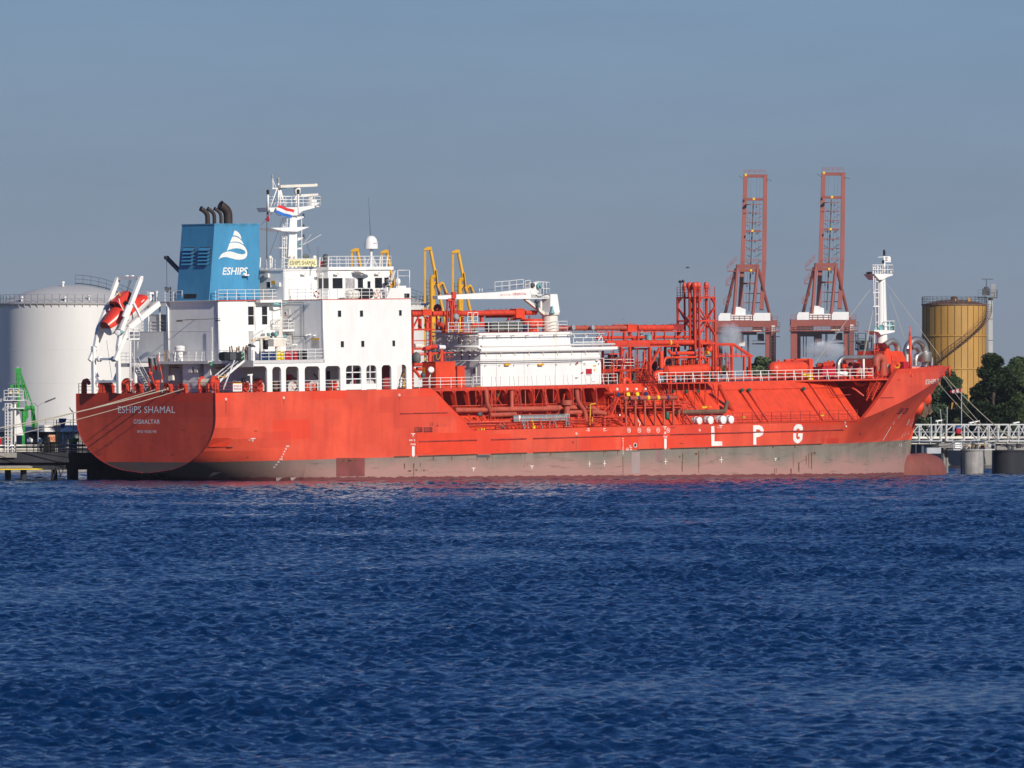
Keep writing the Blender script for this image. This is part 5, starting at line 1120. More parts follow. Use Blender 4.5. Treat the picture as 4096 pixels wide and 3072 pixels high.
b.build('yellow_gate', YEL, dk2)
# ventilator mushroom on that deck
p = ap(1, 1350, 1215, XBa-1.0); b = MB(); b.lathe(p, [(.32, 0), (.32, .95), (.42, 1.0), (.52, 1.05), (.52, 1.25), (.44, 1.3), (.52, 1.32), (.52, 1.5), (.35, 1.6), (1e-5, 1.62)], 16); part(b, 'mushroom_vent', WHITE)
# aft house -------------------------------------------------------------
aft = part(MB().sbox(XBa, XA+.5, -3.3, YB, D2-.05, D3), 'aft_house', WHITE)
part(MB().sbox(XBa, XA+.5, -HB+1.2, -3.3, DK, D2+3.05), 'port_house', WHITE)
part(MB().sbox(XBa+.15, XBa+1.6, -HB+1.5, YB-.4, DK, D2-.3), 'stern_locker_row', GREYW)
b = MB(); b.sbox(XBa-.25, XBa+3, -7.4, -3.3, D3-.45, D3); b.sbox(XBa, XA, -HB+1, -3.3, D3-.25, D3-.02)
for y in (-3.4, -4.6, -6.3): b.sbox(XBa, XBa+.14, y-.07, y+.07, D2+3, D3)
b.sbox(XBa+.1, XBa+1.2, -5.95, -4.85, D2+3, D2+4.75); b.build('port_deck_frame', WHITE2, ship)
b = MB(); b.sbox(XBa+3.5, XBa+3.7, -7.2, -5.6, D2+3, D3-.3); b.sbox(XBa+4, XBa+5, -4.4, -3.5, D2+3, D2+4.3); b.each('dark_machinery', DGREY, ship)
b = MB(); rail(b, [V(XBa+.05, -7.2, D2+3.03), V(XBa+.05, -3.4, D2+3.03)], 1.05, 1.2, 3, .028, .03); b.path([V(XBa+2, -4.3, D2+3), V(XBa+2, -4.3, D2+4.2), V(XBa+2, -3.8, D2+4.2)], .12, 6); b.build('port_deck_rail', WHITE2, ship)
b = MB(); b.tube(V(XBa-.06, -3.22, D2), V(XBa-.06, -3.22, D3), .09, 8); b.tube(V(XBa-.06, YB+.03, D2-.2), V(XBa-.06, YB+.03, D3), .08, 8); b.sbox(XBa-.02, XBa, -7.4, YB, D2+3.0, D2+3.05); b.build('drain_pipe', WHITE2, aft)
for q in ((125, 135, 188, 352), (288, 135, 347, 348)): window(aft, 4, *q, YB, mull=.5, fr=.08)
a, c = sp(4, 130, 640, YB), sp(4, 510, 417, YB); casing = MB().sbox(a.x, XA, YB, YB+.75, D2, c.z).build('casing', WHITE, aft)
b = MB(); X = sp(4, 205, 300, YB).x; b.tube(V(X, YB+.06, D2+3), V(X, YB+.06, D3), .05, 6); X = sp(4, 105, 300, YB).x; b.sbox(XBa, X, YB, YB+.12, D2, D3); b.build('wall_pilaster', WHITE2, aft)
b = MB()                                                       # floodlight rack on the aft wall
y0, y1 = -ap(1, 1440, 910, XBa).y, YB+.6
b.bar(V(XBa-1.3, y0, D2+4.25-.1), V(XBa-1.3, y1+.9, D2+4.25), .05); b.bar(V(XBa, y0+1.2, D2+4.2), V(XBa-1.3, y0+1.2, D2+4.2), .06)
for y in (y0+.1, y0+.4, y1+.6): b.sbox(XBa-1.4, XBa-1.15, y-.22, y+.22, D2+4.0, D2+4.12)
b.build('floodlight_rack', BROWN, aft)
b = MB(); X = XBa-.25; y = -ap(1, 1765, 1000, XBa).y; ladder(b, V(X, y, D2), V(X, y, D2+3.4), .16, (0, 1, 0), .6, .04); b.build('ladder', WHITE2, aft)
# deck edge slab and rails on the funnel deck
fd = part(MB().sbox(XBa-.3, XA+.3, -7.4, YB+.25, D3, D3+.06).sbox(sp(3, 95, 1495, YB+.6).x, XA, YB+.2, YB+.9, D3-.22, D3+.05), 'funnel_deck', WHITE2)
MB().sbox(XBa-.32, XA+.3, YB+.26, YB+.29, D3-.01, D3+.07).build('deck_edge_stripe', RED, fd)
b = MB(); rail(b, [V(XBa-.2, 3.9, D3+.05), V(XBa-.2, YB+.15, D3+.05), V(XA, YB+.15, D3+.05), V(XA, HB-.1, D3+.05), V(sp(3, 1556, 1470).x, HB-.1, D3+.05)], 1.05, 1.2, 3, .03, .035)
rail(b, [V(XBa-.2, -7.3, D3+.05), V(XBa-.2, -1, D3+.05)], 1.05, 1.2, 3, .03, .04); rail(b, [V(XBa+2, -7.3, D3+.05), V(XBa-.2, -7.3, D3+.05)], 1.05, 1.2, 3, .03, .04); b.build('railing', WHITE2, fd)
b = MB()                                                       # gear on the port side of the funnel deck
for y in (-5.6, -3.0): b.tube(V(XBa+.6, y, D3), V(XBa+.6, y, D3+.9), .1, 8); b.ball(V(XBa+.6, y, D3+1.0), .17, 8)
b.sbox(XBa+.3, XBa+.9, -6.9, -6.3, D3, D3+1.0); b.tube(V(XBa, -2.2, D3), V(XBa, -2.2, D3+1.1), .09, 6); b.each('tank_vent_head', WHITE, fd)
p = ap(2, 300, 1400, XBa+.2); b = MB(); b.lathe(p, [(.04, 0), (.10, .12), (.30, .4), (.32, .46), (1e-5, .3)], 10, (-.2, .9, -.35)); b.tube(V(XBa+.3, -p.y, D3), p+Vector((.1, 0, .1)), .05, 6); b.build('loudhailer', DGREY, fd)
b = MB(); a = ap(2, 425, 1100, 7.5); c = ap(2, 250, 945, 7.5); b.bar(a+Vector((0, -1, -.9)), c, .32, .36); b.lathe(c, [(.2, -.2), (.2, .2)], 10, (1, 0, 0)); b.tube(c, V(c.x, -c.y+.0, D3+1.6), .02, 4); b.build('store_crane_jib', DGREY, fd)
# funnel ------------------------------------------------------------------
FY0, FY1 = -1.77, 3.0; fx0, fx1, fx2, fx3 = 6.19, 7.12, 13.4, 13.4; FT = 25.8
fun = part(MB().hexa([V(fx0, FY1, D3+.05), V(fx3, FY1, D3+.05), V(fx3, FY0, D3+.05), V(fx0, FY0, D3+.05), V(fx1, FY1, FT), V(fx2, FY1, FT), V(fx2, FY0, FT), V(fx1, FY0, FT)]), 'funnel', BLUEF)
b = MB(); b.sbox(fx1-.05, fx2+.04, FY0-.04, FY1+.04, FT-.02, FT+.12)
for k in range(4): x = sp(2, (1090, 1180, 1355, 1480)[k], 455, FY1).x; w_, h_ = ((.16, .55), (.3, .12), (.3, .1), (.9, .12))[k]; b.sbox(x-w_, x+w_, FY1+.001, FY1+.02, FT-.05-h_, FT)
b.build('funnel_rim', paint('funnel_rim_blue', (.06, .24, .40), .5, .2), fun)
fxa = lambda z: lerp(fx0, fx1, (z-D3)/(FT-D3))
for (x0, x1, y0, y1) in ((490, 657, 785, 1055), (730, 902, 782, 1052)):
    a, c = ap(2, x0, y1, 6.63), ap(2, x1, y0, 6.63); b = MB(); n = 5
    b.mi = 1; b.hexa([V(fxa(a.z)-.02, -a.y, a.z), V(fxa(a.z)+.3, -a.y, a.z), V(fxa(a.z)+.3, -c.y, a.z), V(fxa(a.z)-.02, -c.y, a.z), V(fxa(c.z)-.02, -a.y, c.z), V(fxa(c.z)+.3, -a.y, c.z), V(fxa(c.z)+.3, -c.y, c.z), V(fxa(c.z)-.02, -c.y, c.z)]); b.mi = 0
    for k in range(n):
        z = lerp(a.z, c.z, k/n); z2 = z+(c.z-a.z)/n*.75; b.poly([V(fxa(z)-.22, -a.y, z), V(fxa(z)-.22, -c.y, z), V(fxa(z2)-.03, -c.y, z2), V(fxa(z2)-.03, -a.y, z2)])
        b.poly([V(fxa(z)-.22, -a.y, z-.03), V(fxa(z)-.22, -c.y, z-.03), V(fxa(z)-.22, -c.y, z), V(fxa(z)-.22, -a.y, z)])
    b.build('louvre', None, fun, mats=[BLUEF, DGREY])
a, c = ap(2, 520, 1560, 6.28), ap(2, 703, 1490, 6.28); MB().hexa([V(fxa(a.z)-.03, -a.y, a.z), V(fxa(a.z)+.2, -a.y, a.z), V(fxa(a.z)+.2, -c.y, a.z), V(fxa(a.z)-.03, -c.y, a.z), V(fxa(c.z)-.03, -a.y, c.z), V(fxa(c.z)+.2, -a.y, c.z), V(fxa(c.z)+.2, -c.y, c.z), V(fxa(c.z)-.03, -c.y, c.z)]).build('grille', BLACK, fun)
for (x, xt, yt, r, Y) in ((870, 820, 235, .25, 1.2), (972, 935, 235, .19, 1.4), (1072, 1035, 232, .17, 1.8), (1178, 1140, 190, .46, 1.6)):
    p = sp(2, x, 450, Y); t = sp(2, x, yt, Y); e = sp(2, xt, yt-8, Y); b = MB(); hh = t.z-FT
    b.bend([V(p.x, Y, FT-.2), V(p.x, Y, FT+hh*.82), V(p.x-.55-r*.6, Y-.25, FT+hh+.15+r*.25)], r, .7, 12); o = b.build('exhaust_pipe', SOOT, fun)
    d = Vector((-.85, .25, .45)).normalized(); q = V(p.x-.55-r*.6, Y-.25, FT+hh+.15+r*.25); MB().torus(q, r, .035, d, 16, 6).build('pipe_rim', BLACK, o)
def logo(pts): return [(lambda p: V(p.x, FY1+.012, p.z))(sp(2, x, y, FY1)) for x, y in pts]
b = MB()
def lg(pts):
    P = logo(pts); n = len(b.v); b.v += P
    for t in tessellate_polygon([P]): b.face([n+k for k in t])
lg([(1270, 540), (1280, 537), (1305, 545), (1335, 568), (1358, 600), (1372, 635), (1379, 668), (1355, 645), (1320, 622), (1285, 610), (1250, 610)])
lg([(1240, 630), (1275, 626), (1310, 635), (1350, 658), (1385, 695), (1415, 750), (1370, 722), (1330, 708), (1285, 702), (1245, 706), (1206, 716)])
lg([(1198, 728), (1235, 718), (1290, 716), (1340, 725), (1390, 748), (1430, 785), (1455, 825), (1466, 870), (1462, 915), (1440, 950), (1400, 970), (1350, 976), (1290, 972), (1230, 955), (1170, 938), (1110, 935), (1060, 950), (1032, 970), (1050, 930), (1080, 890), (1120, 865), (1170, 852), (1225, 853), (1280, 868), (1330, 886), (1380, 894), (1415, 892), (1440, 880), (1438, 855), (1415, 830), (1370, 812), (1310, 802), (1250, 808), (1200, 822), (1158, 842)])
b.build('funnel_emblem', TEXTW, fun)
a, c = sp(2, 1100, 1205, FY1), sp(2, 1468, 1090, FY1); dx = .16
b = MB(); letters(b, 'ESHIPS', lambda u, v: V(lerp(a.x, c.x, u)+(v-.5)*dx, FY1+.012, lerp(a.z, c.z, v)), .015, 1.0); b.build('funnel_lettering', TEXTW, fun)
p = sp(2, 1420, 1208, FY1); MB().sbox(p.x-.4, p.x+.4, FY1, FY1+.5, p.z-.07, p.z+.07).build('funnel_lamp', WHITE2, fun)
b = MB(); xs_ = sp(2, 905, 1500, FY1).x; rail(b, [V(xs_, FY1+.25, D3+.1), V(sp(2, 1325, 1500, FY1).x, FY1+.25, D3+.1)], .75, 1.6, 1, .04, .04); b.build('funnel_hand_rail', BLUEF, fun)
# bridge -------------------------------------------------------------------
XW = 19.2; YW = 7.0; Y1 = -ap(3, 760, 1300, XW).y; XH = sp(3, 385, 1300, Y1).x; Y0h = -ap(3, 105, 1300, XH).y; XWF = sp(3, 1600, 1200, YW).x
wh = part(MB().sbox(XW, XWF, -YW, YW, D3, D4).sbox(XH, XW, -Y1, Y1, D3, D4), 'wheelhouse', WHITE)
roof = MB().sbox(XW-.1, XWF+.35, -YW-.2, YW+.2, D4, D4+.32).sbox(XH-.1, XW-.1, -Y1-.1, Y1+.1, D4-.02, D4+.12).build('bridge_roof', WHITE, wh)
CURT = paint('curtain', (.42, .40, .41), .8, .3, 0, 4)
window(wh, 3, 943, 1235, 1055, 1355, YW); w2 = window(wh, 3, 1090, 1237, 1195, 1354, YW, glass=CURT); window(wh, 3, 1232, 1237, 1290, 1350, YW); window(wh, 3, 1342, 1272, 1375, 1350, YW, fr=.12); window(wh, 3, 1428, 1232, 1508, 1354, YW); window(wh, 3, 1535, 1230, 1580, 1340, YW)
awindow(wh, 3, 787, 1238, 832, 1360, XW); awindow(wh, 3, 845, 1238, 900, 1360, XW); awindow(wh, 3, 200, 1280, 233, 1348, XH)
b = MB()
for x, y in ((185, 1205), (315, 1310)): p = ap(3, x, y, XH-.2); b.sbox(p.x, p.x+.3, -p.y-.3, -p.y+.25, p.z-.22, p.z+.2)
b.each('aft_wall_box', WHITE2, wh); p = ap(3, 270, 1288, XH); MB().sbox(XH-.03, XH, -p.y-.25, -p.y+.25, p.z-.18, p.z+.18).build('yellow_notice', YEL, wh)
b = MB()
for x, y, Y in ((610, 1195, Y1), (815, 1190, YW-1), (985, 1195, YW), (1280, 1200, YW), (1455, 1190, YW)): p = sp(3, x, y, Y+.2); b.sbox(p.x-.3, p.x+.3, Y, Y+.35, p.z-.06, p.z+.06); b.ball(V(p.x+.2, Y+.3, p.z+.1), .11, 8)
b.each('deck_lamp', CREAM, wh)
b = MB(); b.tube(sp(3, 830, 1480, YW+.4), sp(3, 830, 1170, YW+.4), .05, 6); b.path([sp(3, 440, 1330, Y1+.02), sp(3, 445, 1250, Y1+.02), sp(3, 500, 1250, Y1+.02), sp(3, 500, 1320, Y1+.02)], .025, 5); b.tube(sp(3, 402, 1470, Y1+.05), sp(3, 402, 1150, Y1+.05), .05, 6); b.build('pipe_run', WHITE2, wh)
b = MB(); b.prism([sp(3, 1170, 1160, YW+.2), sp(3, 1350, 1160, YW+.2), sp(3, 1270, 1200, YW+.2)], (0, -.9, 0)); b.bar(sp(3, 1270, 1200, YW+.8), sp(3, 1345, 1170, YW+.8), .1); b.build('awning', WHITE, wh)
# bridge wing
pw = [sp(3, x, y) for x, y in ((1556, 1480), (1608, 1350), (1838, 1346), (1838, 1480))]
wing = part(MB().prism(pw, (0, .14, 0)).sbox(XF-.12, XF, YW, HB-.001, D3-.02, pw[2].z).sbox(XW+3, XF, YW-.1, HB-.15, D3, D3+.06), 'bridge_wing', WHITE)
p0, p1 = sp(3, 1765, 1462), sp(3, 1822, 1412); MB().sbox(p0.x, p1.x+.0, HB-.1, HB+.04, p0.z, p1.z).build('side_light_box', BLACK, wing); MB().sbox(p0.x+.15, p1.x-.5, HB+.02, HB+.08, p0.z+.1, p1.z-.1).build('side_light', GREY, wing)
b = MB()
for x in (1690, 1825): b.tube(sp(3, x, 1346, HB-.1), sp(3, x, 1150, HB-.1), .045, 5)
b.tube(sp(3, 1690, 1147, HB-.1), sp(3, 1825, 1147, HB-.1), .045, 5); b.tube(sp(3, 1690, 1212, HB-.1), sp(3, 1825, 1212, HB-.1), .03, 5); b.bar(sp(3, 1612, 1300, 8), sp(3, 1660, 1150, 8), .08); b.bar(sp(3, 1600, 1300, 8), sp(3, 1640, 1160, 8), .06); b.build('wing_frame', WHITE2, wing)
p = sp(3, 1690, 1275, HB-.7); b = MB(); b.ball(p, .36, 12, (.85, .8, 1.15)); b.tube(p, V(p.x, HB-.7, D3+1), .07, 6); b.sbox(p.x-.5, p.x+.9, HB-.9, HB-.4, pw[1].z-.02, pw[1].z+.22); b.build('searchlight', WHITE, wing)
p = sp(3, 1587, 1272, YW+.9); b = MB(); b.lathe(p, [(.22, -.15), (.24, .12), (.2, .14), (1e-5, .1)], 12, (0, -1, 0)); b.tube(p, V(p.x, YW+.9, D3), .05, 6); b.path([sp(3, 1555, 1470, YW+1), sp(3, 1552, 1330, YW+1), sp(3, 1580, 1315, YW+1), sp(3, 1600, 1340, YW+1)], .07, 6); b.build('wing_repeater', GREY, wing)
# monkey island rails and kit
ZR = D4+.32; b = MB(); rail(b, [V(XH, -2, ZR-.2), V(XH, Y1, ZR-.2), V(XW, Y1, ZR-.2), V(XW, YW, ZR), V(XWF+.2, YW, ZR), V(XWF+.2, -3, ZR)], 1.08, 1.3, 3, .03, .038)
for x in (120, 255, 800, 900, 1490, 1570): p = sp(3, x, 1130, Y1 if x < 500 else YW); b.bar(V(p.x-.1, -p.y, ZR), V(p.x, -p.y, ZR+1.0), .1, .12)
b.build('roof_rail', WHITE2, roof)
p = sp(3, 865, 1135, 5.5); b = MB(); b.lathe(V(p.x, 5.5, ZR), [(.3, 0), (.33, .4), (.26, .8), (.32, 1.1), (.2, 1.3), (1e-5, 1.36)], 10); b.build('covered_compass', DGREY, roof)
p = sp(3, 818, 1090, 5.8); MB().lathe(V(p.x, 5.8, ZR), [(.14, 0), (.14, .6), (1e-5, .68)], 8).build('red_canister', LBRED, roof)
b = MB()
for x in (470, 520, 740, 735, 230): p = sp(3, x, 1040, 1); b.tube(V(p.x, 1, ZR), V(p.x, 1, ZR+.9), .09, 8); b.ball(V(p.x, 1, ZR+1.05), .22, 8)
b.each('roof_ventilator', CREAM, roof); p = sp(3, 640, 990, 1); MB().ball(p, .28, 8, (1.4, 1, 1)).tube(p, V(p.x, 1, ZR), .08, 6).build('covered_lamp', TARPG, roof)
a, c = sp(3, 442, 1104, Y1+.1), sp(3, 761, 1020, Y1+.1); nb = MB().sbox(a.x, c.x, Y1+.08, Y1+.14, a.z, c.z).build('name_board', SIGNY, wh)
b = MB(); letters(b, 'ESHIPS SHAMAL', lambda u, v: V(lerp(a.x+.15, c.x-.15, u), Y1+.15, lerp(a.z+.14, c.z-.15, v)), .0, 1.0); b.build('name_lettering', TEXTK, nb)
# satellite dome and whip aerials
Yd = 3.0; p = sp(3, 1385, 900, Yd); r = abs(sp(3, 1460, 900, Yd).x-sp(3, 1306, 900, Yd).x)*.5*.72; h = sp(3, 1385, 752, Yd).z-p.z
b = MB(); b.lathe(p, [(r*1.03, 0), (r, .12), (r*.98, h*.45), (r*.85, h*.72), (r*.55, h*.92), (r*.25, h*.99), (1e-5, h)], 20); dome = part(b, 'radome', WHITE)
b = MB(); b.tube(V(p.x, Yd, ZR), p, .14, 10)
for dx, dy in ((.55, .4), (-.55, .4), (.4, -.6), (-.4, -.5), (.75, 0)): b.tube(V(p.x+dx, Yd+dy, ZR), V(p.x, Yd, ZR+1.3), .05, 5)
b.torus(p+Vector((0, 0, -.1)), .3, .04, (0, 0, 1), 12, 5); b.build('radome_pedestal', WHITE2, dome)
a, c = sp(3, 1412, 856, Yd+r), sp(3, 1452, 825, Yd+r); b = MB(); letters(b, 'JRC', lambda u, v: V(lerp(a.x, c.x, u), Yd+r*.98+.03, lerp(a.z+.05, c.z-.05, v)), .0); b.build('radome_mark', TEXTR, dome)
b = MB()
for (x, y0, y1, r_) in ((1370, 755, 315, .03), (778, 1020, 868, .03), (1592, 1020, 862, .03), (345, 1020, 560, .02), (190, 1030, 360, .03)): b.tube(sp(3, x+(8 if x == 1370 else 0), y0, 2.5), sp(3, x-(14 if x == 1370 else 0), y1, 2.5), r_, 5, r_*.5)
part(b, 'whip_aerial', DGREY)
# radar mast ----------------------------------------------------------------
def M(x, y, d=0): p = sp(3, x, y, d); return p
mast = part(MB().hexa([M(432, 1135, .75), M(540, 1135, .75), M(540, 1135, -.75), M(432, 1135, -.75), M(462, 470, .5), M(536, 470, .5), M(536, 470, -.5), M(462, 470, -.5)]), 'radar_mast', WHITE)
b = MB(); b.prism([M(212, 430, .9), M(560, 425, .9), M(740, 405, .9), M(740, 432, .9), M(600, 470, .9), M(540, 520, .9), M(462, 520, .9), M(420, 480, .9), M(235, 478, .9)], (0, 1.8, 0)); b.build('mast_platform', WHITE, mast)
b = MB(); b.prism([M(235, 662, 1.2), M(680, 650, 1.2), M(545, 705, 1.2), M(380, 700, 1.2)], (0, 2.4, 0)); b.build('crosstree', WHITE2, mast)
b = MB(); b.prism([M(540, 535, .4), M(615, 530, .4), M(615, 545, .4), M(540, 575, .4)], (0, .8, 0)); b.prism([M(540, 775, .4), M(615, 772, .4), M(600, 785, .4), M(540, 815, .4)], (0, .8, 0)); b.prism([M(480, 895, .5), M(595, 885, .5), M(595, 905, .5), M(480, 915, .5)], (0, 1, 0)); b.prism([M(335, 885, .4), M(440, 890, .4), M(440, 900, .4), M(335, 895, .4)], (0, .8, 0)); b.each('lamp_bracket', WHITE2, mast)
b = MB(); ladder(b, M(376, 1135, .3), M(392, 540, .3), .3, (1, 0, 0), .3, .04); b.tube(M(412, 1135, .3), M(425, 540, .3), .05, 5); b.tube(M(440, 1135, .55), M(465, 540, .55), .04, 5)
for y in range(560, 1120, 55): b.tube(M(380, y, .3), M(440, y, .3), .025, 4)
b.build('mast_ladder', WHITE2, mast)
b = MB()                                                        # A-frame legs above the platform
for q in ((235, 418, 310, 212), (310, 418, 345, 212), (345, 212, 400, 412), (322, 418, 326, 150), (350, 418, 350, 212), (520, 410, 540, 275), (545, 410, 548, 275), (470, 400, 530, 300), (395, 410, 345, 240)): b.tube(M(q[0], q[1]), M(q[2], q[3]), .07, 6)
b.bar(M(252, 212), M(402, 208), .12); b.bar(M(262, 205), M(256, 75), .1); b.bar(M(262, 120), M(295, 200), .07); b.tube(M(325, 205), M(325, 130), .1, 8); b.build('mast_head_frame', WHITE2, mast)
b = MB(); b.lathe(M(325, 150), [(.13, 0), (.13, .35), (.18, .38), (.12, .55), (1e-5, .6)], 8); b.lathe(M(256, 95), [(.07, 0), (.11, .25), (1e-5, .45)], 8); b.each('mast_head_light', GREY, mast)
b = MB(); a, c = M(338, 188, .3), M(748, 174, .3); b.bar(a, c, .34, .28); b.lathe(c, [(.19, -.15), (.19, .15)], 10, (1, 0, 0)); b.build('radar_scanner', CREAM, mast)
b = MB(); b.lathe(M(540, 270), [(.3, 0), (.36, .25), (.36, .7), (.28, .9), (1e-5, .95)], 12); b.tube(M(540, 270), M(540, 410), .16, 8); b.build('radar_turning_unit', WHITE, mast)
b = MB(); b.bar(M(575, 290, .4), M(772, 280, .4), .26, .2); b.build('radar_scanner', CREAM, mast)
b = MB(); b.lathe(M(690, 335), [(.2, 0), (.3, .15), (.3, .4), (1e-5, .5)], 12); b.sbox(M(665, 0).x, M(735, 0).x, -.3, .3, M(0, 405).z, M(0, 340).z); b.build('radar_turning_unit', WHITE, mast)
b = MB(); zz_ = M(0, 412).z; rail(b, [V(M(272, 0).x, .85, zz_), V(M(735, 0).x, .85, zz_), V(M(735, 0).x, -.85, zz_), V(M(272, 0).x, -.85, zz_)], 1.0, .8, 3, .03, .035)
b.tube(M(740, 388), M(788, 388), .1, 6); b.tube(M(740, 418), M(788, 418), .1, 6); b.tube(M(540, 480), M(745, 425), .06, 5); b.build('mast_rail', WHITE2, mast)
for x0 in (205, 552):
    b = MB(); y1 = 240 if x0 == 205 else 235; b.tube(M(x0+2, 470 if x0 == 205 else 520, .95), M(x0, y1+35, .95), .1, 6); o = b.build('signal_post', WHITE, mast)
    b = MB(); b.lathe(M(x0, y1+40, .95), [(.12, 0), (.15, .2), (.15, .45), (1e-5, .5)], 8); b.build('signal_lamp', BLACK, o)
b = MB()
for x, y in ((612, 535), (613, 660), (613, 775), (555, 515), (205, 500)): b.lathe(M(x, y+10, .3), [(.13, 0), (.13, .14), (.07, .17), (.13, .3), (.05, .42), (1e-5, .5)], 8)
b.each('navigation_lamp', DGREY, mast)
MB().box(M(512, 875, .2), M(560, 840, .8)).tube(M(555, 858, .5), M(600, 852, .5), .12, 8).build('whistle', TEAL, mast)
b = MB(); b.tube(M(597, 1480, 1.2), M(590, 540, 1.2), .045, 6); b.tube(M(610, 855, 1), M(815, 738, 1), .025, 4); b.tube(M(605, 855, 1), M(700, 735, 1), .018, 4); b.build('signal_halyard_pole', CREAM, mast)
b = MB()
for q in ((380, 545, 160, 1140), (250, 490, 120, 640), (195, 500, 196, 1020), (650, 845, 690, 955)): b.tube(M(q[0], q[1], .5), M(q[2], q[3], .5), .018, 4)
b.build('stay_wire', DGREY, mast)
# ------------------------------------------------------------------ stern: rails, fairleads, winches, davit
b = MB(); zr = DK; ys_ = [-9.9, 9.9]
rail(b, [V(.12, -9.95, zr), V(.12, 9.95, zr), V(sp(5, 2120, 200).x, 10.1, zr)], 1.03, 1.15, 3, .028, .035); b.path([V(.3, -9.0, zr+1), V(.3, -9.0, zr+1.45), V(.3, -7.2, zr+1.45)], .03, 4); part(b, 'stern_rail', DRED)
def fairlead(c, axis, r):
    c = Vector(c); a = Vector(axis).normalized(); b = MB(); b.lathe(c-a*.1, [(r*.62, -.25), (r*.58, .1), (r*.68, .28), (r*.9, .38), (r*1.02, .42), (r*1.02, .30), (r*.85, .05), (r*.85, -.25)], 18, a)
    side = a.cross(Vector((0, 0, 1))); zb = DK-c.z
    b.hexa([c-a*.35-side*r*.9+Vector((0, 0, zb)), c+a*.15-side*r*.9+Vector((0, 0, zb)), c+a*.15+side*r*.9+Vector((0, 0, zb)), c-a*.35+side*r*.9+Vector((0, 0, zb)), c-a*.25-side*r*.8, c+a*.1-side*r*.8, c+a*.1+side*r*.8, c-a*.25+side*r*.8])
    b.hexa([c-a*.35+side*r*1.1+Vector((0, 0, zb)), c-a*.9+side*r*1.1+Vector((0, 0, zb)), c-a*.9+side*r*.95+Vector((0, 0, zb)), c-a*.35+side*r*.95+Vector((0, 0, zb)), c-a*.2+side*r*1.1+Vector((0, 0, .2)), c-a*.4+side*r*1.1+Vector((0, 0, .2)), c-a*.4+side*r*.95+Vector((0, 0, .2)), c-a*.2+side*r*.95+Vector((0, 0, .2))])
    return part(b, 'fairlead', RED)
for x, y in ((432, 198), (600, 198), (745, 200), (912, 200), (1062, 192), (1222, 190)): p = ap(5, x, y, .45); fairlead(V(.45, -p.y, DK+.58), (-1, 0, 0), .42)
for x in (1882, 2030): p = sp(5, x, 190, 9.6); fairlead(V(p.x, 9.6, DK+.55), (0, -1, 0), .42)
b = MB(); p = ap(5, 150, 260, .3); b.path([V(.3, -p.y, DK), V(.3, -p.y, DK+1.0), V(.3, -p.y+.15, DK+1.25), V(.3, -p.y+.45, DK+1.32), V(.3, -p.y+.75, DK+1.1), V(.3, -p.y+.8, DK+.9)], [.28, .26, .24, .22, .2, .16], 10); part(b, 'goose_neck_vent', RED)
b = MB(); p = ap(5, 1580, 240, 1.5)                              # rollers and posts along the stern
for x in (1590, 1395, 2120, 1495): p = ap(5, x, 240, .5) if x < 1590 else sp(5, x, 240, 9.8); b.tube(V(p.x, -p.y, DK), V(p.x, -p.y, DK+.95), .11, 8)
b.each('rail_stanchion', RED, ship)
def winch(c, r, w_, name, m=RED, axis=(.25, -1, 0)):
    c = Vector(c); a = Vector(axis).normalized(); b = MB(); b.lathe(c, [(r, -.08), (r, .06), (r*.8, .07), (r*.78, .02), (r*.3, .03), (r*.28, .15), (1e-5, .16)], 26, a); b.lathe(c, [(r*.45, -w_), (r*.45, 0)], 16, a); b.lathe(c-a*w_, [(r*.92, -.06), (r*.92, .06)], 22, a)
    side = a.cross(Vector((0, 0, 1)))
    for k in (.12, -w_-.12):
        q = c+a*k; b.prism([q+side*.35, q-side*.35, q-side*.6+Vector((0, 0, DK-c.z)), q+side*.6+Vector((0, 0, DK-c.z))], a*.08)
    o = part(b, name, m); d = MB(); d.lathe(c, [(r*.62, -w_+.1), (r*.62, -.1)], 16, a); d.build('wound_rope', ROPE, o); return o
p = zp(19, 1150, 760, DK+.75); p = sp(19, 1150, 760, 8.2); winch(V(p.x, 8.2, DK+.95), .78, 1.5, 'mooring_winch')
p = ap(18, 1290, 930, 3.0); winch(V(3.0, -p.y, DK+.85), .68, 1.3, 'mooring_winch', axis=(-1, -.45, 0)); p = ap(18, 700, 1020, 3.0); winch(V(3.0, -p.y, DK+.75), .6, 1.2, 'mooring_winch', axis=(-1, -.45, 0))
p = sp(19, 1990, 780, 7.7); winch(V(p.x, 7.7, DK+.75), .66, .9, 'mooring_winch')
b = MB(); p = ap(18, 2010, 920, 2.2); b.lathe(V(2.2, -p.y, DK), [(.3, 0), (.3, .9), (.36, .95), (.36, 1.3), (1e-5, 1.32)], 14); part(b, 'stern_tank', RED2)
b = MB()                                                         # red crutch and derrick
for q in ((1810, 1010, 1830, 690), (1960, 1000, 1860, 690), (1770, 710, 1880, 690), (1830, 560, 1840, 720)): b.bar(ap(18, q[0], q[1], 1.6), ap(18, q[2], q[3], 1.6), .09)
b.lathe(ap(18, 1840, 700, 1.5), [(.18, -.2), (.18, .2)], 10, (1, 0, 0)); part(b, 'towing_hook_frame', RED2)
b = MB(); ladder(b, ap(1, 770, 1590, .6), ap(1, 770, 955, .6), .42, (0, 1, 0), .27, .04); b.tube(ap(1, 830, 1100, .9), ap(1, 835, 970, .9), .04, 5); b.tube(ap(1, 740, 1500, 1), ap(1, 740, 960, 1), .07, 6); part(b, 'ramp_ladder', WHITE2)
b = MB(); p = ap(1, 745, 1440, 1.0); b.ball(p, .25, 10, (1, 1, .8)); b.tube(p, V(p.x, -p.y-.1, DK), .05, 6); b.each('deck_floodlight', CREAM, ship)
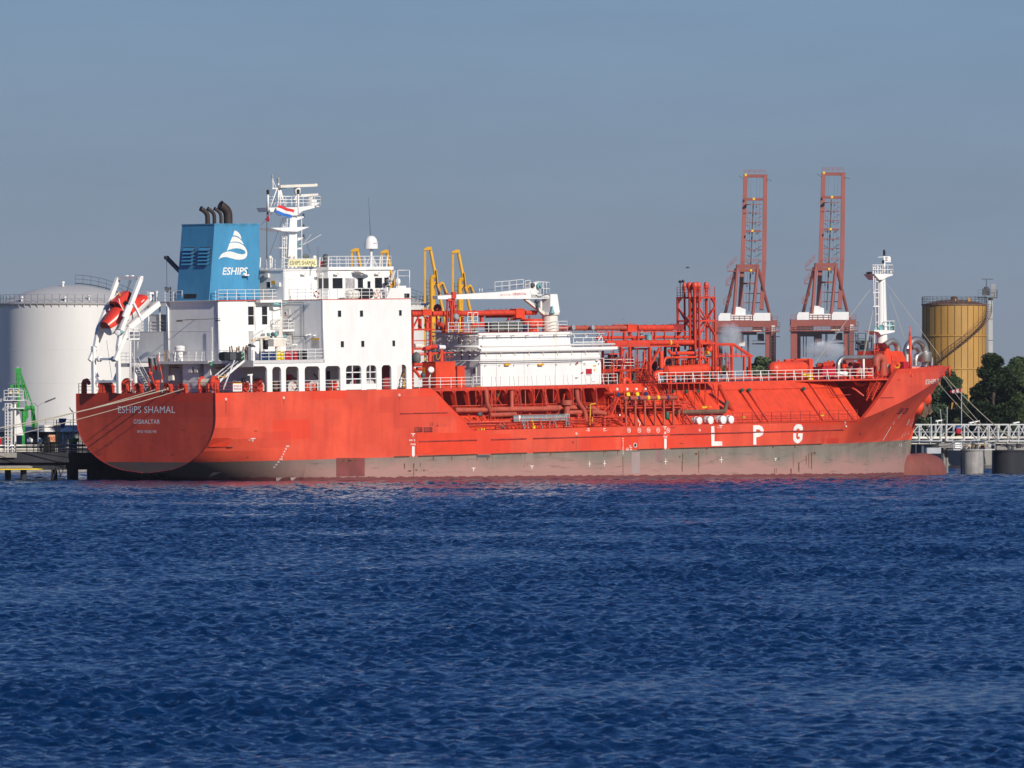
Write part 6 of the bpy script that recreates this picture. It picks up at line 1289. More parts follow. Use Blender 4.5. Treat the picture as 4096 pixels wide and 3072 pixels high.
# boat deck platform by the ramp, and stairs
a, c = ap(1, 552, 1285, 2.2), ap(1, 760, 1238, 2.2); pf = part(MB().sbox(2.2, 4.6, -a.y, -c.y, a.z, c.z), 'boat_platform', GREYW)
b = MB(); rail(b, [V(4.4, -a.y, c.z), V(2.3, -a.y+.8, c.z), V(2.3, -c.y, c.z)], 1.05, 1.1, 3, .03, .035); b.build('railing', WHITE2, pf)
MB().sbox(3.2, 3.5, -ap(1, 730, 1300, 3).y-.12, -ap(1, 780, 1300, 3).y, DK, a.z).build('support', WHITE2, pf)
def stair(top, bot, w_, name, par=None, m=WHITE2, side=(1, 0, 0), h=.9, step=.25):
    b = MB(); s_ = Vector(side).normalized()*w_/2; d = bot-top; n = int(abs(d.z)/step)
    for s in (-1, 1):
        b.bar(top+s_*s, bot+s_*s, .05, .2)
        for z in (h*.55, h): b.tube(top+s_*s+Vector((0, 0, z)), bot+s_*s+Vector((0, 0, z)), .028, 4)
        for k in range(0, n, 4): q = top.lerp(bot, k/n)+s_*s; b.tube(q, q+Vector((0, 0, h)), .025, 4)
    for k in range(1, n): q = top.lerp(bot, k/n); e = Vector((d.x, d.y, 0)).normalized()*.12; b.hexa([q-s_-e, q+s_-e, q+s_+e, q-s_+e, q-s_-e+Vector((0, 0, .03)), q+s_-e+Vector((0, 0, .03)), q+s_+e+Vector((0, 0, .03)), q-s_+e+Vector((0, 0, .03))])
    return part(b, name, m, par)
stair(ap(1, 800, 1265, 2.4), ap(1, 960, 1570, 2.0), .7, 'stern_stair'); MB().sbox(2.5, 2.6, -ap(1, 885, 1400, 2.5).y, -ap(1, 960, 1400, 2.5).y, DK, DK+1.6).build('stair_grating', GREY, ship)
stair(V(xs0-.1, 8.9, D2), V(xs0-3.3, 6.6, DK), .75, 'side_stair', None, WHITE2, (.6, .8, 0))
# freefall lifeboat davit
dv = part(MB(), 'lifeboat_davit', WHITE)
Yn, Yf = -3.8, -7.3; b = MB()
for Y, x in ((Yn, 475), (Yf, 376)):
    p = sp(0, x, 1575, Y); zt = sp(0, x, 1385, Y).z; b.sbox(p.x-.18, p.x+.18, Y-.18, Y+.18, DK, zt)
xl = sp(0, 475, 1575, Yn).x
b.sbox(xl-.16, xl+.16, Yf, Yn, sp(18, 700, 380, Yn).z, sp(18, 700, 320, Yn).z); b.sbox(xl-.16, xl+.16, Yf, Yn, sp(18, 700, 930, Yn).z, sp(18, 700, 870, Yn).z)
zl = sp(18, 700, 870, Yn).z
for s, Y in ((1, Yf), (-1, Yn)): b.prism([V(xl-.1, Y, zl+1.05), V(xl-.1, Y, zl), V(xl-.1, Y+s*.85, zl), V(xl-.1, Y+s*.7, zl+.12), V(xl-.1, Y+s*.18, zl+.95)], (.2, 0, 0))
for y in (-6.6, -4.5): b.lathe(V(xl, y, sp(18, 700, 350, Yn).z), [(.28, -.14), (.28, .14)], 14, (0, 1, 0))
b.build('support_frame', WHITE2, dv)
b = MB()                                                         # tilting A frame
tn, bn_ = sp(17, 1055, 110, Yn), sp(17, 640, 1200, Yn); tf = V(tn.x, Yf+.1, tn.z); bf_ = V(bn_.x, Yf+.1, bn_.z)
for a, c, Y in ((tn, bn_, Yn), (tf, bf_, Yf)): b.bar(a, c, .34, .46)
low_n = V(xl, Yn, sp(0, 475, 1385, Yn).z); low_f = V(xl, Yf+.1, low_n.z)
b.bar(bn_, low_n, .34, .4); b.bar(bf_, low_f, .34, .4); b.bar(tn+Vector((0, -.17, 0)), tf+Vector((0, .17, 0)), .34, .36)
for y in (-5.1, -5.9): b.lathe(V(tn.x, y, tn.z+.12), [(.18, -.15), (.18, .15)], 10, (0, 1, 0))
b.build('hoisting_frame', WHITE, dv)
b = MB()
for Y in (Yn+.15, Yf-.1):
    t_ = sp(17, 1430, 640, Yn+.15); l_ = sp(17, 800, 1150, Yn+.15); e_ = sp(17, 640, 1659, Yn+.15)
    a = V(t_.x, Y, t_.z); c = V(l_.x, Y, l_.z); d_ = V(xl-.6, Y, sp(18, 560, 380, Yf).z); b.bar(a, c, .3, .55); b.bar(c, d_, .28, .42)
q0, q1 = sp(17, 905, 640, Yn+.3), sp(17, 1080, 1000, Yn+.3); b.bar(q0, q1, .2, .22); q2, q3 = sp(17, 790, 680, Yn+.3), sp(17, 690, 920, Yn+.3); b.bar(q2, q3, .2, .3)
b.bar(V(sp(17, 1430, 640, Yn).x, Yn, t_.z), V(sp(17, 1430, 640, Yn).x, Yf, t_.z), .3, .3); b.build('launch_ramp', WHITE, dv)
b = MB()
for dx in (0, .12): b.tube(V(tn.x+dx, -5.5+dx, tn.z-.2), V(sp(17, 745, 380, -5.5).x+dx*.5, -5.5, sp(17, 745, 380, -5.5).z-.4), .03, 5)
b.tube(V(xl, -5.5, low_n.z+.6), V(xl+.2, -5.0, DK+1.5), .018, 4); b.build('hoist_wire', DGREY, dv)
p = sp(17, 575, 1250, Yn+.35); b = MB(); b.lathe(p, [(.28, -.2), (.28, .05), (.2, .06), (.2, .12)], 14, (-.8, -.5, 0)); b.mi = 1; b.lathe(p, [(.3, -.28), (.3, -.22)], 14, (-.8, -.5, 0)); b.mi = 2; b.lathe(p+Vector((.3, -.1, .02)), [(.16, -.1), (.2, .25), (.1, .5)], 10, (1, .2, .1)); b.build('davit_winch', None, dv, mats=[WHITE, BLACK, TEAL])
a, c = sp(17, 805, 1395, Yn+.4), sp(17, 1028, 1365, Yn+.4); b = MB(); b.sbox(a.x, c.x, Yn-.6, Yn+.4, a.z, c.z); rail(b, [V(a.x, Yn+.36, c.z), V(c.x, Yn+.36, c.z), V(c.x, Yn-.5, c.z)], 1.02, .7, 3, .04, .05); b.build('davit_platform', WHITE, dv)
# engine-room casings and clutter on the poop, under the first tier deck
b = MB(); p0 = ap(19, 560, 330, XBa-.9); p1 = ap(19, 740, 330, XBa-1.3); b.sbox(XBa-1.1, XBa+.3, -p0.y, -p1.y+.5, DK, D2-.3); part(b, 'vent_trunk', WHITE)
b = MB(); p0 = ap(19, 945, 330, XBa-.8); b.sbox(XBa-.9, XBa+.3, -p0.y, -p0.y+1.0, DK, D2-.3); part(b, 'vent_trunk', WHITE)
b = MB()
for x, y, w_, h in ((700, 480, .5, .55), (810, 470, .45, .6), (345, 630, .3, .5), (300, 640, .3, .5)): p = ap(19, x, y, XBa-1.2); b.sbox(XBa-1.4, XBa-1.1, -p.y-w_/2, -p.y+w_/2, p.z-h/2, p.z+h/2)
b.each('junction_box', CREAM, ship)
b = MB()
for x0, x1 in ((130, 245), (205, 205)): p = ap(19, x0, 340, XBa-1); b.tube(V(XBa-1, -p.y, DK), V(XBa-1, -p.y, D2-.35), .07, 8)
b.tube(V(XBa-1, -ap(19, 130, 0, XBa-1).y, D2-.45), V(XBa-1, -ap(19, 265, 0, XBa-1).y, D2-.45), .07, 6); b.tube(V(XBa-.2, -7, D2-.5), V(XBa-.2, YB, D2-.55), .05, 6); b.each('deck_post', WHITE2, ship)
def adoor2(x0, y0, x1, y1): return adoor(dh, 19, x0, y0, x1, y1, XBa+.12)
adoor2(388, 510, 500, 800)
b = MB()
for x, y in ((370, 430), (1260, 440)): p = ap(19, x, y, XBa-.5); b.sbox(XBa-.7, XBa-.3, -p.y-.5, -p.y+.5, p.z-.06, p.z+.04); b.tube(p, p+Vector((.6, 0, .15)), .04, 5)
b.each('floodlight', BROWN, ship)
p = ap(19, 1150, 320, XBa-1); b = MB(); b.lathe(p, [(.05, 0), (.1, .2), (.34, .5), (.36, .56), (1e-5, .45)], 12, (-.5, .6, -.6)); part(b, 'horn', DGREEN)
b = MB(); p = sp(19, 1850, 830, 9.2); b.tube(V(p.x, 9.2, DK), V(p.x, 9.2, DK+1.7), .13, 8); b.bar(V(p.x-.5, 9.2, DK+1.72), V(p.x+.2, 9.2, DK+1.78), .12); b.build('davit_post', WHITE, ship)
b = MB(); q = sp(19, 1620, 700, 7.0); b.prism([sp(19, 1560, 700, 7.3), sp(19, 1800, 590, 7.3), sp(19, 1800, 720, 7.3)], (0, .6, 0)); part(b, 'canvas_cover', GREYW)
b = MB(); 
for x in (1700, 1740): b.tube(sp(19, x, 720, 7.6), sp(19, x, 640, 7.6), .12, 8)
b.sbox(sp(19, 880, 0, 6.5).x, sp(19, 1010, 0, 6.5).x, 6.0, 6.5, DK, DK+.4); part(b, 'dark_deck_gear', BLACK)
b = MB(); b.bar(sp(19, 1200, 612, 8.6), sp(19, 1340, 605, 8.6), .07); b.bar(sp(19, 1330, 640, 8.6), sp(19, 1335, 560, 8.6), .05); part(b, 'yellow_handle', YEL)
b = MB(); ladder(b, sp(19, 1310, 860, 9), sp(19, 1600, 110, 9), .1, (1, 0, 0), 3, .03); part(b, 'derrick_boom', WHITE2)
# sign: beware of propeller
a, c = sp(5, 1758, 232, 10.15), sp(5, 1853, 148, 10.15); sgn = part(MB().sbox(a.x, c.x, 10.12, 10.18, a.z, c.z), 'propeller_sign', WHITE)
b = MB(); letters(b, 'BEWARE OF', lambda u, v: V(lerp(a.x+.1, c.x-.1, u), 10.19, lerp(lerp(a.z, c.z, .56), lerp(a.z, c.z, .84), v)), .0); letters(b, 'PROPELLER', lambda u, v: V(lerp(a.x+.1, c.x-.1, u), 10.2, lerp(lerp(a.z, c.z, .18), lerp(a.z, c.z, .46), v)), .0); b.build('sign_lettering', TEXTR, sgn)
b = MB(); b.sbox(a.x, c.x, 10.12, 10.19, c.z, c.z+.07); b.build('sign_edge', YELB, sgn)
# provision crane on the first tier deck
pc = part(MB().tube(V(sp(4, 275, 0, 8.4).x, 8.4, D2), sp(4, 275, 520, 8.4), .17, 10), 'provision_crane', CREAM)
Yc = 8.4
b = MB(); b.bend([sp(4, 215, 530, Yc), sp(4, 215, 505, Yc), sp(4, 330, 498, Yc), sp(4, 540, 490, Yc)], .14, .3, 8); b.hexa([sp(4, 485, 500, Yc+.1), sp(4, 530, 500, Yc+.1), sp(4, 530, 500, Yc-.3), sp(4, 485, 500, Yc-.3), sp(4, 505, 250, Yc+.1), sp(4, 532, 250, Yc+.1), sp(4, 532, 250, Yc-.3), sp(4, 505, 250, Yc-.3)]); b.build('jib', CREAM, pc)
b = MB(); b.sbox(sp(4, 395, 0, Yc).x, sp(4, 540, 0, Yc).x, Yc-.5, Yc+.3, sp(4, 0, 615, Yc).z, sp(4, 0, 525, Yc).z); b.tube(sp(4, 470, 530, Yc), V(sp(4, 470, 0, Yc).x, Yc, D2), .3, 10); rail(b, [sp(4, 540, 610, Yc+.3), sp(4, 625, 610, Yc+.3)], 1.0, 1, 3, .035, .04); rail(b, [sp(4, 300, 497, Yc), sp(4, 420, 497, Yc)], .7, 1, 2, .03, .03); b.each('winch_house', CREAM, pc)
b = MB(); b.ball(sp(4, 450, 465, Yc+.2), .26, 8); b.ball(sp(4, 560, 490, Yc+.2), .2, 8); b.ball(sp(4, 365, 465, Yc+.1), .2, 8); b.each('hydraulic_motor', TEAL, pc)
b = MB(); b.ball(sp(4, 415, 462, Yc+.4), .22, 8); b.tube(sp(4, 500, 290, Yc), sp(4, 180, 480, Yc), .015, 4); b.tube(sp(4, 500, 300, Yc), sp(4, 170, 500, Yc), .015, 4); b.sbox(sp(4, 205, 0, Yc).x, sp(4, 250, 0, Yc).x, Yc-.1, Yc+.1, sp(4, 0, 545, Yc).z, sp(4, 0, 530, Yc).z); b.build('crane_gear', DGREY, pc)
MB().sbox(sp(4, 165, 0, Yc).x, sp(4, 215, 0, Yc).x, Yc-.1, Yc+.1, sp(4, 0, 542, Yc).z, sp(4, 0, 530, Yc).z).sbox(sp(4, 300, 0, Yc).x, sp(4, 345, 0, Yc).x, Yc-.1, Yc+.15, sp(4, 0, 530, Yc).z, sp(4, 0, 522, Yc).z).build('hook_block', YEL, pc)
b = MB(); 
for k in range(5): x = lerp(sp(4, 300, 0, YB+.8).x, sp(4, 345, 0, YB+.8).x, k/4); b.tube(V(x, YB+.85, sp(4, 0, 645, YB).z), V(x, YB+.85, sp(4, 0, 535, YB).z), .05, 5)
part(b, 'hanging_hose', BLACK)
p = sp(4, 165, 600, 9.4); b = MB(); b.tube(V(p.x, 9.4, D2), p, .06, 6); b.bar(p+Vector((-.3, 0, .1)), p+Vector((.35, 0, -.1)), .4, .22); b.each('floodlight', DGREY, ship)
p = sp(4, 180, 700, 9.9); part(MB().sbox(p.x-.25, p.x+.25, 9.5, 9.95, D2, D2+1.35), 'hose_box', WHITE)
# ------------------------------------------------------------------ cargo deck amidships
YC = 5.3; XC = sp(6, 893, 1610, YC).x; XE = sp(8, 640, 1380, YC).x; ZL = sp(6, 1300, 1222, YC).z; ZU = sp(6, 1300, 1018, YC).z; XU = sp(8, 262, 800, YC-.3).x
YCi = -ap(6, 372, 1100, XC).y
ch = part(MB().sbox(XC, XE, YCi, YC, DK, ZL), 'compressor_house', WHITE)
b = MB(); b.sbox(XC+.1, XU-.6, YCi+.2, YC-.3, ZL, ZU); b.prism([V(XU-.6, YC-.3, ZL), V(XU+.25, YC-.3, ZL), V(XU, YC-.3, ZL+.5), V(XU-.1, YC-.3, ZL+1.0), V(XU-.1, YC-.3, ZU), V(XU-.6, YC-.3, ZU)], (0, YC-.5-YCi, 0)); b.build('upper_house', WHITE, ch)
b = MB(); b.sbox(XC-.3, sp(8, 815, 880, YC).x, YC-.3, YC+.45, ZL-.05, ZL+.25); b.sbox(XC-.35, XC, YCi+1.6, YC, ZL-.05, ZL+.12); b.build('ledge', WHITE, ch)
b = MB()
for y, i, x1, yo, r in ((1050, 8, 690, .25, .06), (1172, 8, 815, .5, .13), (1236, 8, 800, .35, .05), (1330, 8, 680, .25, .05), (1352, 8, 420, .2, .045)):
    z = sp(6, 1200, y, YC+yo).z; b.tube(V(XC-.4, YC+yo, z), V(sp(i, x1, 900, YC+yo).x, YC+yo, z), r, 8)
for y, y1_, r in ((1018, 890, .055), (1058, 890, .05), (1180, 900, .12), (1335, 850, .04)):
    z = ap(6, 700, y, XC-.3).z; b.tube(V(XC-.3, YCi+.1 if y < 1100 else YCi+1.4, z), V(XC-.3, YC, z), r, 6)
b.build('service_pipe', WHITE2, ch)
b = MB()
for k in range(9):                                            # brackets and lamps of the pipes
    x = lerp(XC+.6, XE-.4, k/8)
    for z in (ZL+1.55, ZL-.2, ZL-1.5): b.sbox(x-.05, x+.05, YC-.3, YC+.3, z-.05, z+.05)
    b.sbox(x+.2, x+.32, YC, YC+.1, ZL-.55, ZL-.1)
for k in range(7):
    y = lerp(YCi+.3, YC-.4, k/6)
    for z in (ZU-.35, ZU-.85, ZL+.05, ZL-.4): b.ball(V(XC-.36, y+.1*((k*7) % 3), z), .11, 6, (1, 1.7, .8))
    b.tube(V(XC-.3, y, ZU-.4), V(XC-.3, y, ZU-1.2), .025, 4)
b.build('pipe_bracket', CREAM, ch)
b = MB()
for f in (.13, .36, .62, .84): x = lerp(XC, XE, f); b.sbox(x-.015, x+.015, YC, YC+.015, DK, ZL-.1)
for z in (DK+2.25, ZL-.9): b.sbox(XC, XE, YC, YC+.012, z-.012, z+.012)
b.sbox(XC-.012, XC, YCi, YC, ZL-.03, ZL+.0); b.build('panel_seam', GREY, ch)
b = MB()
for pts in (((645, 1020), (648, 1150), (690, 1130)), ((680, 1230), (680, 1330)), ((760, 1060), (765, 1160)), ((765, 1240), (765, 1420))): b.path([ap(6, x, y, XC-.06) for x, y in pts], .035, 5)
b.each('drain_hose', BLACK, ch)
b = MB()                                                      # small doors and boxes of the house
for (x0, y0, x1, y1) in ((800, 1400, 845, 1580),): a, c = ap(6, x0, y1, XC), ap(6, x1, y0, XC); b.sbox(XC-.05, XC, -a.y, -c.y, a.z, c.z)
a, c = sp(8, 455, 1378, YC), sp(8, 640, 1100, YC); b.sbox(a.x, c.x, YC, YC+.05, a.z, c.z); b.path([sp(8, 560, 1230, YC+.1), sp(8, 520, 1260, YC+.1), sp(8, 530, 1345, YC+.1), sp(8, 575, 1345, YC+.1)], .04, 6)
for x in (345, 600): b.ball(sp(8, x, 1080 if x > 400 else 1290, YC+.2), .14, 8, (1.6, 1, .7))
b.each('house_door', WHITE2, ch)
b = MB(); a, c = sp(8, 470, 1255, YC+.2), sp(8, 525, 1185, YC+.2); b.sbox(a.x, c.x, YC, YC+.25, a.z, c.z); b.ball(sp(8, 345, 1115, YC+.25), .12, 8); b.ball(sp(8, 410, 1235, YC+.2), .1, 8); b.each('fire_box', DRUMR, ch)
b = MB()
for x0, y0, x1, y1 in ((538, 1140, 575, 1158), (550, 1190, 565, 1215)): a, c = sp(8, x0, y1, YC), sp(8, x1, y0, YC); b.sbox(a.x, c.x, YC+.04, YC+.07, a.z, c.z)
for x in (1190, 1560): p = sp(6, x, 1380, YC+.25); b.sbox(p.x-.35, p.x+.35, YC, YC+.3, p.z-.08, p.z+.1); b.ball(p+Vector((.3, 0, .05)), .12, 8)
b.each('yellow_fitting', YEL, ch)
b = MB(); p = ap(6, 830, 1440, XC); b.sbox(XC-.1, XC-.05, -p.y-.15, -p.y+.15, p.z-.3, p.z+.25); b.build('door_sign', BROWN, ch)
b = MB(); rail(b, [V(XC-4.5, YC-.2, ZU+.02), V(XC, YC-.2, ZU+.02), V(sp(6, 1850, 1000, YC-.2).x, YC-.2, ZU+.02), V(sp(6, 1850, 1000, YC-.2).x, 2.5, ZU+.02)], 1.05, 1.5, 3, .03, .038); b.build('roof_rail', WHITE2, ch)
b = MB(); b.bend([sp(8, 250, 720, 4.5), sp(8, 310, 760, 4.5), sp(8, 325, 850, 4.5), sp(8, 690, 845, 4.5)], .06, .4, 6); rail(b, [V(XU+.3, YC-.2, ZL+.25), V(sp(8, 680, 850, YC).x, YC-.2, ZL+.25)], 1.0, 1.4, 2, .045, .045); b.bar(sp(8, 440, 800, YC), sp(8, 490, 740, YC), .09); b.bar(sp(8, 610, 830, YC), sp(8, 660, 745, YC), .09); b.build('bent_pipe_rail', WHITE2, ch)
part(MB().sbox(XC-2.2, XC+.1, YC-2.2, YC-1.2, ZU-.06, ZU+.01).sbox(XC, XU, YCi+.1, YC-.2, ZU, ZU+.02), 'upper_platform', RED)
# overhanging walkway with slanted webs ---------------------------------------
YO = 7.5; XO0, XO1 = XF+.1, sp(8, 855, 1395, YO).x
walk = part(MB().sbox(XO0, XO1, 3.2, YO, DK-.13, DK+.0).sbox(XO0, XO1, YO-.06, YO+.02, DK-.34, DK), 'trunk_walkway', RED)
z0_, z1_ = DK-.34, 6.75
MB().sbox(XO0, XO1, -3.3, 3.3, DK-.1, DK+.006).build('added_deck_sheet', DECKR, walk)  # inboard dark sheet, added to damp red bounce
k = 0; x = STEP[0].x+1.4
while x < XO1-.3:
    b = MB(); yb = TF-(z1_-MD)*.919+.15; b.hexa([V(x-.05, yb-.05, z1_), V(x-.05, yb+.42, z1_), V(x+.05, yb+.42, z1_), V(x+.05, yb-.05, z1_), V(x-.05, YO-.75, z0_+.3), V(x-.05, YO, z0_+.3), V(x+.05, YO, z0_+.3), V(x+.05, YO-.75, z0_+.3)])
    for s in (1, -1): b.prism([V(x, YO-.02, z0_+.05), V(x+s*.5, YO-.02, z0_+.05), V(x+s*.12, YO-.02, z0_-.18), V(x, YO-.02, z0_-.5)], (0, .04, 0))
    b.bar(V(x-.0, yb+.42, z1_), V(x, YO+.02, z0_+.1), .22, .03); b.build('web_frame', RED, walk); x += 1.93; k += 1
b = MB()
for xx_ in (960, 1210, 1455, 1700, 1943, 2190): X = sp(7, xx_, 300, 7.6).x; b.bar(V(X, 7.55, DK-.3), V(X, 7.55, 7.05), .09); b.bar(V(X, 7.55, DK-.35), V(X+.5, 7.0, 7.6), .06); b.bar(V(X+.9, 7.5, DK-.3), V(X+.1, 7.6, 7.3), .05)
for xx_ in (1130, 1480, 1850): X = sp(7, xx_, 300, 8.3).x; ladder(b, V(X, 9.1, MD), V(X, 7.9, DK-.3), .4, (1, 0, 0), .3, .035)
b.tube(V(STEP[2].x, 7.9, 6.95), V(XO1-.5, 7.9, 6.95), .05, 6); b.tube(V(STEP[2].x+.5, 8.1, 6.4), V(XO1-.5, 8.1, 6.4), .07, 6); b.tube(V(STEP[3].x, 9.2, 5.25), V(XO1, 9.2, 5.25), .10, 7); b.tube(V(STEP[3].x, 9.35, 4.95), V(XO1, 9.35, 4.95), .07, 7); b.build('walkway_hanger', RED, walk)
b = MB(); rail(b, [V(XO0+2.2, YO-.05, DK), V(sp(6, 800, 1600, YO).x, YO-.05, DK)], 1.05, 1.5, 3, .03, .035); rail(b, [V(XO0+.2, YO+.6, DK-.0), V(XO0+1.9, YO+.6, DK-.0)], 1.05, .9, 3, .03, .04); rail(b, [V(sp(6, 815, 1600, YO).x, YO-.05, DK), V(XO1, YO-.05, DK)], 1.1, 1.35, 3, .03, .035)
x = XC
while x < XO1-1: b.bar(V(x+.25, YO-.05, DK), V(x, YO-.05, DK+1.05), .05, .06); x += 2.7
b.build('walkway_rail', WHITE2, walk)
MB().sbox(XO0+.1, XO1-.1, 3.4, YO-.2, DK+.001, DK+.012).build('added_deck_sheet', DECKR, walk)  # outboard dark sheet, added to keep red bounce off the white house
b = MB(); b.sbox(sp(6, 820, 0, YO).x, sp(6, 890, 0, YO).x, YO-.1, YO+.03, DK+.02, DK+.08); b.build('yellow_step_edge', YEL, walk)
# red cabinets beside the house
def cab(i, x0, y0, x1, y1, xa0, Y, name, m=RED2):
    a, c = sp(i, x0, y0, Y), sp(i, x1, y1, Y); w_ = -ap(i, xa0, y0, a.x).y; b = MB(); b.sbox(a.x, c.x, w_, Y, DK, c.z); b.sbox(a.x-.03, c.x+.03, w_-.03, Y+.03, c.z, c.z+.05); return part(b, name, m)
cab(22, 452, 1600, 785, 1168, 215, 6.5, 'deck_cabinet'); cab(22, 830, 1590, 955, 1245, 800, 6.0, 'deck_cabinet'); p = ap(22, 238, 1315, sp(22, 452, 1400, 6.5).x); part(MB().sbox(p.x-.04, p.x-.01, -p.y-.2, -p.y+.2, p.z-.3, p.z+.3), 'cabinet_notice', YEL)
p = sp(22, 365, 1315, 7.2); b = MB(); b.lathe(p, [(.1, .0), (.3, .1), (.34, .5), (.25, .6), (1e-5, .6)], 12, (-.7, -.7, .1)); b.path([p, p+Vector((-.1, 0, -.5)), p+Vector((-.3, 0, -.9)), V(p.x-.35, 7.2, DK)], .05, 6); part(b, 'white_searchlight', WHITE)
b = MB(); p = sp(22, 230, 1410, 7.0); b.ball(p, .3, 10, (1, 1, 1.2)); part(b, 'lamp_cover', DGREY); b = MB(); b.bend([sp(22, 40, 1275, 6.8), sp(22, 130, 1370, 6.8), sp(22, 190, 1460, 6.8)], .16, .8, 8); part(b, 'curved_red_pipe', RED2)
part(MB().ball(sp(22, 110, 1110, 5), .55, 10, (.8, 1, 1.3)), 'grey_canvas_bundle', TARPG)
# pipe racks, main pipe --------------------------------------------------------
b = MB(); Yk = 4.6
def bars(b, i, Y, segs, w_=.14):
    for q in segs: b.bar(sp(i, q[0], q[1], Y), sp(i, q[2], q[3], Y), q[4] if len(q) > 4 else w_)
bars(b, 22, Yk, ((45, 1620, 45, 380, .2), (362, 940, 362, 370, .22), (30, 608, 370, 600, .18), (30, 945, 370, 935, .18), (55, 800, 350, 795, .1), (45, 590, 150, 375, .14), (345, 480, 240, 375, .12), (30, 1060, 610, 1005, .16), (90, 1015, 760, 1005, .09), (60, 1110, 150, 1030, .14), (400, 1160, 400, 1010, .1), (610, 1160, 610, 1010, .08), (690, 1160, 690, 990, .05), (620, 1080, 760, 1078, .05), (45, 1220, 210, 1220, .12)))
part(b, 'pipe_rack', RED)
def pipe(i, pts, r, Y, m=RED, name='cargo_pipe', rad=.5, n=10, flanges=0):
    P = [sp(i, x, y, Y) for x, y in pts]; b = MB(); b.bend(P, r, rad, n)
    if flanges:
        a, c = P[0], P[-1]
        for k in range(1, flanges+1): q = a.lerp(c, k/(flanges+1)); d = (c-a).normalized(); b.lathe(q-d*.04, [(r*1.16, 0), (r*1.16, .08)], n, d)
    return part(b, name, m)
pipe(6, ((118, 818), (250, 815)), .30, 3.5, flanges=3); pipe(6, ((350, 818), (1290, 805)), .30, 3.5, flanges=5); pipe(6, ((1380, 805), (1500, 803)), .26, 3.5)
def pbox(i, x0, y0, x1, y1, Y, dep, name, m=RED, lug=5):
    a, c = sp(i, x0, y1, Y), sp(i, x1, y0, Y); b = MB(); b.sbox(a.x, c.x, Y-dep, Y, a.z, c.z); b.sbox(a.x-.05, c.x+.05, Y-dep-.05, Y+.05, c.z, c.z+.05)
    for k in range(lug): x = lerp(a.x, c.x, (k+.5)/lug); b.torus(V(x, Y-.3, c.z+.08), .09, .018, (0, 1, 0), 8, 4)
    return part(b, name, m)
pbox(6, 255, 775, 352, 835, 3.9, 4.4, 'expansion_box', RED2, 4); pbox(6, 1285, 765, 1382, 862, 3.9, .9, 'expansion_box', RED2, 3); pbox(6, 975, 775, 1290, 862, 2.6, .4, 'expansion_box', RED, 5)
b = MB(); bars(b, 6, 3.2, ((225, 870, 225, 1000, .22), (205, 1000, 205, 860, .1), (410, 840, 410, 1000, .2), (690, 850, 690, 1000, .22), (650, 850, 650, 1000, .12), (900, 830, 900, 910, .26), (870, 850, 930, 850, .12), (1230, 880, 1380, 860, .2), (1200, 860, 1200, 890, .2), (1430, 840, 1430, 1000, .14), (450, 860, 450, 1000, .12), (330, 990, 760, 985, .12))); part(b, 'pipe_support', RED)
pipe(6, ((430, 930), (480, 950), (490, 1030)), .26, 3.8); pipe(6, ((790, 945), (975, 940), (975, 1005)), .22, 3.6, rad=.3); pipe(6, ((300, 850), (300, 1010)), .24, 3); pipe(6, ((520, 850), (520, 990)), .18, 2.4)
part(MB().tube(sp(6, 975, 940, 3.6), sp(6, 1015, 938, 3.6), .235, 10), 'yellow_pipe_band', YEL); part(MB().ball(sp(6, 423, 862, 4.2), .16, 8, (1, 1, 1.5)), 'yellow_float', YEL)
pipe(22, ((250, 940), (330, 930), (345, 905), (460, 905)), .24, 5.0, rad=.3); part(MB().tube(sp(22, 460, 908, 5.0), sp(22, 490, 908, 5.0), .25, 10).tube(sp(22, 345, 960, 5), sp(22, 345, 985, 5), .25, 10), 'blue_pipe_band', BLUE); pipe(22, ((490, 910), (600, 915)), .24, 5.0, WHITE2)
pipe(22, ((70, 890), (190, 885), (250, 940)), .28, 4.3, CREAM, rad=.6); pipe(22, ((345, 985), (345, 1160)), .22, 5.0); pipe(22, ((550, 960), (550, 1160)), .22, 5.0); pipe(22, ((60, 1220), (200, 1215)), .2, 5.5); pipe(22, ((120, 1290), (200, 1290)), .2, 5.2)
b = MB(); b.path([sp(22, x, y, 5.1) for x, y in ((455, 1030), (465, 1110), (490, 1130), (520, 1100), (530, 1030))], .03, 5); part(b, 'yellow_hose', YEL)
b = MB(); b.lathe(sp(22, 795, 385, 4.5), [(.34, -.3), (.38, .1), (.3, .25), (1e-5, .3)], 12, (0, -1, .2)); b.tube(sp(22, 795, 385, 4.5), sp(22, 800, 480, 4.5), .1, 6); b.each('deck_floodlight', GREY, ship)
part(MB().ball(sp(22, 480, 235, 2.5), .45, 8, (1, 1, 1.1)), 'dark_red_motor', DRED)
b = MB()
for x0 in (1000, 1100): bars(b, 22, 4.8, ((x0, 490, x0+12, 305, .06), (x0+75, 490, x0+82, 305, .06), (x0+12, 305, x0+82, 303, .06), (x0+5, 380, x0+78, 378, .04), (x0+3, 450, x0+76, 448, .04)))
part(b, 'ladder_hoops', WHITE2); b = MB(); bars(b, 22, 4.9, ((920, 650, 1010, 490, .05), (1050, 660, 1080, 490, .05), (960, 590, 1060, 580, .04), (940, 620, 1050, 620, .04), (975, 550, 1070, 540, .04), (600, 620, 740, 560, .06))); part(b, 'red_steps', RED)
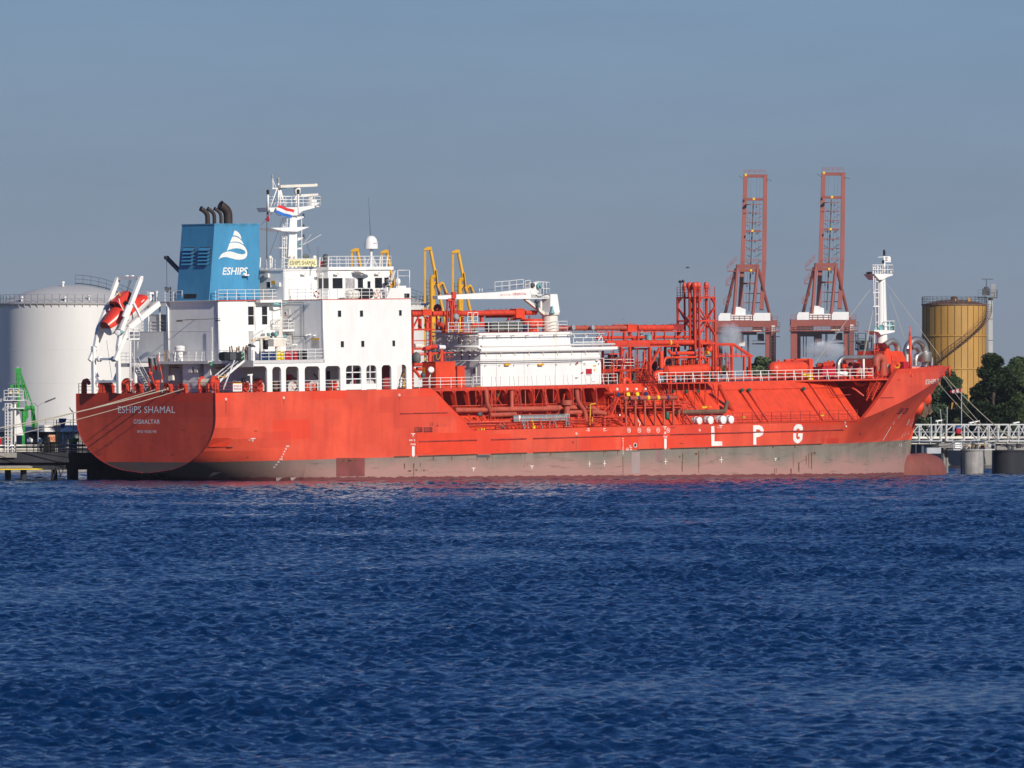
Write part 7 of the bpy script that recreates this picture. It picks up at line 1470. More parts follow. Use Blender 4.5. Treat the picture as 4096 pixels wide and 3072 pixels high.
# deck crane --------------------------------------------------------------------
Yr = 4.2; pxb = sp(6, 1660, 1000, Yr)
cr_ = part(MB().lathe(V(pxb.x, Yr, DK), [(.85, 0), (.85, sp(6, 0, 850, Yr).z-DK), (1.02, sp(6, 0, 848, Yr).z-DK), (1.02, sp(6, 0, 822, Yr).z-DK), (.8, sp(6, 0, 820, Yr).z-DK)], 20), 'deck_crane', CREAM)
b = MB(); za, zb_ = sp(6, 0, 822, Yr).z, sp(6, 0, 615, Yr).z; b.hexa([V(pxb.x-.7, Yr+.75, za), V(pxb.x+.75, Yr+.75, za), V(pxb.x+.75, Yr-.75, za), V(pxb.x-.7, Yr-.75, za), V(pxb.x-.45, Yr+.55, zb_), V(pxb.x+.6, Yr+.55, zb_), V(pxb.x+.6, Yr-.55, zb_), V(pxb.x-.45, Yr-.55, zb_)]); b.build('slewing_column', WHITE, cr_)
b = MB(); P = lambda x, y, Y=Yr+.35: sp(6, x, y, Y); jib = [P(415, 618), P(530, 610), P(600, 605), P(1100, 575), P(1440, 535), P(1452, 600), P(1640, 625), P(1640, 650), P(520, 655), P(420, 655)]; b.prism(jib, (0, .75, 0)); b.build('jib', WHITE, cr_)
b = MB(); b.bar(P(1380, 650, Yr), P(1600, 825, Yr), .34, .3); b.tube(P(1560, 815, Yr), P(1560, 680, Yr), .14, 8); b.build('luffing_cylinder', CREAM, cr_)
b = MB(); b.prism([P(1440, 545), P(1450, 640), P(1650, 645), P(1660, 610), P(1520, 600), P(1480, 480)], (0, .5, 0)); b.sbox(P(1430, 0).x, P(1530, 0).x, Yr-.6, Yr+.3, P(0, 600).z, P(0, 480).z); b.build('winch_frame', WHITE, cr_)
b = MB()
def cage(x0, y0, x1, y1, h0):
    a, c = P(x0, y0), P(x1, y1); rail(b, [a, c], h0, 1.2, 2, .03, .035)
cage(1050, 565, 1205, 552, .95); cage(1215, 550, 1365, 535, .95); cage(1385, 535, 1440, 528, .8); rail(b, [P(1520, 600), P(1655, 610), P(1655, 610, Yr-.9)], 1.35, .45, 2, .03, .035); rail(b, [P(1500, 600, Yr-.9), P(1655, 610, Yr-.9)], 1.35, .6, 2, .03, .03)
for x in (880, 908): b.tube(P(x, 580), P(x, 538), .05, 5)
b.build('jib_rail', WHITE2, cr_)
b = MB(); b.lathe(P(1540, 510, Yr+.5), [(.32, -.1), (.32, .1), (.15, .12), (.15, .3)], 14, (0, -1, 0)); b.mi = 1; b.ball(P(1465, 500, Yr+.4), .3, 8); b.path([P(1500, 605), P(1530, 632), P(1590, 610), P(1640, 600)], .05, 6); b.path([P(1640, 615), P(1690, 615), P(1710, 670), P(1690, 700)], .04, 6); b.tube(P(1440, 490, Yr), P(600, 600, Yr), .02, 4); b.ball(P(1515, 680, Yr+.4), .3, 8, (1, 1, .8)); b.tube(P(1515, 690, Yr+.4), P(1530, 800, Yr+.4), .12, 8); b.mi = 0; b.lathe(P(1685, 810, Yr+.9), [(.3, 0), (.14, .4), (.1, .75)], 10); b.build('hydraulic_gear', None, cr_, mats=[TEAL, DGREY])
a, c = P(1245, 613), P(1400, 585); b = MB(); letters(b, 'ORIENTAL', lambda u, v: V(lerp(a.x, c.x, u), Yr+.362, lerp(a.z, c.z, v)+.03*u), .01); a2, c2_ = P(1106, 618), P(1225, 600); letters(b, 'SWL 3T 4/-18m', lambda u, v: V(lerp(a2.x, c2_.x, u), Yr+.362, lerp(a2.z, c2_.z, v)+.03*u), .0); b.build('crane_lettering', TEXTR, cr_)
b = MB(); bars(b, 6, Yr+.2, ((580, 580, 560, 1000, .22), (525, 670, 515, 1000, .14), (545, 660, 600, 1000, .14), (590, 650, 610, 920, .16), (520, 660, 600, 660, .3), (540, 610, 520, 590, .12))); b.sbox(P(555, 0).x, P(602, 0).x, Yr-.6, Yr+.6, P(0, 660).z, P(0, 580).z) if False else b.sbox(P(560, 0).x, P(600, 0).x, Yr+.37, Yr+.55, P(0, 655).z, P(0, 580).z); bars(b, 6, Yr, ((620, 1000, 625, 700, .05), (640, 1000, 640, 760, .05), (620, 900, 660, 790, .05), (525, 850, 610, 850, .1))); part(b, 'crane_crutch', RED)
# big valve drum and tarpaulined machinery on the upper platform
b = MB(); p = sp(6, 1510, 1010, 4.3); b.lathe(V(p.x, 3.6, ZU), [(.75, 0), (.75, .5), (1.15, .53), (1.2, .58), (1.2, 1.3), (1.1, 1.36), (1e-5, 1.38)], 24); part(b, 'valve_drum', RED2)
# forest of pipes aft of and under the vent tower ---------------------------------
b = MB(); Yg = 4.2
bars(b, 20, Yg, ((200, 1260, 200, 400, .2), (660, 1240, 660, 300, .26), (885, 1150, 885, 300, .24), (1395, 1200, 1395, 310, .30), (215, 905, 1000, 900, .26), (215, 965, 420, 960, .08), (410, 250, 1380, 235, .22), (400, 290, 2160, 280, .14), (1400, 790, 1650, 330, .22), (660, 520, 740, 370, .18), (600, 480, 230, 490, .14), (1040, 600, 1040, 850, .08), (890, 1180, 1130, 1180, .09), (880, 870, 890, 1180, .07), (690, 1020, 820, 1020, .14), (830, 930, 830, 1180, .12)))
bars(b, 8, 3.6, ((590, 720, 1950, 712, .10), (1620, 1200, 2100, 1195, .1), (600, 780, 600, 860, .1), (740, 720, 740, 860, .12), (785, 700, 785, 860, .12), (940, 710, 940, 860, .26), (1110, 720, 1110, 860, .14), (1285, 720, 1285, 860, .14), (1325, 720, 1325, 860, .2), (1450, 720, 1450, 860, .14), (1585, 715, 1585, 860, .12), (1700, 715, 1700, 860, .12), (640, 720, 690, 830, .1)))
part(b, 'gallery_frame', RED)
b = MB(); rail(b, [sp(20, 218, 860, Yg+.2), sp(20, 1000, 858, Yg+.2)], 1.0, 1.5, 3, .035, .045); part(b, 'gallery_rail', WHITE2)
part(MB().sbox(sp(20, 215, 0, Yg).x, sp(20, 1000, 0, Yg).x, 1, Yg+.2, sp(20, 0, 885, Yg).z-.06, sp(20, 0, 885, Yg).z), 'gallery_floor', RED)
pipe(8, ((20, 672), (990, 668)), .27, 3.0, BRED, flanges=6); pipe(8, ((1095, 670), (1540, 668)), .34, 3.0, flanges=3); pbox(8, 985, 630, 1102, 710, 3.4, 1.2, 'expansion_box', RED2, 3); pbox(8, 815, 632, 990, 700, 2.8, .3, 'expansion_box', RED, 3); pbox(8, 1540, 628, 1690, 700, 2.6, .8, 'expansion_box', DRED, 5)
pipe(8, ((590, 792), (1690, 785), (1870, 785), (1885, 700)), .17, 3.3, rad=.6); pipe(8, ((1000, 720), (1020, 780), (1110, 850)), .2, 3.2); pipe(8, ((700, 860), (2020, 850)), .30, 3.9, flanges=4)
for x in (1507, 1818): part(MB().tube(sp(8, x-13, 855, 3.9), sp(8, x+13, 855, 3.9), .32, 10), 'yellow_pipe_band', YELB)
b = MB()
for x in (292, 540): b.lathe(sp(8, x, 665, 3.8), [(.2, -.3), (.28, .1), (.2, .15)], 12, (0, -1, 0)); b.tube(sp(8, x, 665, 3.8), sp(8, x+5, 730, 3.8), .08, 6)
b.each('deck_floodlight', GREY, ship)
part(MB().lathe(sp(8, 1245, 850, 3.6), [(.33, 0), (.36, .7), (.4, .72), (.4, .8), (1e-5, .82)], 14), 'pale_blue_tank', TEAL); part(MB().tube(sp(8, 1152, 850, 3), sp(8, 1152, 700, 3), .18, 8), 'grey_pipe', GREY)
for q, r in ((((1500, 950), (1530, 995), (1590, 990), (1890, 985)), .2), (((1440, 1180), (1445, 1045), (1950, 1035), (1975, 1090)), .13), (((1410, 1220), (1405, 960)), .27), (((1320, 1340), (1330, 1250), (1440, 1230)), .36), (((1560, 1240), (1560, 1340)), .2), (((1980, 950), (2030, 955), (2030, 900)), .22), (((930, 1400), (935, 1310), (985, 1320), (1040, 1430)), .26), (((2040, 1180), (2130, 1185), (2140, 1220)), .26), (((1210, 1280), (1215, 1130)), .2), (((1190, 1100), (1195, 950)), .12)): pipe(8, q, r, 4.4, RED2, rad=.6)
for x, y, w_ in ((1585, 990, 1), (1820, 988, 1), (1405, 1188, 0)): part((MB().tube(sp(8, x-10, y, 4.4), sp(8, x+10, y, 4.4), .215, 10) if w_ else MB().tube(sp(8, x, y-10, 4.4), sp(8, x, y+10, 4.4), .285, 10)), 'blue_pipe_band', BLUE)
part(MB().tube(sp(8, 1975, 985, 4.4), sp(8, 2000, 983, 4.4), .235, 10), 'yellow_pipe_band', YEL)
a, c = sp(8, 1450, 1218, 4.8), sp(8, 1975, 1188, 4.8); b = MB(); b.lathe(a, [(1e-5, -.2), (.42, -.12), (.56, 0), (.62, .02), (.62, .1), (.56, .12), (.56, (c-a).length-.1), (.64, (c-a).length-.08), (.64, (c-a).length+.03), (.5, (c-a).length+.1), (.34, (c-a).length+.3)], 22, c-a)
for f in (.08, .85): q = a.lerp(c, f); b.sbox(q.x-.1, q.x+.1, 4.4, 5.2, DK, q.z-.3)
part(b, 'heat_exchanger', RED2)
a, c = sp(20, 1845, 860, 3), sp(20, 2050, 600, 3); b = MB(); b.sbox(a.x, c.x, 2.4, 3, DK+1.5, c.z); b.mi = 1; z = lerp(a.z, c.z, .62); b.sbox(a.x-.01, c.x+.01, 2.4, 3.03, z-.12, z+.06); b.sbox(lerp(a.x, c.x, .5)-.08, lerp(a.x, c.x, .5)+.08, 2.4, 3.03, z, c.z); part(b, 'control_box', None, mats=[CREAM, DGREY])
r3 = random.Random(4)
for k in range(46):                                           # lesser lines, valves and risers of the process plant
    x0 = r3.uniform(XE+.3, 84.5); Y = r3.uniform(-1.5, 4.0); r = r3.choice((.05, .07, .09, .12, .16)); z0 = DK+r3.uniform(.1, 1.8); z1 = min(13.1, z0+r3.uniform(.8, 3.4)); b = MB()
    if k % 3: b.tube(V(x0, Y, z0), V(x0, Y, z1), r, 7); q = V(x0, Y, r3.uniform(z0+.3, z1)); b.lathe(q, [(r*2, -.06), (r*2, .06)], 8); b.lathe(q+Vector((0, -.2, .0)), [(r*1.8, -.03), (r*1.8, .03)], 8, (0, 1, 0))
    else: L = r3.uniform(1.2, 4.5); b.bend([V(x0, Y, z0), V(x0, Y, z1), V(min(85, x0+L), Y, z1), V(min(85, x0+L), Y, z1-r3.uniform(.3, 1.5))], r, .3, 7)
    part(b, 'process_pipe', r3.choice((RED, RED, RED2, DRED)))
for k in range(10):
    x0 = r3.uniform(XE+1, 83); Y = r3.uniform(1, 4.3); b = MB(); z = DK+r3.uniform(.5, 3); b.lathe(V(x0, Y, z), [(.25, 0), (.25, .5), (.1, .6), (1e-5, .62)], 10); b.tube(V(x0, Y, DK), V(x0, Y, z), .1, 6); part(b, 'valve_actuator', r3.choice((DRED, RED, GREY, DGREY)))
for q in ((940, 950, 1100, 1170), (1470, 560, 1640, 990)): a, c = sp(20, q[0], q[3], 2.8), sp(20, q[2], q[1], 2.8); part(MB().sbox(a.x, c.x, 2.2, 2.7, a.z, c.z), 'dark_panel', DGREY)
b = MB()
for q in ((1450, 930, 1480, 870), (1550, 970, 1580, 900), (1560, 860, 1585, 780), (1010, 990, 1040, 960), (1600, 830, 1625, 800), (1100, 1170, 1105, 1080)): b.tube(sp(20, q[0], q[1], 2.9), sp(20, q[2], q[3], 2.9), .04, 5)
b.each('bright_hose', WHITE2, ship)
for k in range(40):                                           # thin frames, hoses and hand rails crowding the plant
    x0 = r3.uniform(XE-.5, 83); Y = r3.uniform(3.6, 5.2); z0 = DK+r3.uniform(0, .6); h = r3.uniform(.8, 3.6); b = MB(); t = k % 4
    if t == 0: ladder(b, V(x0, Y, z0), V(x0, Y, z0+h), .38, (1, 0, 0), .3, .03)
    elif t == 1:
        for j in range(3): b.tube(V(x0+j*.35, Y, z0), V(x0+j*.35, Y, z0+h*(1-.15*j)), .035, 5)
        b.tube(V(x0, Y, z0+h*.6), V(x0+.7, Y, z0+h*.6), .03, 5)
    elif t == 2: b.bar(V(x0, Y, z0), V(x0+r3.uniform(-1, 1), Y, z0+h), .09); b.bar(V(x0-.8, Y, z0+h*.7), V(x0+.9, Y, z0+h*.7), .07)
    else: b.bend([V(x0, Y, z0), V(x0, Y, z0+h*.5), V(x0+.6, Y, z0+h*.5), V(x0+.6, Y, z0+h)], .06, .2, 6); b.ball(V(x0+.6, Y, z0+h*.75), .15, 7)
    part(b, 'plant_fitting', r3.choice((RED, RED, DRED, RED2, BROWN)))
for k in range(9):  # boxes added as dark backing, for deep shade and dark machinery behind the pipes
    x0 = r3.uniform(XE+1, 82); Y = r3.uniform(-3, .5); b = MB(); L = r3.uniform(.8, 2.2); h = r3.uniform(1.2, 3.2); b.sbox(x0, x0+L, Y-.8, Y, DK, DK+h); b.lathe(V(x0+L/2, Y-.4, DK+h), [(.25, 0), (.25, .4), (1e-5, .45)], 10); part(b, 'dark_backing_box', r3.choice((DRED, DRED, RED, DGREY)))
# vent tower ----------------------------------------------------------------------
XV = 77.4; Yv1 = -ap(8, 1890, 1000, XV).y; Yv0 = -ap(8, 1620, 1000, XV).y; XV1 = sp(8, 2090, 1000, Yv1).x; Zv = sp(8, 1890, 285, Yv1).z; Zm = sp(8, 1890, 580, Yv1).z
vt = part(MB(), 'vent_tower', RED); b = MB(); cs = [(XV, Yv1), (XV1, Yv1), (XV1, Yv0), (XV, Yv0)]
for X, Y in cs: b.bar(V(X, Y, DK), V(X, Y, Zv), .2)
for z in (Zv, Zm, 13.0):
    for k in range(4): a, c = cs[k], cs[(k+1) % 4]; b.bar(V(*a, z), V(*c, z), .2)
for k in range(4):
    a, c = cs[k], cs[(k+1) % 4]; m_ = ((a[0]+c[0])/2, (a[1]+c[1])/2)
    for e in (a, c): b.bar(V(*e, Zm+1.5), V(*m_, Zm), .13); b.bar(V(*m_, Zm), V(*e, Zm-1.6), .13); b.bar(V(*e, Zv-.7), V(lerp(e[0], m_[0], .4), lerp(e[1], m_[1], .4), Zv), .13)
b.build('tower_frame', RED, vt)
b = MB(); b.sbox(XV-.1, XV1+.1, Yv0-.1, Yv1+.1, Zv, Zv+.08); rail(b, [V(XV-.05, Yv0, Zv), V(XV-.05, Yv1, Zv), V(XV1, Yv1, Zv), V(XV1, Yv0, Zv), V(XV-.05, Yv0, Zv)], 1.15, 1.0, 4, .028, .035); b.build('tower_platform', RED, vt)
for (x, yt, rh, r, Y) in ((1765, 90, .38, .17, (Yv0+Yv1)/2+.3), (1830, 90, .40, .2, (Yv0+Yv1)/2+1.0), (1877, 88, .28, .13, Yv1-.3), (1975, 85, .28, .16, Yv1-.5), (1698, 92, .22, .11, Yv0+.4)):
    t = sp(8, x, yt, Y); b = MB(); hh = t.z-.0; b.lathe(V(t.x, Y, DK+3.5), [(r, 0), (r, hh-DK-3.5-1.7), (r*1.25, hh-DK-3.5-1.65), (r*1.25, hh-DK-3.5-1.5), (r, hh-DK-3.5-1.45), (r*1.15, hh-DK-3.5-.95), (rh*.95, hh-DK-3.5-.52), (rh, hh-DK-3.5-.42), (rh, hh-DK-3.5-.28), (rh*.72, hh-DK-3.5-.06), (rh*.3, hh-DK-3.5), (1e-5, hh-DK-3.5)], 14); b.build('vent_pipe', RED, vt)
b = MB(); ladder(b, sp(8, 1960, 840, Yv1-.7), sp(8, 1960, 290, Yv1-.7), .35, (1, 0, 0), .33, .035); b.tube(sp(8, 2022, 850, Yv1-1), sp(8, 2022, 290, Yv1-1), .05, 5); b.build('tower_ladder', DRED, vt)
b = MB(); p = sp(8, 1645, 85, Yv0+.1); b.tube(V(p.x, Yv0+.1, Zv), p, .04, 5); b.ball(p, .2, 8, (1, 1, .8)); b.ball(p+Vector((.35, -.1, .05)), .17, 8); b.build('tower_lamp', BLACK, vt)
pipe(8, ((1835, 700), (1835, 830), (1760, 840)), .2, Yv1-1.2, rad=.8)
# gallery running forward with the sloping end
b = MB(); Yh = 3.4
bars(b, 10, Yh, ((0, 1030, 1160, 1022, .2), (0, 1048, 1160, 1040, .1), (1150, 1025, 1400, 1190, .22), (1165, 1050, 1380, 1200, .1), (900, 1190, 1420, 1190, .18), (880, 1165, 1360, 1160, .08), (1130, 1500, 1130, 1040, .26), (1300, 1500, 1300, 1190, .2), (1380, 1500, 1380, 1190, .22), (870, 1350, 870, 1030, .24), (920, 1400, 920, 1040, .2), (1110, 1050, 1130, 1100, .14), (1360, 1500, 1360, 1200, .06)))
part(b, 'gallery_frame', RED); part(MB().sbox(sp(10, -1500, 0, Yh).x, sp(10, 1150, 0, Yh).x, 1.8, Yh, sp(10, 0, 1030, Yh).z-.05, sp(10, 0, 1030, Yh).z), 'gallery_walkway', RED)
# trunk-edge rail forward part, inclined stair, red struts below
b = MB(); XR0 = sp(8, 1375, 1360, TE).x; rail(b, [V(XR0, TE-.05, DK+.02), V(XT1-1, TE-.05, DK+.02), V(XB1-2.5, 7.6, DK+.02)], 1.08, 1.35, 3, .034, .04)
x = XR0
while x < XT1: b.bar(V(x+.3, TE-.05, DK), V(x, TE-.05, DK+1.05), .06, .08); x += 5.4
part(b, 'trunk_rail', WHITE2)
stair(sp(20, 1050, 880, 4.2), sp(20, 1500, 1500, 7.3), .7, 'trunk_stair', None, RED, (.8, -.6, 0)); stair(sp(20, 1270, 880, 4.6), sp(20, 1640, 1560, 7.3), .6, 'trunk_stair', None, RED, (.8, -.6, 0))
b = MB()                                                      # hangers under the trunk edge
for x, x1 in ((1500, 1500), (1530, 1530), (1600, 1610), (1685, 1690), (1750, 1755), (1820, 1830), (1890, 1900), (1960, 1960), (2060, 2110), (2130, 2120)):
    a = sp(8, x, 1375, 7.6); c = sp(9, x1, 330+((x*7) % 90), 7.6); b.bar(a, c, .08)
    if x % 3 == 0: b.bar(c, sp(9, x-70, 130, 6.4), .06)
b.bar(sp(8, 1470, 1372, 7.6), sp(8, 2150, 1360, 7.6), .12); b.sbox(sp(8, 1470, 0, 7.6).x, sp(8, 2150, 0, 7.6).x, TE, 7.6, DK-.1, DK-.04); part(b, 'hanger_frame', RED)
# manifold -------------------------------------------------------------------------
Ym = 9.7; mf = part(MB(), 'manifold', RED)
b = MB(); a, c = sp(9, 925, 297, Ym), sp(9, 1600, 284, Ym); b.tube(a, c, .24, 12); b.build('spray_header', BRED, mf)
for x, m in ((988, BLACK), (1108, BLUE), (1232, YELB), (1357, YELB), (1475, BLUE)): f = (x-925)/675; q = a.lerp(c, f); MB().tube(q+Vector((-.17, 0, 0)), q+Vector((.17, 0, 0)), .252, 12).build('colour_band', m, mf)
for x in (957, 1077, 1197, 1325, 1437, 1555): p = sp(9, x, 290, Ym); MB().tube(V(p.x, Ym, MD), V(p.x, Ym, p.z), .125, 10).build('fender_pipe', BRED, mf)
b = MB(); rail(b, [V(sp(9, 880, 0, 9.4).x, 9.4, sp(9, 0, 412, 9.4).z), V(sp(9, 1690, 0, 9.4).x, 9.4, sp(9, 0, 408, 9.4).z)], 1.05, 1.3, 3, .025, .035)
bars(b, 9, 9.4, ((885, 415, 1690, 408, .14), (905, 640, 905, 415, .1), (1680, 640, 1680, 410, .1), (885, 410, 885, 300, .1))); b.sbox(sp(9, 885, 0, 9.4).x, sp(9, 1690, 0, 9.4).x, 7.8, 9.4, sp(9, 0, 412, 9.4).z-.06, sp(9, 0, 412, 9.4).z); b.build('manifold_platform', RED, mf)
for x, y, m in ((857, 250, BLUE), (983, 247, YELB), (1100, 243, YELB), (1215, 243, BLUE)):
    p = sp(9, x, y, 9.3); b = MB(); b.lathe(p, [(.24, -.05), (.24, .12), (1e-5, .13)], 14, (0, -1, 0)); b.mi = 1; b.tube(p, p+Vector((0, 1.8, .1)), .2, 10); b.bar(V(p.x-.5, 9.2, p.z+.4), V(p.x+.6, 9.2, p.z+.4), .1); b.bar(V(p.x-.45, 9.2, p.z+.4), V(p.x-.45, 9.2, p.z-1.2), .1); b.build('loading_flange', None, mf, mats=[m, RED])
    q = sp(9, x-10, 180, 9.1); MB().lathe(q, [(.13, -.14), (.16, .0), (.13, .14), (1e-5, .15)], 8).build('white_actuator', CREAM, mf)
for k in range(34):
    x0 = sp(9, r3.uniform(760, 1680), 0, 8.4).x; Y = r3.uniform(7.6, 9.0); z0 = MD+r3.uniform(0, 2.2); b = MB(); r = r3.choice((.05, .08, .12, .18))
    if k % 2: b.tube(V(x0, Y, MD), V(x0, Y, z0+1.2), r, 7); b.lathe(V(x0, Y, z0+.5), [(r*2, -.05), (r*2, .05)], 8)
    else: b.bend([V(x0, Y, MD), V(x0, Y, z0+.5), V(x0+r3.uniform(.5, 2.2), Y, z0+.5), V(x0+1.6, Y-1.2, z0+.9)], r, .3, 7)
    b.build('manifold_pipe', r3.choice((RED, DRED, RED, RED2)), mf)
b = MB(); b.lathe(sp(9, 1483, 555, 8.9), [(.25, 0), (.28, .45), (.2, .75), (1e-5, .8)], 10); b.build('green_actuator', DGREEN, mf)
stair(sp(9, 850, 300, 9.0), sp(9, 720, 620, 9.3), .7, 'manifold_stair', mf, RED, (.5, .86, 0))
b = MB()
for k in range(4): bars(b, 9, 8.9, ((690+k*45, 640, 690+k*45, 290+k*12, .07),))
bars(b, 9, 8.9, ((660, 470, 880, 260, .08), (700, 420, 760, 540, .06))); b.build('pipe_post', RED, mf)
# main deck along the side -----------------------------------------------------------
b = MB(); rail(b, [V(STEP[-1].x-.6, 10.0, MD), V(sp(9, 900, 0).x, 10.0, MD)], 1.05, 1.5, 3, .026, .034); part(b, 'deck_rail', RED)
b = MB(); rail(b, [V(sp(9, 1700, 0).x, 10.0, MD), V(XB0-.2, 9.8, MD)], 1.08, 1.55, 3, .026, .034); part(b, 'deck_rail', DRED)
pipe(7, ((690, 508), (1090, 506)), .26, 8.6, BRED, flanges=1); pipe(7, ((1140, 500), (2010, 488)), .27, 8.6, BRED, flanges=3); pipe(7, ((1085, 250), (1100, 430), (1140, 520)), .24, 8.8, BRED, rad=1.2); pipe(7, ((1130, 570), (1460, 560)), .24, 8.9, BRED, flanges=1); pipe(7, ((1410, 260), (1412, 480)), .22, 8.4, BRED)
pipe(9, ((-60, 410), (380, 412)), .24, 8.6, BRED, flanges=2); pipe(9, ((340, 190), (345, 330), (450, 470), (455, 600)), .24, 9.1, BRED, rad=.6); pipe(9, ((520, 470), (640, 475), (700, 492)), .25, 9.2, BRED); pipe(9, ((440, 410), (560, 420), (640, 470)), .2, 9.0, BRED); pipe(9, ((230, 475), (390, 472)), .24, 8.9, BRED)
p = sp(9, 210, 330, 9.0); b = MB(); b.lathe(V(p.x, 9.0, MD), [(.34, 0), (.34, p.z-MD-.45), (.62, p.z-MD-.4), (.62, p.z-MD+.1), (1e-5, p.z-MD+.12)], 14); part(b, 'mushroom_vent', BRED)
pipe(9, ((1600, 470), (2212, 460), (2240, 330)), .24, 8.9, BROWN, rad=.3); pipe(11, ((735, 505), (700, 470), (560, 200)), .24, 8.2, RED, rad=.3)
part(MB().sbox(sp(9, 1918, 0, 9.15).x, sp(9, 1980, 0, 9.15).x, 9.1, 9.16, sp(9, 0, 468, 9.1).z, sp(9, 0, 440, 9.1).z).sbox(sp(9, 2010, 0, 9.15).x, sp(9, 2035, 0, 9.15).x, 9.1, 9.16, sp(9, 0, 458, 9.1).z, sp(9, 0, 446, 9.1).z), 'yellow_pipe_label', YEL)
def slope(X, f): return V(X, lerp(TF, TE, f)+.18, lerp(MD, DK, f))
for i, xt, yt in ((11, 850, 278), (11, 942, 275), (11, 1630, 260), (9, 70, 268), (7, 1236, 345), (7, 1965, 330), (9, 1555, 232), (9, 1725, 232), (9, 1868, 230), (9, 1490, 235)):
    z = sp(i, xt, yt, 7).z; f = (z-MD)/(DK-MD)-.04; X = sp(i, xt, yt, lerp(TF, TE, f)+.2).x; b = MB(); a, c = slope(X, .0), slope(X, f); b.tube(a, c, .085, 7); b.tube(c, c+Vector((0, 0, .25)), .1, 7)
    for q in (.25, .6): b.box(a.lerp(c, q)-Vector((.14, .1, .14)), a.lerp(c, q)+Vector((.14, .1, .1)))
    o = part(b, 'sounding_pipe', RED); MB().lathe(c+Vector((0, 0, .22)), [(.16, 0), (.2, .05), (.2, .28), (.14, .34), (1e-5, .35)], 10).build('green_cap', DGREEN, o)
for xt in (1650, 1890): X = sp(11, xt, 150, TE).x; part(MB().tube(slope(X, 0), slope(X, 1.0), .06, 6), 'slope_pipe', RED)
b = MB(); b.path([sp(11, 1870, 110, 5.6), sp(11, 1995, 320, 7.6), sp(11, 2215, 312, 7.6)], .05, 6); part(b, 'slope_pipe', DRED)
b = MB()
for x, y in ((865, 618), (1862, 594)): f = .1; p = slope(sp(11, x, y, 9).x, .14); b.bar(p+Vector((-.3, 0, 0)), p+Vector((.3, 0, 0)), .02, .25)
b.each('yellow_deck_label', YEL, ship)
b = MB(); bars(b, 7, 9.0, ((945, 760, 945, 590, .06), (1060, 760, 1062, 590, .06), (1115, 760, 1115, 590, .06), (1145, 760, 1145, 510, .08), (1198, 760, 1198, 510, .08), (1145, 590, 1198, 590, .05), (1145, 660, 1198, 660, .05), (960, 590, 985, 575, .06), (1070, 590, 1110, 572, .06), (860, 560, 920, 640, .1), (1250, 760, 1250, 640, .05))); bars(b, 7, 7.9, ((1150, 390, 1220, 360, .06), (1800, 470, 1805, 280, .1), (1835, 470, 1830, 280, .1), (1865, 530, 1835, 420, .1), (2035, 520, 2080, 300, .12), (2190, 720, 2185, 230, .1))); part(b, 'ladder_frame', RED)
for x, y in ((1010, 560), (1295, 712)): part(MB().ball(sp(7, x, y, 9.3), .3, 8, (1.1, .8, .9)), 'lamp_cover', DGREY)
a, c = sp(7, 990, 762, 9.9), sp(7, 1085, 740, 9.9); b = MB(); n = 6
for k in range(n): b.mi = k % 2; b.hexa([V(lerp(a.x, c.x, k/n), 9.9, a.z), V(lerp(a.x, c.x, (k+1)/n), 9.9, a.z), V(lerp(a.x, c.x, (k+1)/n), 9.8, a.z), V(lerp(a.x, c.x, k/n), 9.8, a.z), V(lerp(a.x, c.x, k/n)+.1, 9.9, c.z), V(lerp(a.x, c.x, (k+1)/n)+.1, 9.9, c.z), V(lerp(a.x, c.x, (k+1)/n)+.1, 9.8, c.z), V(lerp(a.x, c.x, k/n)+.1, 9.8, c.z)])
part(b, 'hazard_step', None, mats=[YELB, BLACK])
for k in range(26):
    x0 = lerp(sp(7, 1250, 0, 9).x, sp(9, 720, 0, 9).x, r3.random()); Y = r3.uniform(8.2, 9.6); b = MB(); r = r3.choice((.05, .07, .1, .14)); h = r3.uniform(.5, 1.9)
    if k % 3: b.tube(V(x0, Y, MD), V(x0, Y, MD+h), r, 7); b.lathe(V(x0, Y, MD+h*.7), [(r*2.1, -.05), (r*2.1, .05)], 8)
    else: b.bend([V(x0, Y, MD), V(x0, Y, MD+h*.7), V(x0+r3.uniform(.8, 3), Y, MD+h*.7), V(x0+3.2, Y, MD)], r, .25, 7)
    part(b, 'deck_pipe', r3.choice((RED, DRED, RED2)))
for k in range(46):                                           # valves, hoses, posts and stays along the side deck
    x0 = lerp(sp(7, 960, 0, 9).x, sp(9, 900, 0, 9).x, r3.random()); Y = r3.uniform(8.6, 9.8); b = MB(); t = k % 5; h = r3.uniform(.4, 1.5)
    if t == 0: b.tube(V(x0, Y, MD), V(x0, Y, MD+h), .05, 6); b.torus(V(x0, Y, MD+h), .16, .025, (0, 0, 1), 10, 4)
    elif t == 1: b.path([V(x0, Y, MD+.1), V(x0+.4, Y, MD+.5), V(x0+.9, Y, MD+.3), V(x0+1.3, Y, MD+.7)], .05, 6)
    elif t == 2: b.bar(V(x0, Y, MD), V(x0-.35, Y-1.5, MD+2.2), .06); b.bar(V(x0+.5, Y, MD), V(x0+.15, Y-1.5, MD+2.2), .06); b.bar(V(x0-.2, Y-.8, MD+1.2), V(x0+.3, Y-.8, MD+1.2), .05)
    elif t == 3: b.ball(V(x0, Y, MD+h*.6), .17, 7); b.tube(V(x0, Y, MD), V(x0, Y, MD+h*.6), .06, 6)
    else: b.tube(V(x0, Y-.8, MD+.2), V(x0, Y-.8, DK-.4), .05, 6); b.lathe(V(x0, Y-.8, MD+1.4), [(.12, -.05), (.12, .05)], 7)
    part(b, 'side_deck_fitting', r3.choice((RED, RED, DRED, RED2, DRED, BRED, GREY if t == 3 else RED)))
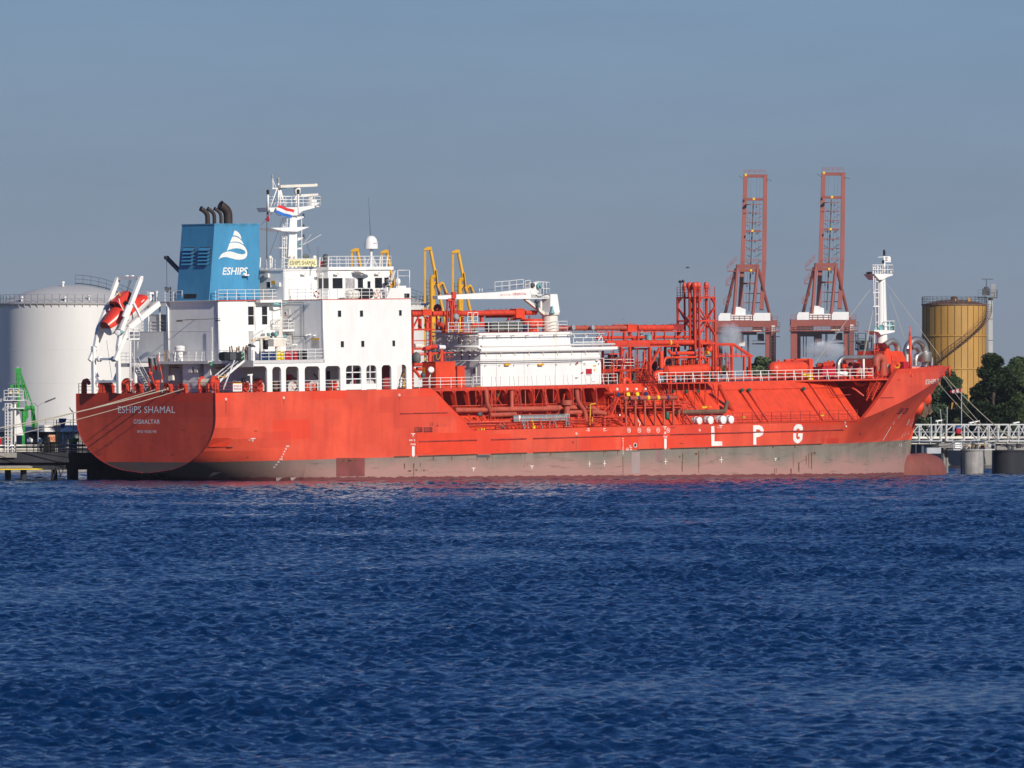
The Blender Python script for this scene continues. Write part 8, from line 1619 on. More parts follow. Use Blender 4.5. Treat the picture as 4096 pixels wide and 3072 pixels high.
b = MB(); b.path([sp(9, x, y, 9.6) for x, y in ((505, 640), (510, 370), (575, 362))], .07, 6); b.path([sp(9, 530, 640, 9.6), sp(9, 535, 530, 9.6)], .06, 6); part(b, 'yellow_davit', YEL)
b = MB(); b.path([sp(9, x, y, 9.6) for x, y in ((1130, 645), (1138, 600), (1115, 580), (1110, 555))], .05, 6); b.tube(sp(9, 880, 520, 9.6), sp(9, 882, 495, 9.6), .08, 6); part(b, 'white_hose', WHITE2)
# ------------------------------------------------------------------ forward deck
a, c = sp(10, 1700, 1370, 4.0), sp(21, 240, 520, 4.0); L = (c-a).length; r = abs(sp(10, 0, 1265, 4).z-sp(10, 0, 1475, 4).z)/2
b = MB(); b.lathe(V(a.x, 4.0, a.z), [(1e-5, -.55), (r*.55, -.42), (r*.85, -.15), (r, .25), (r, L-.2), (r*.85, L+.2), (r*.5, L+.45), (1e-5, L+.55)], 28, (1, 0, 0)); b.lathe(V(a.x+L*.2, 4, a.z+r-.05), [(.12, 0), (.12, .25), (1e-5, .27)], 8)
for f in (.2, .8): b.sbox(a.x+L*f-.15, a.x+L*f+.15, 3.2, 4.8, DK, a.z-r*.6)
part(b, 'pressure_tank', RED2)
b = MB(); q0, q1 = sp(21, 165, 690, 3.6), sp(21, 395, 372, 3.6); b.sbox(q1.x-.6, q1.x, 1.6, 3.6, DK, q1.z); b.sbox(q0.x, q1.x, 1.5, 1.8, DK, q1.z); b.bar(V(q0.x, 3.2, q1.z-.05), V(q1.x, 3.2, q1.z-.05), .2)
for x in (280, 180): p = sp(21, x, 400, 3.0); b.hexa([V(p.x-.06, 1.8, DK), V(p.x+.06, 1.8, DK), V(p.x+.06, 3.4, DK), V(p.x-.06, 3.4, DK), V(p.x-.06, 1.8, q1.z-.1), V(p.x+.06, 1.8, q1.z-.1), V(p.x+.06, 2.2, q1.z-.1), V(p.x-.06, 2.2, q1.z-.1)])
part(b, 'deck_store', RED2)
b = MB(); q0, q1 = sp(21, 310, 650, 5.0), sp(21, 395, 600, 5.0); b.sbox(q0.x, q1.x, 4.4, 5.0, q0.z, q1.z); q0, q1 = sp(21, 330, 685, 5.0), sp(21, 400, 660, 5.0); b.sbox(q0.x, q1.x, 4.5, 5.0, DK, q1.z); q0, q1 = sp(21, 450, 540, 3), sp(21, 502, 502, 3); b.sbox(q0.x, q1.x, 2.6, 3, q0.z, q1.z); q0, q1 = sp(21, 240, 640, 4.8), sp(21, 305, 605, 4.8); b.sbox(q0.x, q1.x, 4.4, 4.8, q0.z, q1.z); b.each('yellow_locker', YELB, ship)
q0, q1 = sp(21, 545, 630, 4.2), sp(21, 740, 492, 4.2); b = MB(); b.sbox(q0.x, q1.x, 2.4, 4.2, q0.z, q1.z); b.sbox(lerp(q0.x, q1.x, .52), lerp(q0.x, q1.x, .55), 4.2, 4.23, q0.z, q1.z); part(b, 'deck_cabinet', DRUMR)
b = MB(); b.tube(V(65+15, 4.8, DK+.25), V(XT1-1, 4.8, DK+.25), .08, 7); b.tube(V(82, 4.4, DK+.45), V(XT1-2, 4.4, DK+.45), .06, 7); part(b, 'deck_pipe', RED)
for i, x, y, r in ((21, 635, 470, .55), (21, 695, 465, .5), (21, 885, 475, .6), (21, 580, 470, .4)):
    p = sp(i, x, y, 3.2); b = MB(); d = Vector((.45, -1, 0)); b.lathe(p, [(r, -.08), (r, .06), (r*.4, .08), (r*.35, .3)], 18, d); b.lathe(p, [(r*.5, -.8), (r*.5, 0)], 12, d); b.bar(p, V(p.x, 3.2, DK), .25); part(b, 'hose_reel', RED)
b = MB()
for x, y in ((835, 520), (990, 560), (1020, 600), (1085, 600), (1240, 560), (1300, 590), (975, 470)): p = sp(21, x, y, 2.8); b.tube(V(p.x, 2.8, DK), p, .14, 8); b.lathe(p, [(.24, -.1), (.3, .1), (.15, .3), (1e-5, .32)], 10)
b.each('deck_fitting', DRED, ship); b = MB(); q0, q1 = sp(21, 1065, 530, 2.5), sp(21, 1120, 420, 2.5); b.sbox(q0.x, q1.x, 2, 2.5, DK, q1.z); q0, q1 = sp(21, 900, 560, 2.2), sp(21, 955, 500, 2.2); b.sbox(q0.x, q1.x, 1.5, 2.2, DK, q1.z); q0, q1 = sp(21, 1190, 640, 3), sp(21, 1340, 520, 3); b.sbox(q0.x, q1.x, 2, 3, q0.z-.4, q1.z); b.each('winch_house', RED2, ship)
# galvanised ventilation pipe
b = MB(); b.bend([sp(21, 790, 600, 4.2), sp(21, 785, 430, 4.2), sp(21, 850, 352, 4.2), sp(21, 1400, 350, 4.2)], .27, .9, 12, 6); part(b, 'silver_duct', STEEL)
b = MB(); b.tube(sp(21, 1182, 675, 4.9), sp(21, 1182, 372, 4.9), .12, 8); part(b, 'white_post', WHITE2)
# foremast
fmx = sp(12, 630, 1140, 0); fm = part(MB().lathe(V(fmx.x, 0, sp(12, 0, 1150, 0).z), [(.62, 0), (.56, 3.5), (.48, sp(12, 0, 420, 0).z-sp(12, 0, 1150, 0).z), (1e-5, sp(12, 0, 420, 0).z-sp(12, 0, 1150, 0).z+.1)], 16), 'foremast', WHITE)
FP = lambda x, y, Y=0: sp(12, x, y, Y)
b = MB(); b.tube(FP(655, 380), FP(655, 170), .13, 8); b.build('topmast', WHITE, fm)
b = MB(); b.prism([FP(545, 375, .8), FP(750, 375, .8), FP(750, 390, .8), FP(690, 410, .8), FP(640, 440, .8), FP(600, 440, .8), FP(560, 395, .8)], (0, 1.6, 0)); b.prism([FP(545, 995, .8), FP(770, 1000, .8), FP(770, 1018, .8), FP(620, 1050, .8), FP(590, 1015, .8), FP(545, 1010, .8)], (0, 1.6, 0)); b.build('mast_platform', WHITE, fm)
b = MB(); rail(b, [FP(525, 375, .8), FP(750, 375, .8), FP(750, 375, -.8), FP(525, 375, -.8), FP(525, 375, .8)], 1.0, .8, 2, .04, .045); rail(b, [FP(660, 1000, .8), FP(770, 1000, .8), FP(770, 1000, -.8)], 1.05, .8, 2, .04, .045); b.build('platform_rail', WHITE2, fm)
b = MB(); ladder(b, FP(575, 1000, .5), FP(570, 275, .5), .42, (1, 0, 0), .9, .055); b.bar(FP(545, 740, .5), FP(530, 285, .5), .1); b.bar(FP(545, 1140, .5), FP(548, 1015, .5), .07); b.bar(FP(610, 375, .5), FP(610, 280, .5), .1); b.tube(FP(650, 1000, .5), FP(650, 460, .5), .05, 5)
for y in (300, 430, 580, 735): b.bar(FP(530, y, .5), FP(600, y, .5), .08)
b.build('mast_ladder', WHITE2, fm)
b = MB(); b.bar(FP(585, 190), FP(715, 182), .06); b.bar(FP(670, 215), FP(715, 212), .3, .12); b.bar(FP(660, 240), FP(718, 240), .3, .12); b.sbox(FP(675, 0).x, FP(710, 0).x, -.2, .2, FP(0, 235).z, FP(0, 190).z); b.build('lamp_arm', WHITE2, fm)
b = MB(); b.lathe(FP(655, 178), [(.12, 0), (.17, .1), (.1, .2), (.17, .35), (.1, .42), (.15, .55), (.08, .7), (1e-5, .75)], 10); b.ball(FP(645, 240), .16, 8, (1, 1, 1.5)); b.prism([FP(485, 360, .3), FP(525, 350, .3), FP(530, 375, .3), FP(500, 375, .3)], (0, .5, 0)); b.sbox(FP(550, 0).x, FP(590, 0).x, .2, .6, FP(0, 405).z, FP(0, 390).z); b.build('mast_lamp', BLACK, fm)
b = MB()
for x, y, r in ((565, 980, .3), (630, 970, .34), (725, 935, .36), (750, 970, .28)): b.lathe(FP(x, y, .5), [(r*.4, -.5), (r*.6, -.2), (r, .1), (r*.9, .12), (r*.5, 0)], 12, (-.7, -.6, 0))
b.each('fog_horn', TEAL, fm); b = MB(); b.ball(FP(730, 355, .5), .2, 8); b.ball(FP(625, 355, .5), .14, 8); b.build('deck_light', CREAM, fm)
b = MB()                                                      # stays of the foremast
for (x0, y0, i1, x1, y1) in ((510, 530, 10, 2250, 1330), (680, 480, 12, 1275, 1290), (540, 740, 12, 430, 1310), (545, 720, 12, 425, 1280), (715, 600, 12, 880, 1090)): b.tube(FP(x0, y0), sp(i1, x1, y1, 1.5), .022, 4)
b.build('stay_wire', ROPE, fm)
# mast house, vents, windlass
b = MB(); b.hexa([V(FP(600, 0).x, 1.2, DK), V(FP(665, 0).x, 1.2, DK), V(FP(665, 0).x, -1.2, DK), V(FP(600, 0).x, -1.2, DK), V(FP(600, 0).x, .7, FP(0, 1150).z), V(FP(640, 0).x, .7, FP(0, 1150).z), V(FP(640, 0).x, -.7, FP(0, 1150).z), V(FP(600, 0).x, -.7, FP(0, 1150).z)]); b.prism([FP(655, 1400, 3), FP(655, 1270, 3), FP(660, 1228, 3), FP(830, 1228, 3), FP(860, 1245, 3), FP(920, 1370, 3), FP(920, 1400, 3)], (0, 4, 0)); part(b, 'mast_house', RED2)
b = MB(); q0, q1 = FP(735, 1340, 3.05), FP(790, 1275, 3.05); b.sbox(q0.x, q1.x, 3.0, 3.1, q0.z, q1.z); ladder(b, FP(565, 1290, 1.5), FP(560, 1150, 1.5), .6, (1, 0, 0), .3, .06); b.bar(FP(600, 1200, 1.4), FP(545, 1290, 1.4), .08); part(b, 'access_hatch', RED)
b = MB(); b.bend([FP(645, 1500, 5.6), FP(645, 1320, 5.6), FP(600, 1290, 5.6), FP(565, 1320, 5.6), FP(565, 1390, 5.6)], [.46]*0 or .44, 1.0, 14, 5); part(b, 'goose_neck_vent', BRED)
b = MB(); b.bend([FP(660, 1165, 1.5), FP(740, 1110, 1.5), FP(800, 1150, 1.5), FP(808, 1230, 1.5)], .36, 1.2, 14, 6); part(b, 'silver_vent', STEEL)
b = MB(); b.bend([FP(900, 1380, .8), FP(900, 1180, .8), FP(1000, 1090, .8), FP(1090, 1140, .8), FP(1112, 1240, .8)], .42, 1.4, 14, 6); b.lathe(FP(1105, 1345, .8), [(.75, 0), (.8, .1), (.8, 1.05), (.72, 1.1), (.5, 1.15)], 18); part(b, 'silver_vent', STEEL)
b = MB(); b.bend([FP(1000, 1390, 1.6), FP(1000, 1290, 1.6), FP(1060, 1250, 1.6)], .3, .7, 12, 5); b.bend([FP(960, 1190, 2), FP(1010, 1180, 2), FP(1045, 1230, 2)], .3, .7, 12, 5); b.tube(FP(1180, 1390, .5), FP(1180, 1300, .5), .18, 10); b.tube(FP(1105, 1400, .8), FP(1105, 1345, .8), .4, 12); part(b, 'silver_vent', STEEL)
b = MB(); bars(b, 12, 1.6, ((1030, 1400, 1060, 1345, .06), (1060, 1345, 1150, 1345, .08), (1150, 1345, 1130, 1400, .06))); part(b, 'vent_stand', BROWN)
b = MB(); p = FP(945, 1400, 3.2); b.tube(V(p.x, 3.2, DK), FP(942, 1070, 3.2), .19, 8); b.tube(FP(942, 1070, 3.2), FP(938, 955, 3.2), .07, 6); b.tube(FP(925, 1070, 3.2), FP(938, 955, 3.2), .03, 5); part(b, 'red_bow_post', RED2)
p = FP(765, 1400, 5.2); winch(V(p.x, 5.2, DK+1.0), .85, 1.8, 'windlass'); p = FP(480, 1440, 4.5); winch(V(p.x, 4.5, DK+.7), .55, 1.2, 'mooring_winch')
b = MB(); q0, q1 = FP(870, 1395, 4.4), FP(925, 1345, 4.4); b.sbox(q0.x, q1.x, 3.8, 4.4, DK, q1.z); part(b, 'fire_cabinet', DRUMR); b = MB(); b.torus(FP(800, 1385, 5.4), .3, .09, (.2, 1, .3), 14, 6, 0, 3.6); part(b, 'yellow_rope_bundle', YEL)
b = MB()
for k in range(9): x = lerp(FP(960, 0, 3).x, FP(1330, 0, 0).x, k/8); y = max(.4, hullY(x, 9.5)-.5); b.tube(V(x, y, DK), V(x, y, ZF+.22), .13, 8)
b.each('bow_roller', RED, ship); b = MB(); x = FP(1240, 0, 1).x; b.prism([FP(1190, 1408, 1.2), FP(1230, 1385, 1.2), FP(1310, 1392, 1.2), FP(1330, 1408, 1.2)], (0, 2, 0)); part(b, 'stem_fitting', DRED)
# inclined ladders from forecastle to main deck
stair(sp(13, 610, 180, 7.8), sp(13, 490, 450, 8.6), .6, 'forward_stair', None, RED, (.8, -.6, 0)); stair(sp(13, 670, 190, 7.4), sp(13, 560, 380, 8.2), .6, 'forward_stair', None, RED, (.8, -.6, 0))
b = MB(); b.bend([sp(13, 265, 180, 6.2), sp(13, 300, 190, 6.4), sp(13, 350, 275, 7), sp(13, 445, 278, 7)], .15, .4, 8); part(b, 'bent_drain_pipe', RED2); b = MB(); b.path([sp(13, 300, 310, 6.6), sp(13, 340, 330, 7), sp(13, 430, 400, 7.6)], .1, 7); part(b, 'bent_drain_pipe', RED)
# hawse eyes and anchor
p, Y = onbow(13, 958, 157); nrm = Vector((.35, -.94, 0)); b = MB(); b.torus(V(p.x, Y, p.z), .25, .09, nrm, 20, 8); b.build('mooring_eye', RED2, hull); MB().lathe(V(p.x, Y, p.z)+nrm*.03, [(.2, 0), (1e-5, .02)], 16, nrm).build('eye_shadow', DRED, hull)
p, Y = onbow(13, 1320, 165); b = MB(); b.lathe(V(p.x, Y-.1, p.z), [(.16, 0), (.15, .2), (.1, .22)], 14, Vector((.5, -.85, -.1))); b.build('mooring_eye', RED2, hull)
anc = part(MB(), 'anchor_assembly', BROWN)
for (x, y, Y) in ((1050, 535, 2.9), (1110, 440, 2.1)):
    c0 = sp(13, x, y, Y); d = Vector((.75, -.55, -.35)).normalized() if Y > 2.5 else Vector((.9, .2, -.3)).normalized(); b = MB(); b.lathe(c0-d*1.4, [(.85, 0), (.9, .8), (.85, 1.45), (.7, 1.65), (.35, 1.7)], 22, d); b.build('hawse_bolster', RED2, anc)
b = MB()
def A(x, y, Y=3.3): return sp(13, x, y, Y)
b.prism([A(1100, 470), A(1118, 475), A(1135, 560), A(1150, 590), A(1115, 650), A(1078, 628), A(1095, 560)], (0, .35, 0)); b.prism([A(1150, 440, 2.2), A(1165, 445, 2.2), A(1172, 520, 2.2), A(1200, 570, 2.2), A(1165, 612, 2.2), A(1140, 575, 2.2), A(1150, 510, 2.2)], (0, .35, 0)); b.bar(A(1080, 560, 3), A(1165, 540, 2.2), .4, .5); b.tube(A(1060, 540, 2.8), A(1100, 600, 2.9), .16, 8); b.build('anchor', BROWN, anc)
# ------------------------------------------------------------------ things standing on, hanging from or tied to the ship
def on(name, label, cat, p, group=None, rot=None):
    m = SHIP @ Matrix.Translation(p)
    if rot is not None: m = m @ rot
    return empty(name, label, cat, m, group)
# lifeboat in its ramp
p = sp(17, 430, 1350, -5.55); lb = on('lifeboat', 'red and white enclosed lifeboat hanging bow down in its stern ramp', 'lifeboat', p, None, Matrix.Rotation(R(-33), 4, 'Y'))
L = 5.8
def sect(x):
    t = x/L; w_ = 1.18*min(1, (.55+1.25*t) if t < .36 else 1.0)*(1-.12*max(0, (t-.8)/.2)); k = .25*(1-min(1, t/.30))**2; return w_, k
b = MB(); u_ = MB(); ns = 16; xs_ = np.linspace(0, L, ns)
low = [(0, 0), (.55, .10), (.86, .42), (1.0, .95)]; upp = [(1.0, .95), (1.02, 1.02), (.96, 1.55), (.72, 2.0), (.35, 2.2), (0, 2.25)]
for mb, prof in ((b, low), (u_, upp)):
    full = [(a, z) for a, z in prof]+[(-a, z) for a, z in prof[::-1] if a > 0] if mb is u_ else [(-a, z) for a, z in prof[::-1]]+[(a, z) for a, z in prof if a > 0]
    m = len(full)
    for x in xs_:
        w_, k = sect(x); zt = (.62+.38*min(1, x/1.6))*(1-.62*max(0, min(1, (x-3.6)/2.2)))
        for a, z in full: mb.v.append(Vector((x, a*w_, k+(z-.95)*(zt if mb is u_ else 1)+.95-(.4*k if mb is u_ else 0))))
    for i in range(ns-1):
        for j in range(m-1): q = i*m+j; mb.face((q, q+1, q+m+1, q+m), True)
    mb.face(range(m)); mb.face([(ns-1)*m+j for j in range(m)])
u_.build('canopy', LBRED, lb); b.build('hull', WHITE, lb)
c = MB(); oc = [(-.85, .0), (-.85, .62), (-.5, 1.0), (.5, 1.0), (.85, .62), (.85, .0)]; x0, x1, z0 = 2.55, 3.9, 1.85
for x, s in ((x0-.25, 1), (x0, .98), (x1, .98), (x1+.5, .9)): c.v += [Vector((x+(.0 if z > .3 else 0), y*s, z0+z*s)) for y, z in oc]
for k in range(3):
    for j in range(5): q = k*6+j; c.face((q, q+1, q+7, q+6))
c.face(range(6)); c.face(range(18, 24)); cb = c.build('wheel_cabin', LBRED, lb)
g_ = MB(); g_.box((x0-.27, -.62, z0+.25), (x0-.24, -.12, z0+.72)); g_.box((x0-.27, .12, z0+.25), (x0-.24, .62, z0+.72))
for s in (-1, 1): g_.box((x0+.15, s*.835, z0+.12), (x0+.65, s*.865, z0+.58)); g_.box((x0+1.0, s*.83, z0+.05), (x0+1.5, s*.86, z0+.62))
g_.each('cabin_window', GLASS, lb)
b = MB(); b.path([(x0-.3, .95, z0-.1), (x0-.2, .8, z0+.7), (x0+.2, .5, z0+1.05), (x1, .5, z0+1.05)], .05, 6); b.path([(x0-.3, -.95, z0-.1), (x0-.2, -.8, z0+.7), (x0+.2, -.5, z0+1.05)], .05, 6); b.build('grab_rail', WHITE2, lb)
b = MB()
for x in (.9, 1.9, 4.6): w_, k = sect(x); b.box((x, -w_*1.03, 1.2+k*.5), (x+.5, -w_*.99, 1.28+k*.5))
b.each('reflective_strip', WHITE2, lb)
b = MB(); letters(b, 'ESHIPS SHAMAL', lambda u, v: Vector((.75+1.5*u, -sect(.75+1.5*u)[0]*(.93+.05*v)-.02, .62+.16*v+sect(.75+1.5*u)[1]*.6)), .01); b.build('boat_lettering', TEXTK, lb)
b = MB(); b.tube((x0+.9, 0, z0+.9), (x0+.9, 0, z0+1.25), .08, 6); b.torus((x0+.9, 0, z0+1.3), .1, .03, (0, 1, 0), 10, 5); b.build('lifting_hook', YEL, lb)
# oil drums
def drum(label, m, p, k):
    t = on('oil_drum', label, 'oil drum', p, 'oil drums in a row on the first tier deck'); b = MB(); b.lathe((0, 0, 0), [(.29, 0), (.29, .28), (.305, .3), (.29, .32), (.29, .58), (.305, .6), (.29, .62), (.29, .88), (.27, .88), (.27, .865), (1e-5, .865)], 18); b.build('drum_body', m, t)
    d = MB(); d.lathe((.15, 0, .865), [(.04, 0), (.04, .025), (1e-5, .03)], 8); d.build('bung', GREY, t)
DB = ((290, BLUE, 'dark blue oil drum at the left end of the drum row, under the hanging hose'), (335, BLUE, 'dark blue oil drum, second from the left of the drum row'), (385, BLUE, 'dark blue oil drum, third of the three blue ones'), (425, BLUE, 'blue oil drum touching the yellow drums'), (475, YELB, 'yellow oil drum next to the blue drums'), (525, YELB, 'yellow oil drum next to the red drums'), (575, DRUMR, 'red oil drum beside the yellow drums'), (625, DRUMR, 'middle red oil drum of the row'), (678, DRUMR, 'red oil drum beside the black drums'), (735, BLACK, 'black oil drum beside the red drums'), (795, BLACK, 'black oil drum at the right end of the row'))
for k, (x, m, lb_) in enumerate(DB): q = sp(4, x, 765, 9.5); drum(lb_, m, V(q.x, 9.5-.15*(k % 2), D2+.01), k)
# lifebuoys
def buoy(p, axis, label, cols, r=.3):
    t = on('lifebuoy', label, 'lifebuoy', p, 'lifebuoys hung around the ship'); b = MB(); a = Vector(axis).normalized()
    for k in range(8): b.mi = k % 2; b.torus((0, 0, 0), r, .075, a, 5, 8, k*math.pi/4, (k+1)*math.pi/4)
    b.build('ring', None, t, mats=cols); g_ = MB(); g_.torus((0, 0, 0), r+.10, .015, a, 16, 4); g_.build('grab_line', ROPE, t)
ORG_ = paint('buoy_orange', (.70, .12, .03), .5, .08)
buoy(sp(3, 1459, 1410, YW+.3), (0, 1, 0), 'orange and white lifebuoy under the wheelhouse side window', [ORG_, WHITE2]); buoy(sp(3, 764, 1424, HB-.05), (0, 1, 0), 'dark red and white lifebuoy on the rail aft of the wheelhouse', [DRED, WHITE2])
buoy(sp(4, 676, 1075, 9.4), (0, 1, 0), 'orange and white lifebuoy in the gallery opening', [ORG_, WHITE2], .34); buoy(sp(9, 2032, 570, 9.95), (0, 1, 0), 'orange lifebuoy on the deck rail between the white capsules', [ORG_, ORG_], .28)
# life raft canisters
def raft(p, axis, L_, r, label, group, m=WHITE):
    t = on('life_raft', label, 'life raft', p, group); a = Vector(axis).normalized(); b = MB(); h = L_/2; b.lathe((0, 0, 0), [(1e-5, -h), (r*.8, -h*.98), (r*.95, -h*.9), (r, -h*.7), (r, -h*.05), (r*1.06, -h*.04), (r*1.06, h*.04), (r, h*.05), (r, h*.7), (r*.95, h*.9), (r*.8, h*.98), (1e-5, h)], 18, a); b.build('canister', m, t)
    s = MB()
    for f in (-.55, .55): s.torus(a*(h*f), r*1.02, .018, a, 16, 4)
    s.build('strap', DGREY, t); c = MB(); u = a.orthogonal()
    for f in (-.5, .5): c.bar(a*h*f+Vector((-.35, 0, -r*1.15)), a*h*f+Vector((.35, 0, -r*1.15)), .07); c.bar(a*h*f+Vector((0, 0, -r*1.3)), a*h*f+Vector((0, 0, -r*.9)), .1)
    c.build('cradle', RED if group else WHITE2, t)
raft(sp(3, 1172, 1424, 8.6), (1, 0, 0), 1.5, .46, 'cream life raft canister on the deck below the wheelhouse windows', None, CREAM)
for x, r in ((1850, .38), (1972, .40), (2140, .44)): q = sp(9, x, 578, 9.5)
G = 'white life raft canisters on the main deck'
raft(sp(11, 270, 640, 9.5), (0, 1, 0), 1.1, .42, 'leftmost white life raft canister above the letter L', G); raft(sp(11, 412, 636, 9.5), (0, 1, 0), 1.1, .45, 'white life raft canister behind the orange lifebuoy', G); raft(sp(11, 565, 632, 9.5), (0, 1, 0), 1.3, .47, 'white life raft canister left of the last one in the row', G); raft(sp(11, 672, 628, 9.5), (0, 1, 0), 1.1, .44, 'last white life raft canister, nearest the bow', G)
raft(sp(21, 812, 602, 5.0), (1, 0, .05), .95, .26, 'small white canister behind the forward rail, left one of a pair', 'small white canisters by the foremast'); raft(sp(21, 878, 602, 5.0), (1, 0, .05), .8, .28, 'small white canister behind the forward rail, right one of a pair', 'small white canisters by the foremast')
# tarpaulins, bundles
def lump(name, label, cat, p, sx_, sy_, sz_, m, seed, group=None):
    t = on(name, label, cat, p, group); r_ = np.random.default_rng(seed); b = MB(); b.ball((0, 0, sz_), 1, 14, (sx_, sy_, sz_)); b.v = [Vector((max(-sx_*.9, min(sx_*.9, v.x*1.5)), max(-sy_*.9, min(sy_*.9, v.y*1.5)), max(0, min(sz_*1.9, (v.z-sz_)*1.3+sz_))))*(1+.025*r_.normal()) for v in b.v]; b.build('cover', m, t); s = MB(); s.path([(-sx_*1.0, 0, .02), (-sx_*.98, 0, sz_*1.2), (0, 0, sz_*2.06), (sx_*.98, 0, sz_*1.2), (sx_*1.0, 0, .02)], .025, 5); s.build('lashing', BLACK, t)
q = sp(3, 1300, 1478, 8.4); lump('tarpaulin', 'black tarpaulin bundle on the deck beside the cream canister', 'tarpaulin', V(q.x, 8.4, D3+.05), 1.05, .6, .55, BLACK, 1)
G = 'grey tarpaulin covered machines on the upper platform'
for k, (x, w_, lb_) in enumerate(((1010, .55, 'small grey tarpaulin at the left end beside the yellow pipe band'), (1090, .6, 'grey tarpaulin second from the left on the platform'), (1180, .8, 'tall grey tarpaulin in the middle of the platform'), (1278, .75, 'grey tarpaulin at the right end beside the blue bucket'))): q = sp(6, x, 1000, 4.3); lump('tarpaulin', lb_, 'tarpaulin', V(q.x, 4.3, ZU+.03), w_, .6, .55+.04*(k == 2), TARPG, 3+k, G)
q = sp(6, 1378, 1000, 4.5); t = on('bucket', 'dark blue round tub on the upper platform by the red drum', 'tub', V(q.x, 4.5, ZU+.02)); MB().lathe((0, 0, .35), [(.2, -.35), (.25, 0), (.46, .12), (.48, .42), (.44, .42), (.42, .15)], 16).build('bowl', BLUE, t); MB().torus((0, 0, .75), .2, .03, (0, 1, 0), 10, 5, 0, 3.14).build('handle', GREY, t)
q = sp(4, 460, 1130, 9.3); lump('cargo_net', 'dark brown covered bundle in the first gallery opening', 'bundle', V(q.x, 9.3, DK+.01), .72, .4, .55, BROWN, 9)
G = 'red buckets and drums in the gallery openings'
for x, w_, lb_ in ((820, .3, 'red drum at the left side of the third gallery opening'), (902, .34, 'red drum at the right side of the third gallery opening')): q = sp(4, x, 1125, 9.2); t = on('red_drum', lb_, 'drum', V(q.x, 9.2, DK+.01), G); MB().lathe((0, 0, 0), [(w_, 0), (w_, .38), (w_*1.05, .4), (w_, .42), (w_, .8), (1e-5, .8)], 16).build('drum_body', RED2, t); MB().lathe((.1, 0, .8), [(.05, 0), (.05, .04), (1e-5, .05)], 8).build('bung', DGREY, t)
q = sp(4, 1125, 1085, 9.5); t = on('fairlead', 'round red fairlead standing in the fourth gallery opening', 'fairlead', V(q.x, 9.5, DK)); b = MB(); b.lathe((0, 0, .55), [(.25, -.2), (.24, .05), (.3, .2), (.42, .28), (.44, .2), (.38, -.2)], 18, (0, -1, 0)); b.build('ring', RED2, t); MB().box((-.4, 0, 0), (.4, .3, .3)).build('base', RED2, t)
# black rubbish bags and planks beside the casing
G = 'dark bags piled behind the rail left of the drums'
for k, (x, w_, lb_) in enumerate(((1895, .42, 'black bag nearest the stair in the pile left of the drums'), (1970, .5, 'large black bag in the middle of the pile left of the drums'), (2040, .45, 'black bag under the timber offcuts'), (2100, .35, 'black bag next to the red cylinder'))): q = sp(1, x, 1210, 8.6); lump('rubbish_bag', lb_, 'bag', V(q.x, 8.6, D2+.01), w_, .5, .46, (BLACK, DGREY, BLACK, DGREEN)[k], 20+k, G)
q = sp(1, 2190, 1210, 8.9); t = on('gas_cylinder', 'red gas cylinder between the black bags and the white hose box', 'cylinder', V(q.x, 8.9, D2+.01)); MB().lathe((0, 0, 0), [(.17, 0), (.17, 1.0), (.09, 1.15), (.06, 1.2), (.06, 1.3), (1e-5, 1.3)], 12).build('bottle', DRUMR, t); MB().lathe((0, 0, 1.28), [(.08, 0), (.08, .08), (1e-5, .1)], 8).build('valve', GREY, t)
q = sp(1, 2080, 1085, 8.2); t = on('timber_offcuts', 'tan timber offcuts sticking up behind the black bags', 'timber', V(q.x, 8.2, D2+.01)); rr_ = random.Random(3)
for k in range(9): a = Vector((-1.2+.3*k+rr_.uniform(-.1, .1), rr_.uniform(-.1, .1), .3)); MB().bar(a, a+Vector((rr_.uniform(-.3, .3), 0, rr_.uniform(.9, 1.25))), .14, .05).build('plank', TAN, t)
# stowed gangway
a, c = sp(7, 1440, 645, 9.7), sp(7, 2085, 560, 9.7); t = on('gangway', 'grey aluminium gangway stowed along the main deck rail', 'gangway', V(a.x, 9.7, MD)); b = MB(); X1 = c.x-a.x; z0, z1 = a.z-MD, c.z-MD
ALU = paint('alu_grey', (.36, .38, .38), .5, .12)
for k in range(12): b.bar((X1*k/11, 0, z0), (X1*k/11, 0, z1), .07)
for z in (z0, z0+.3, z0+.55, z1): b.bar((0, 0, z), (X1, 0, z), .08)
b.build('side_frame', ALU, t); MB().box((-.0, -.02, z0+.03), (X1, .2, z1-.03)).build('tread_panel', paint('alu_panel', (.22, .24, .25), .5, .15), t); MB().box((.7, -.06, z0-.02), (.95, 0, z1)).build('end_plate', WHITE2, t)
b = MB()
for x, dx in ((1.2, .3), (1.6, 0), (2.0, .1), (3.9, .4), (5.4, -.1), (6.0, .4)): b.bar((x, 0, z0), (x+dx, 0, .02), .1)
b.each('support_leg', GREY, t); b = MB(); b.bar((X1+.15, 0, z1), (X1+.15, 0, .1), .1); b.bar((X1+.6, 0, z1), (X1+.6, 0, .1), .1); b.bar((X1+.15, 0, z1), (X1+.6, 0, .1), .06); b.bar((X1, 0, z1), (X1+.6, 0, z1), .1); b.build('folding_platform', ALU, t); MB().bar((2.6, -.05, z0), (2.9, -.05, .1), .22, .1).box((2.75, -.1, .0), (3.1, 0, .35)).build('yellow_roller', YELB, t)
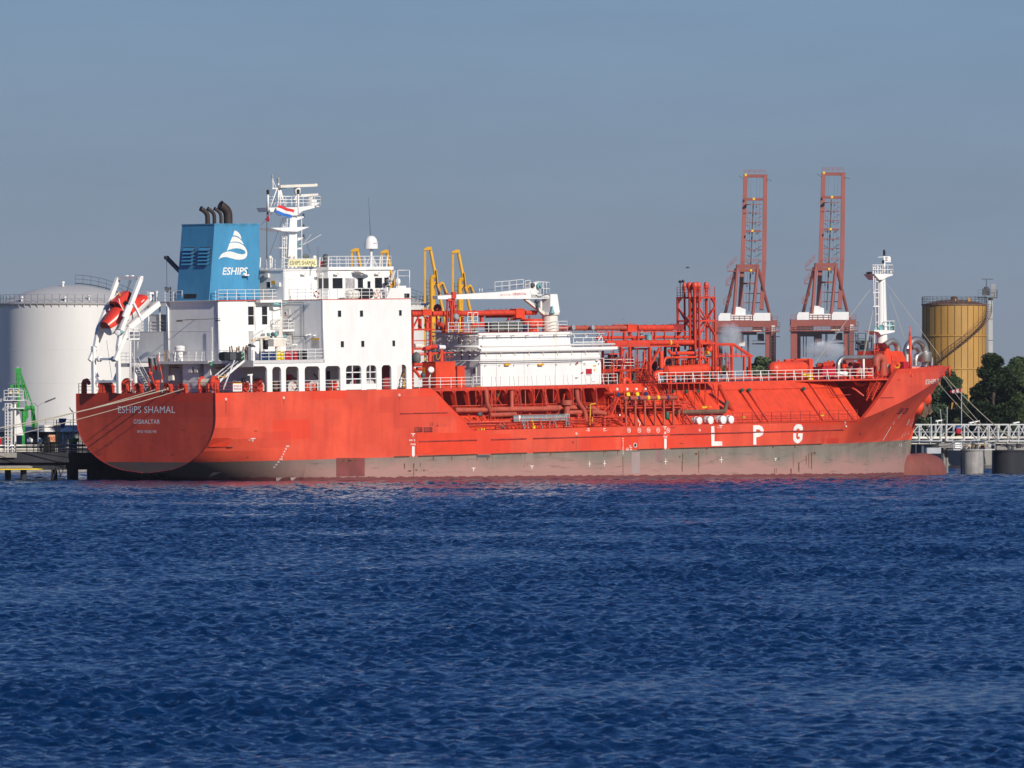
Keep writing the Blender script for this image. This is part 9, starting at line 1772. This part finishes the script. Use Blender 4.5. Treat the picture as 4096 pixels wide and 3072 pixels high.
# flags
def flag(name, label, quad, nx, ny, cols, amp, ph):
    """cloth: quad of four ship points (hoist top, hoist bottom, fly bottom, fly top), stripes across the hoist"""
    a, b_, c, d = quad; t = empty(name, label, 'flag', SHIP @ Matrix.Translation(a)); mb = MB()
    for j in range(ny+1):
        for i in range(nx+1):
            u, v = i/nx, j/ny; p = a.lerp(d, u).lerp(b_.lerp(c, u), v); mb.v.append(p-a+Vector((.03*math.sin(u*9+ph), amp*math.sin(u*7+v*1.5+ph)*u, amp*.3*math.sin(u*8+ph))))
    for j in range(ny):
        mb.mi = min(len(cols)-1, j*len(cols)//ny)
        for i in range(nx): q = j*(nx+1)+i; mb.face((q, q+1, q+nx+2, q+nx+1), True)
    mb.build('cloth', None, t, mats=cols); s = MB(); s.tube((0, 0, .25), b_-a-Vector((0, 0, .3)), .02, 5); s.build('halyard', ROPE, t)
FR, FW, FB = paint('flag_red', (.62, .03, .03), .8), paint('flag_white', (.75, .74, .72), .8), paint('flag_blue', (.02, .14, .5), .8)
flag('courtesy_flag', 'red white and blue striped flag flying on the radar mast', [sp(3, 512, 460, 1.6), sp(3, 472, 555, 1.6), sp(3, 293, 490, 1.6), sp(3, 335, 402, 1.6)], 14, 9, [FR, FW, FB], .12, .4)
flag('red_pennant', 'small dark red pennant beside the aft mast post', [sp(3, 215, 505, 1.2), sp(3, 228, 575, 1.2), sp(3, 200, 595, 1.2), sp(3, 176, 565, 1.2)], 6, 4, [paint('pennant_red', (.25, .01, .03), .8)], .1, 1)
GREYF = paint('ensign_grey', (.42, .39, .35), .85, .15)
flag('stern_ensign', 'limp grey and red ensign on a slanting red staff at the stern', [ap(18, 2010, 300, .9), ap(18, 2065, 610, .9), ap(18, 1935, 620, .9), ap(18, 1880, 330, .9)], 8, 9, [GREYF, GREYF, FR], .04, 2)
p, q = ap(18, 2028, 255, .9), ap(19, 175, 780, .9); t = empty('flag_staff', 'slanting red flag staff on the stern rail', 'flag staff', SHIP @ Matrix.Translation(q)); MB().tube((0, 0, 0), p-q, .06, 8, .04).build('staff', RED2, t); MB().ball(p-q, .09, 8).build('truck', RED2, t)
d_ = MB(); 
flag('dark_flag_fold', 'dark folded half of the ensign hanging beside the stair', [ap(18, 1885, 340, .8), ap(18, 1900, 600, .8), ap(18, 1830, 560, .8), ap(18, 1800, 310, .8)], 6, 6, [paint('fold_dark', (.06, .06, .07), .85), DRED], .12, 0)
# mooring ropes
def rope(label, a, c, sag, r, name='mooring_rope', group=None):
    t = empty(name, label, 'rope', Matrix.Translation(a), group); pts = []
    for k in range(25): f = k/24; q = a.lerp(c, f)-a; q.z -= sag*4*f*(1-f); pts.append(q)
    MB().path(pts, r, 6).build('line', ROPE, t); b = MB(); b.torus((0, 0, 0), r*2.2, r*.8, (1, 0, 0), 10, 5); b.build('eye_splice', ROPE, t)
G = 'mooring ropes at the stern'
for k, (x, y, px, py, lb_) in enumerate(((1055, 205, -420, 1775, 'thick mooring rope, uppermost of the three at the transom corner'), (1222, 205, -440, 1838, 'thinner mooring rope leading to the fairlead farthest right, lowest at the corner'), (915, 215, -430, 1800, 'mooring rope between the two others, ending at the third fairlead'))):
    p = ap(5, x, y, -.1); far = wp(0, px, py, 806); rope(lb_, SHIP @ p, far, .55, .06 if k == 0 else .038, group=G)
G = 'mooring ropes at the bow'
p, Y = onbow(13, 1322, 168); e = jl(13, 1895, 735, JY); far = SHORE @ jl(13, 2212, 975, -15.5)
rope('pair of bow ropes, upper one, running from the bow tip down over the truss', SHIP @ V(p.x, Y, p.z), far, .5, .05, group=G); rope('bow rope just below the upper one from the bow tip', SHIP @ V(p.x-.1, Y+.05, p.z-.2), far+Vector((-1.5, 0, -.2)), .8, .045, group=G)
p2 = sp(13, 1268, 268, .6); rope('slack bow rope leading from under the name to the jetty landing', SHIP @ p2, SHORE @ jl(13, 2050, 985, -15.5), .6, .04, group=G)
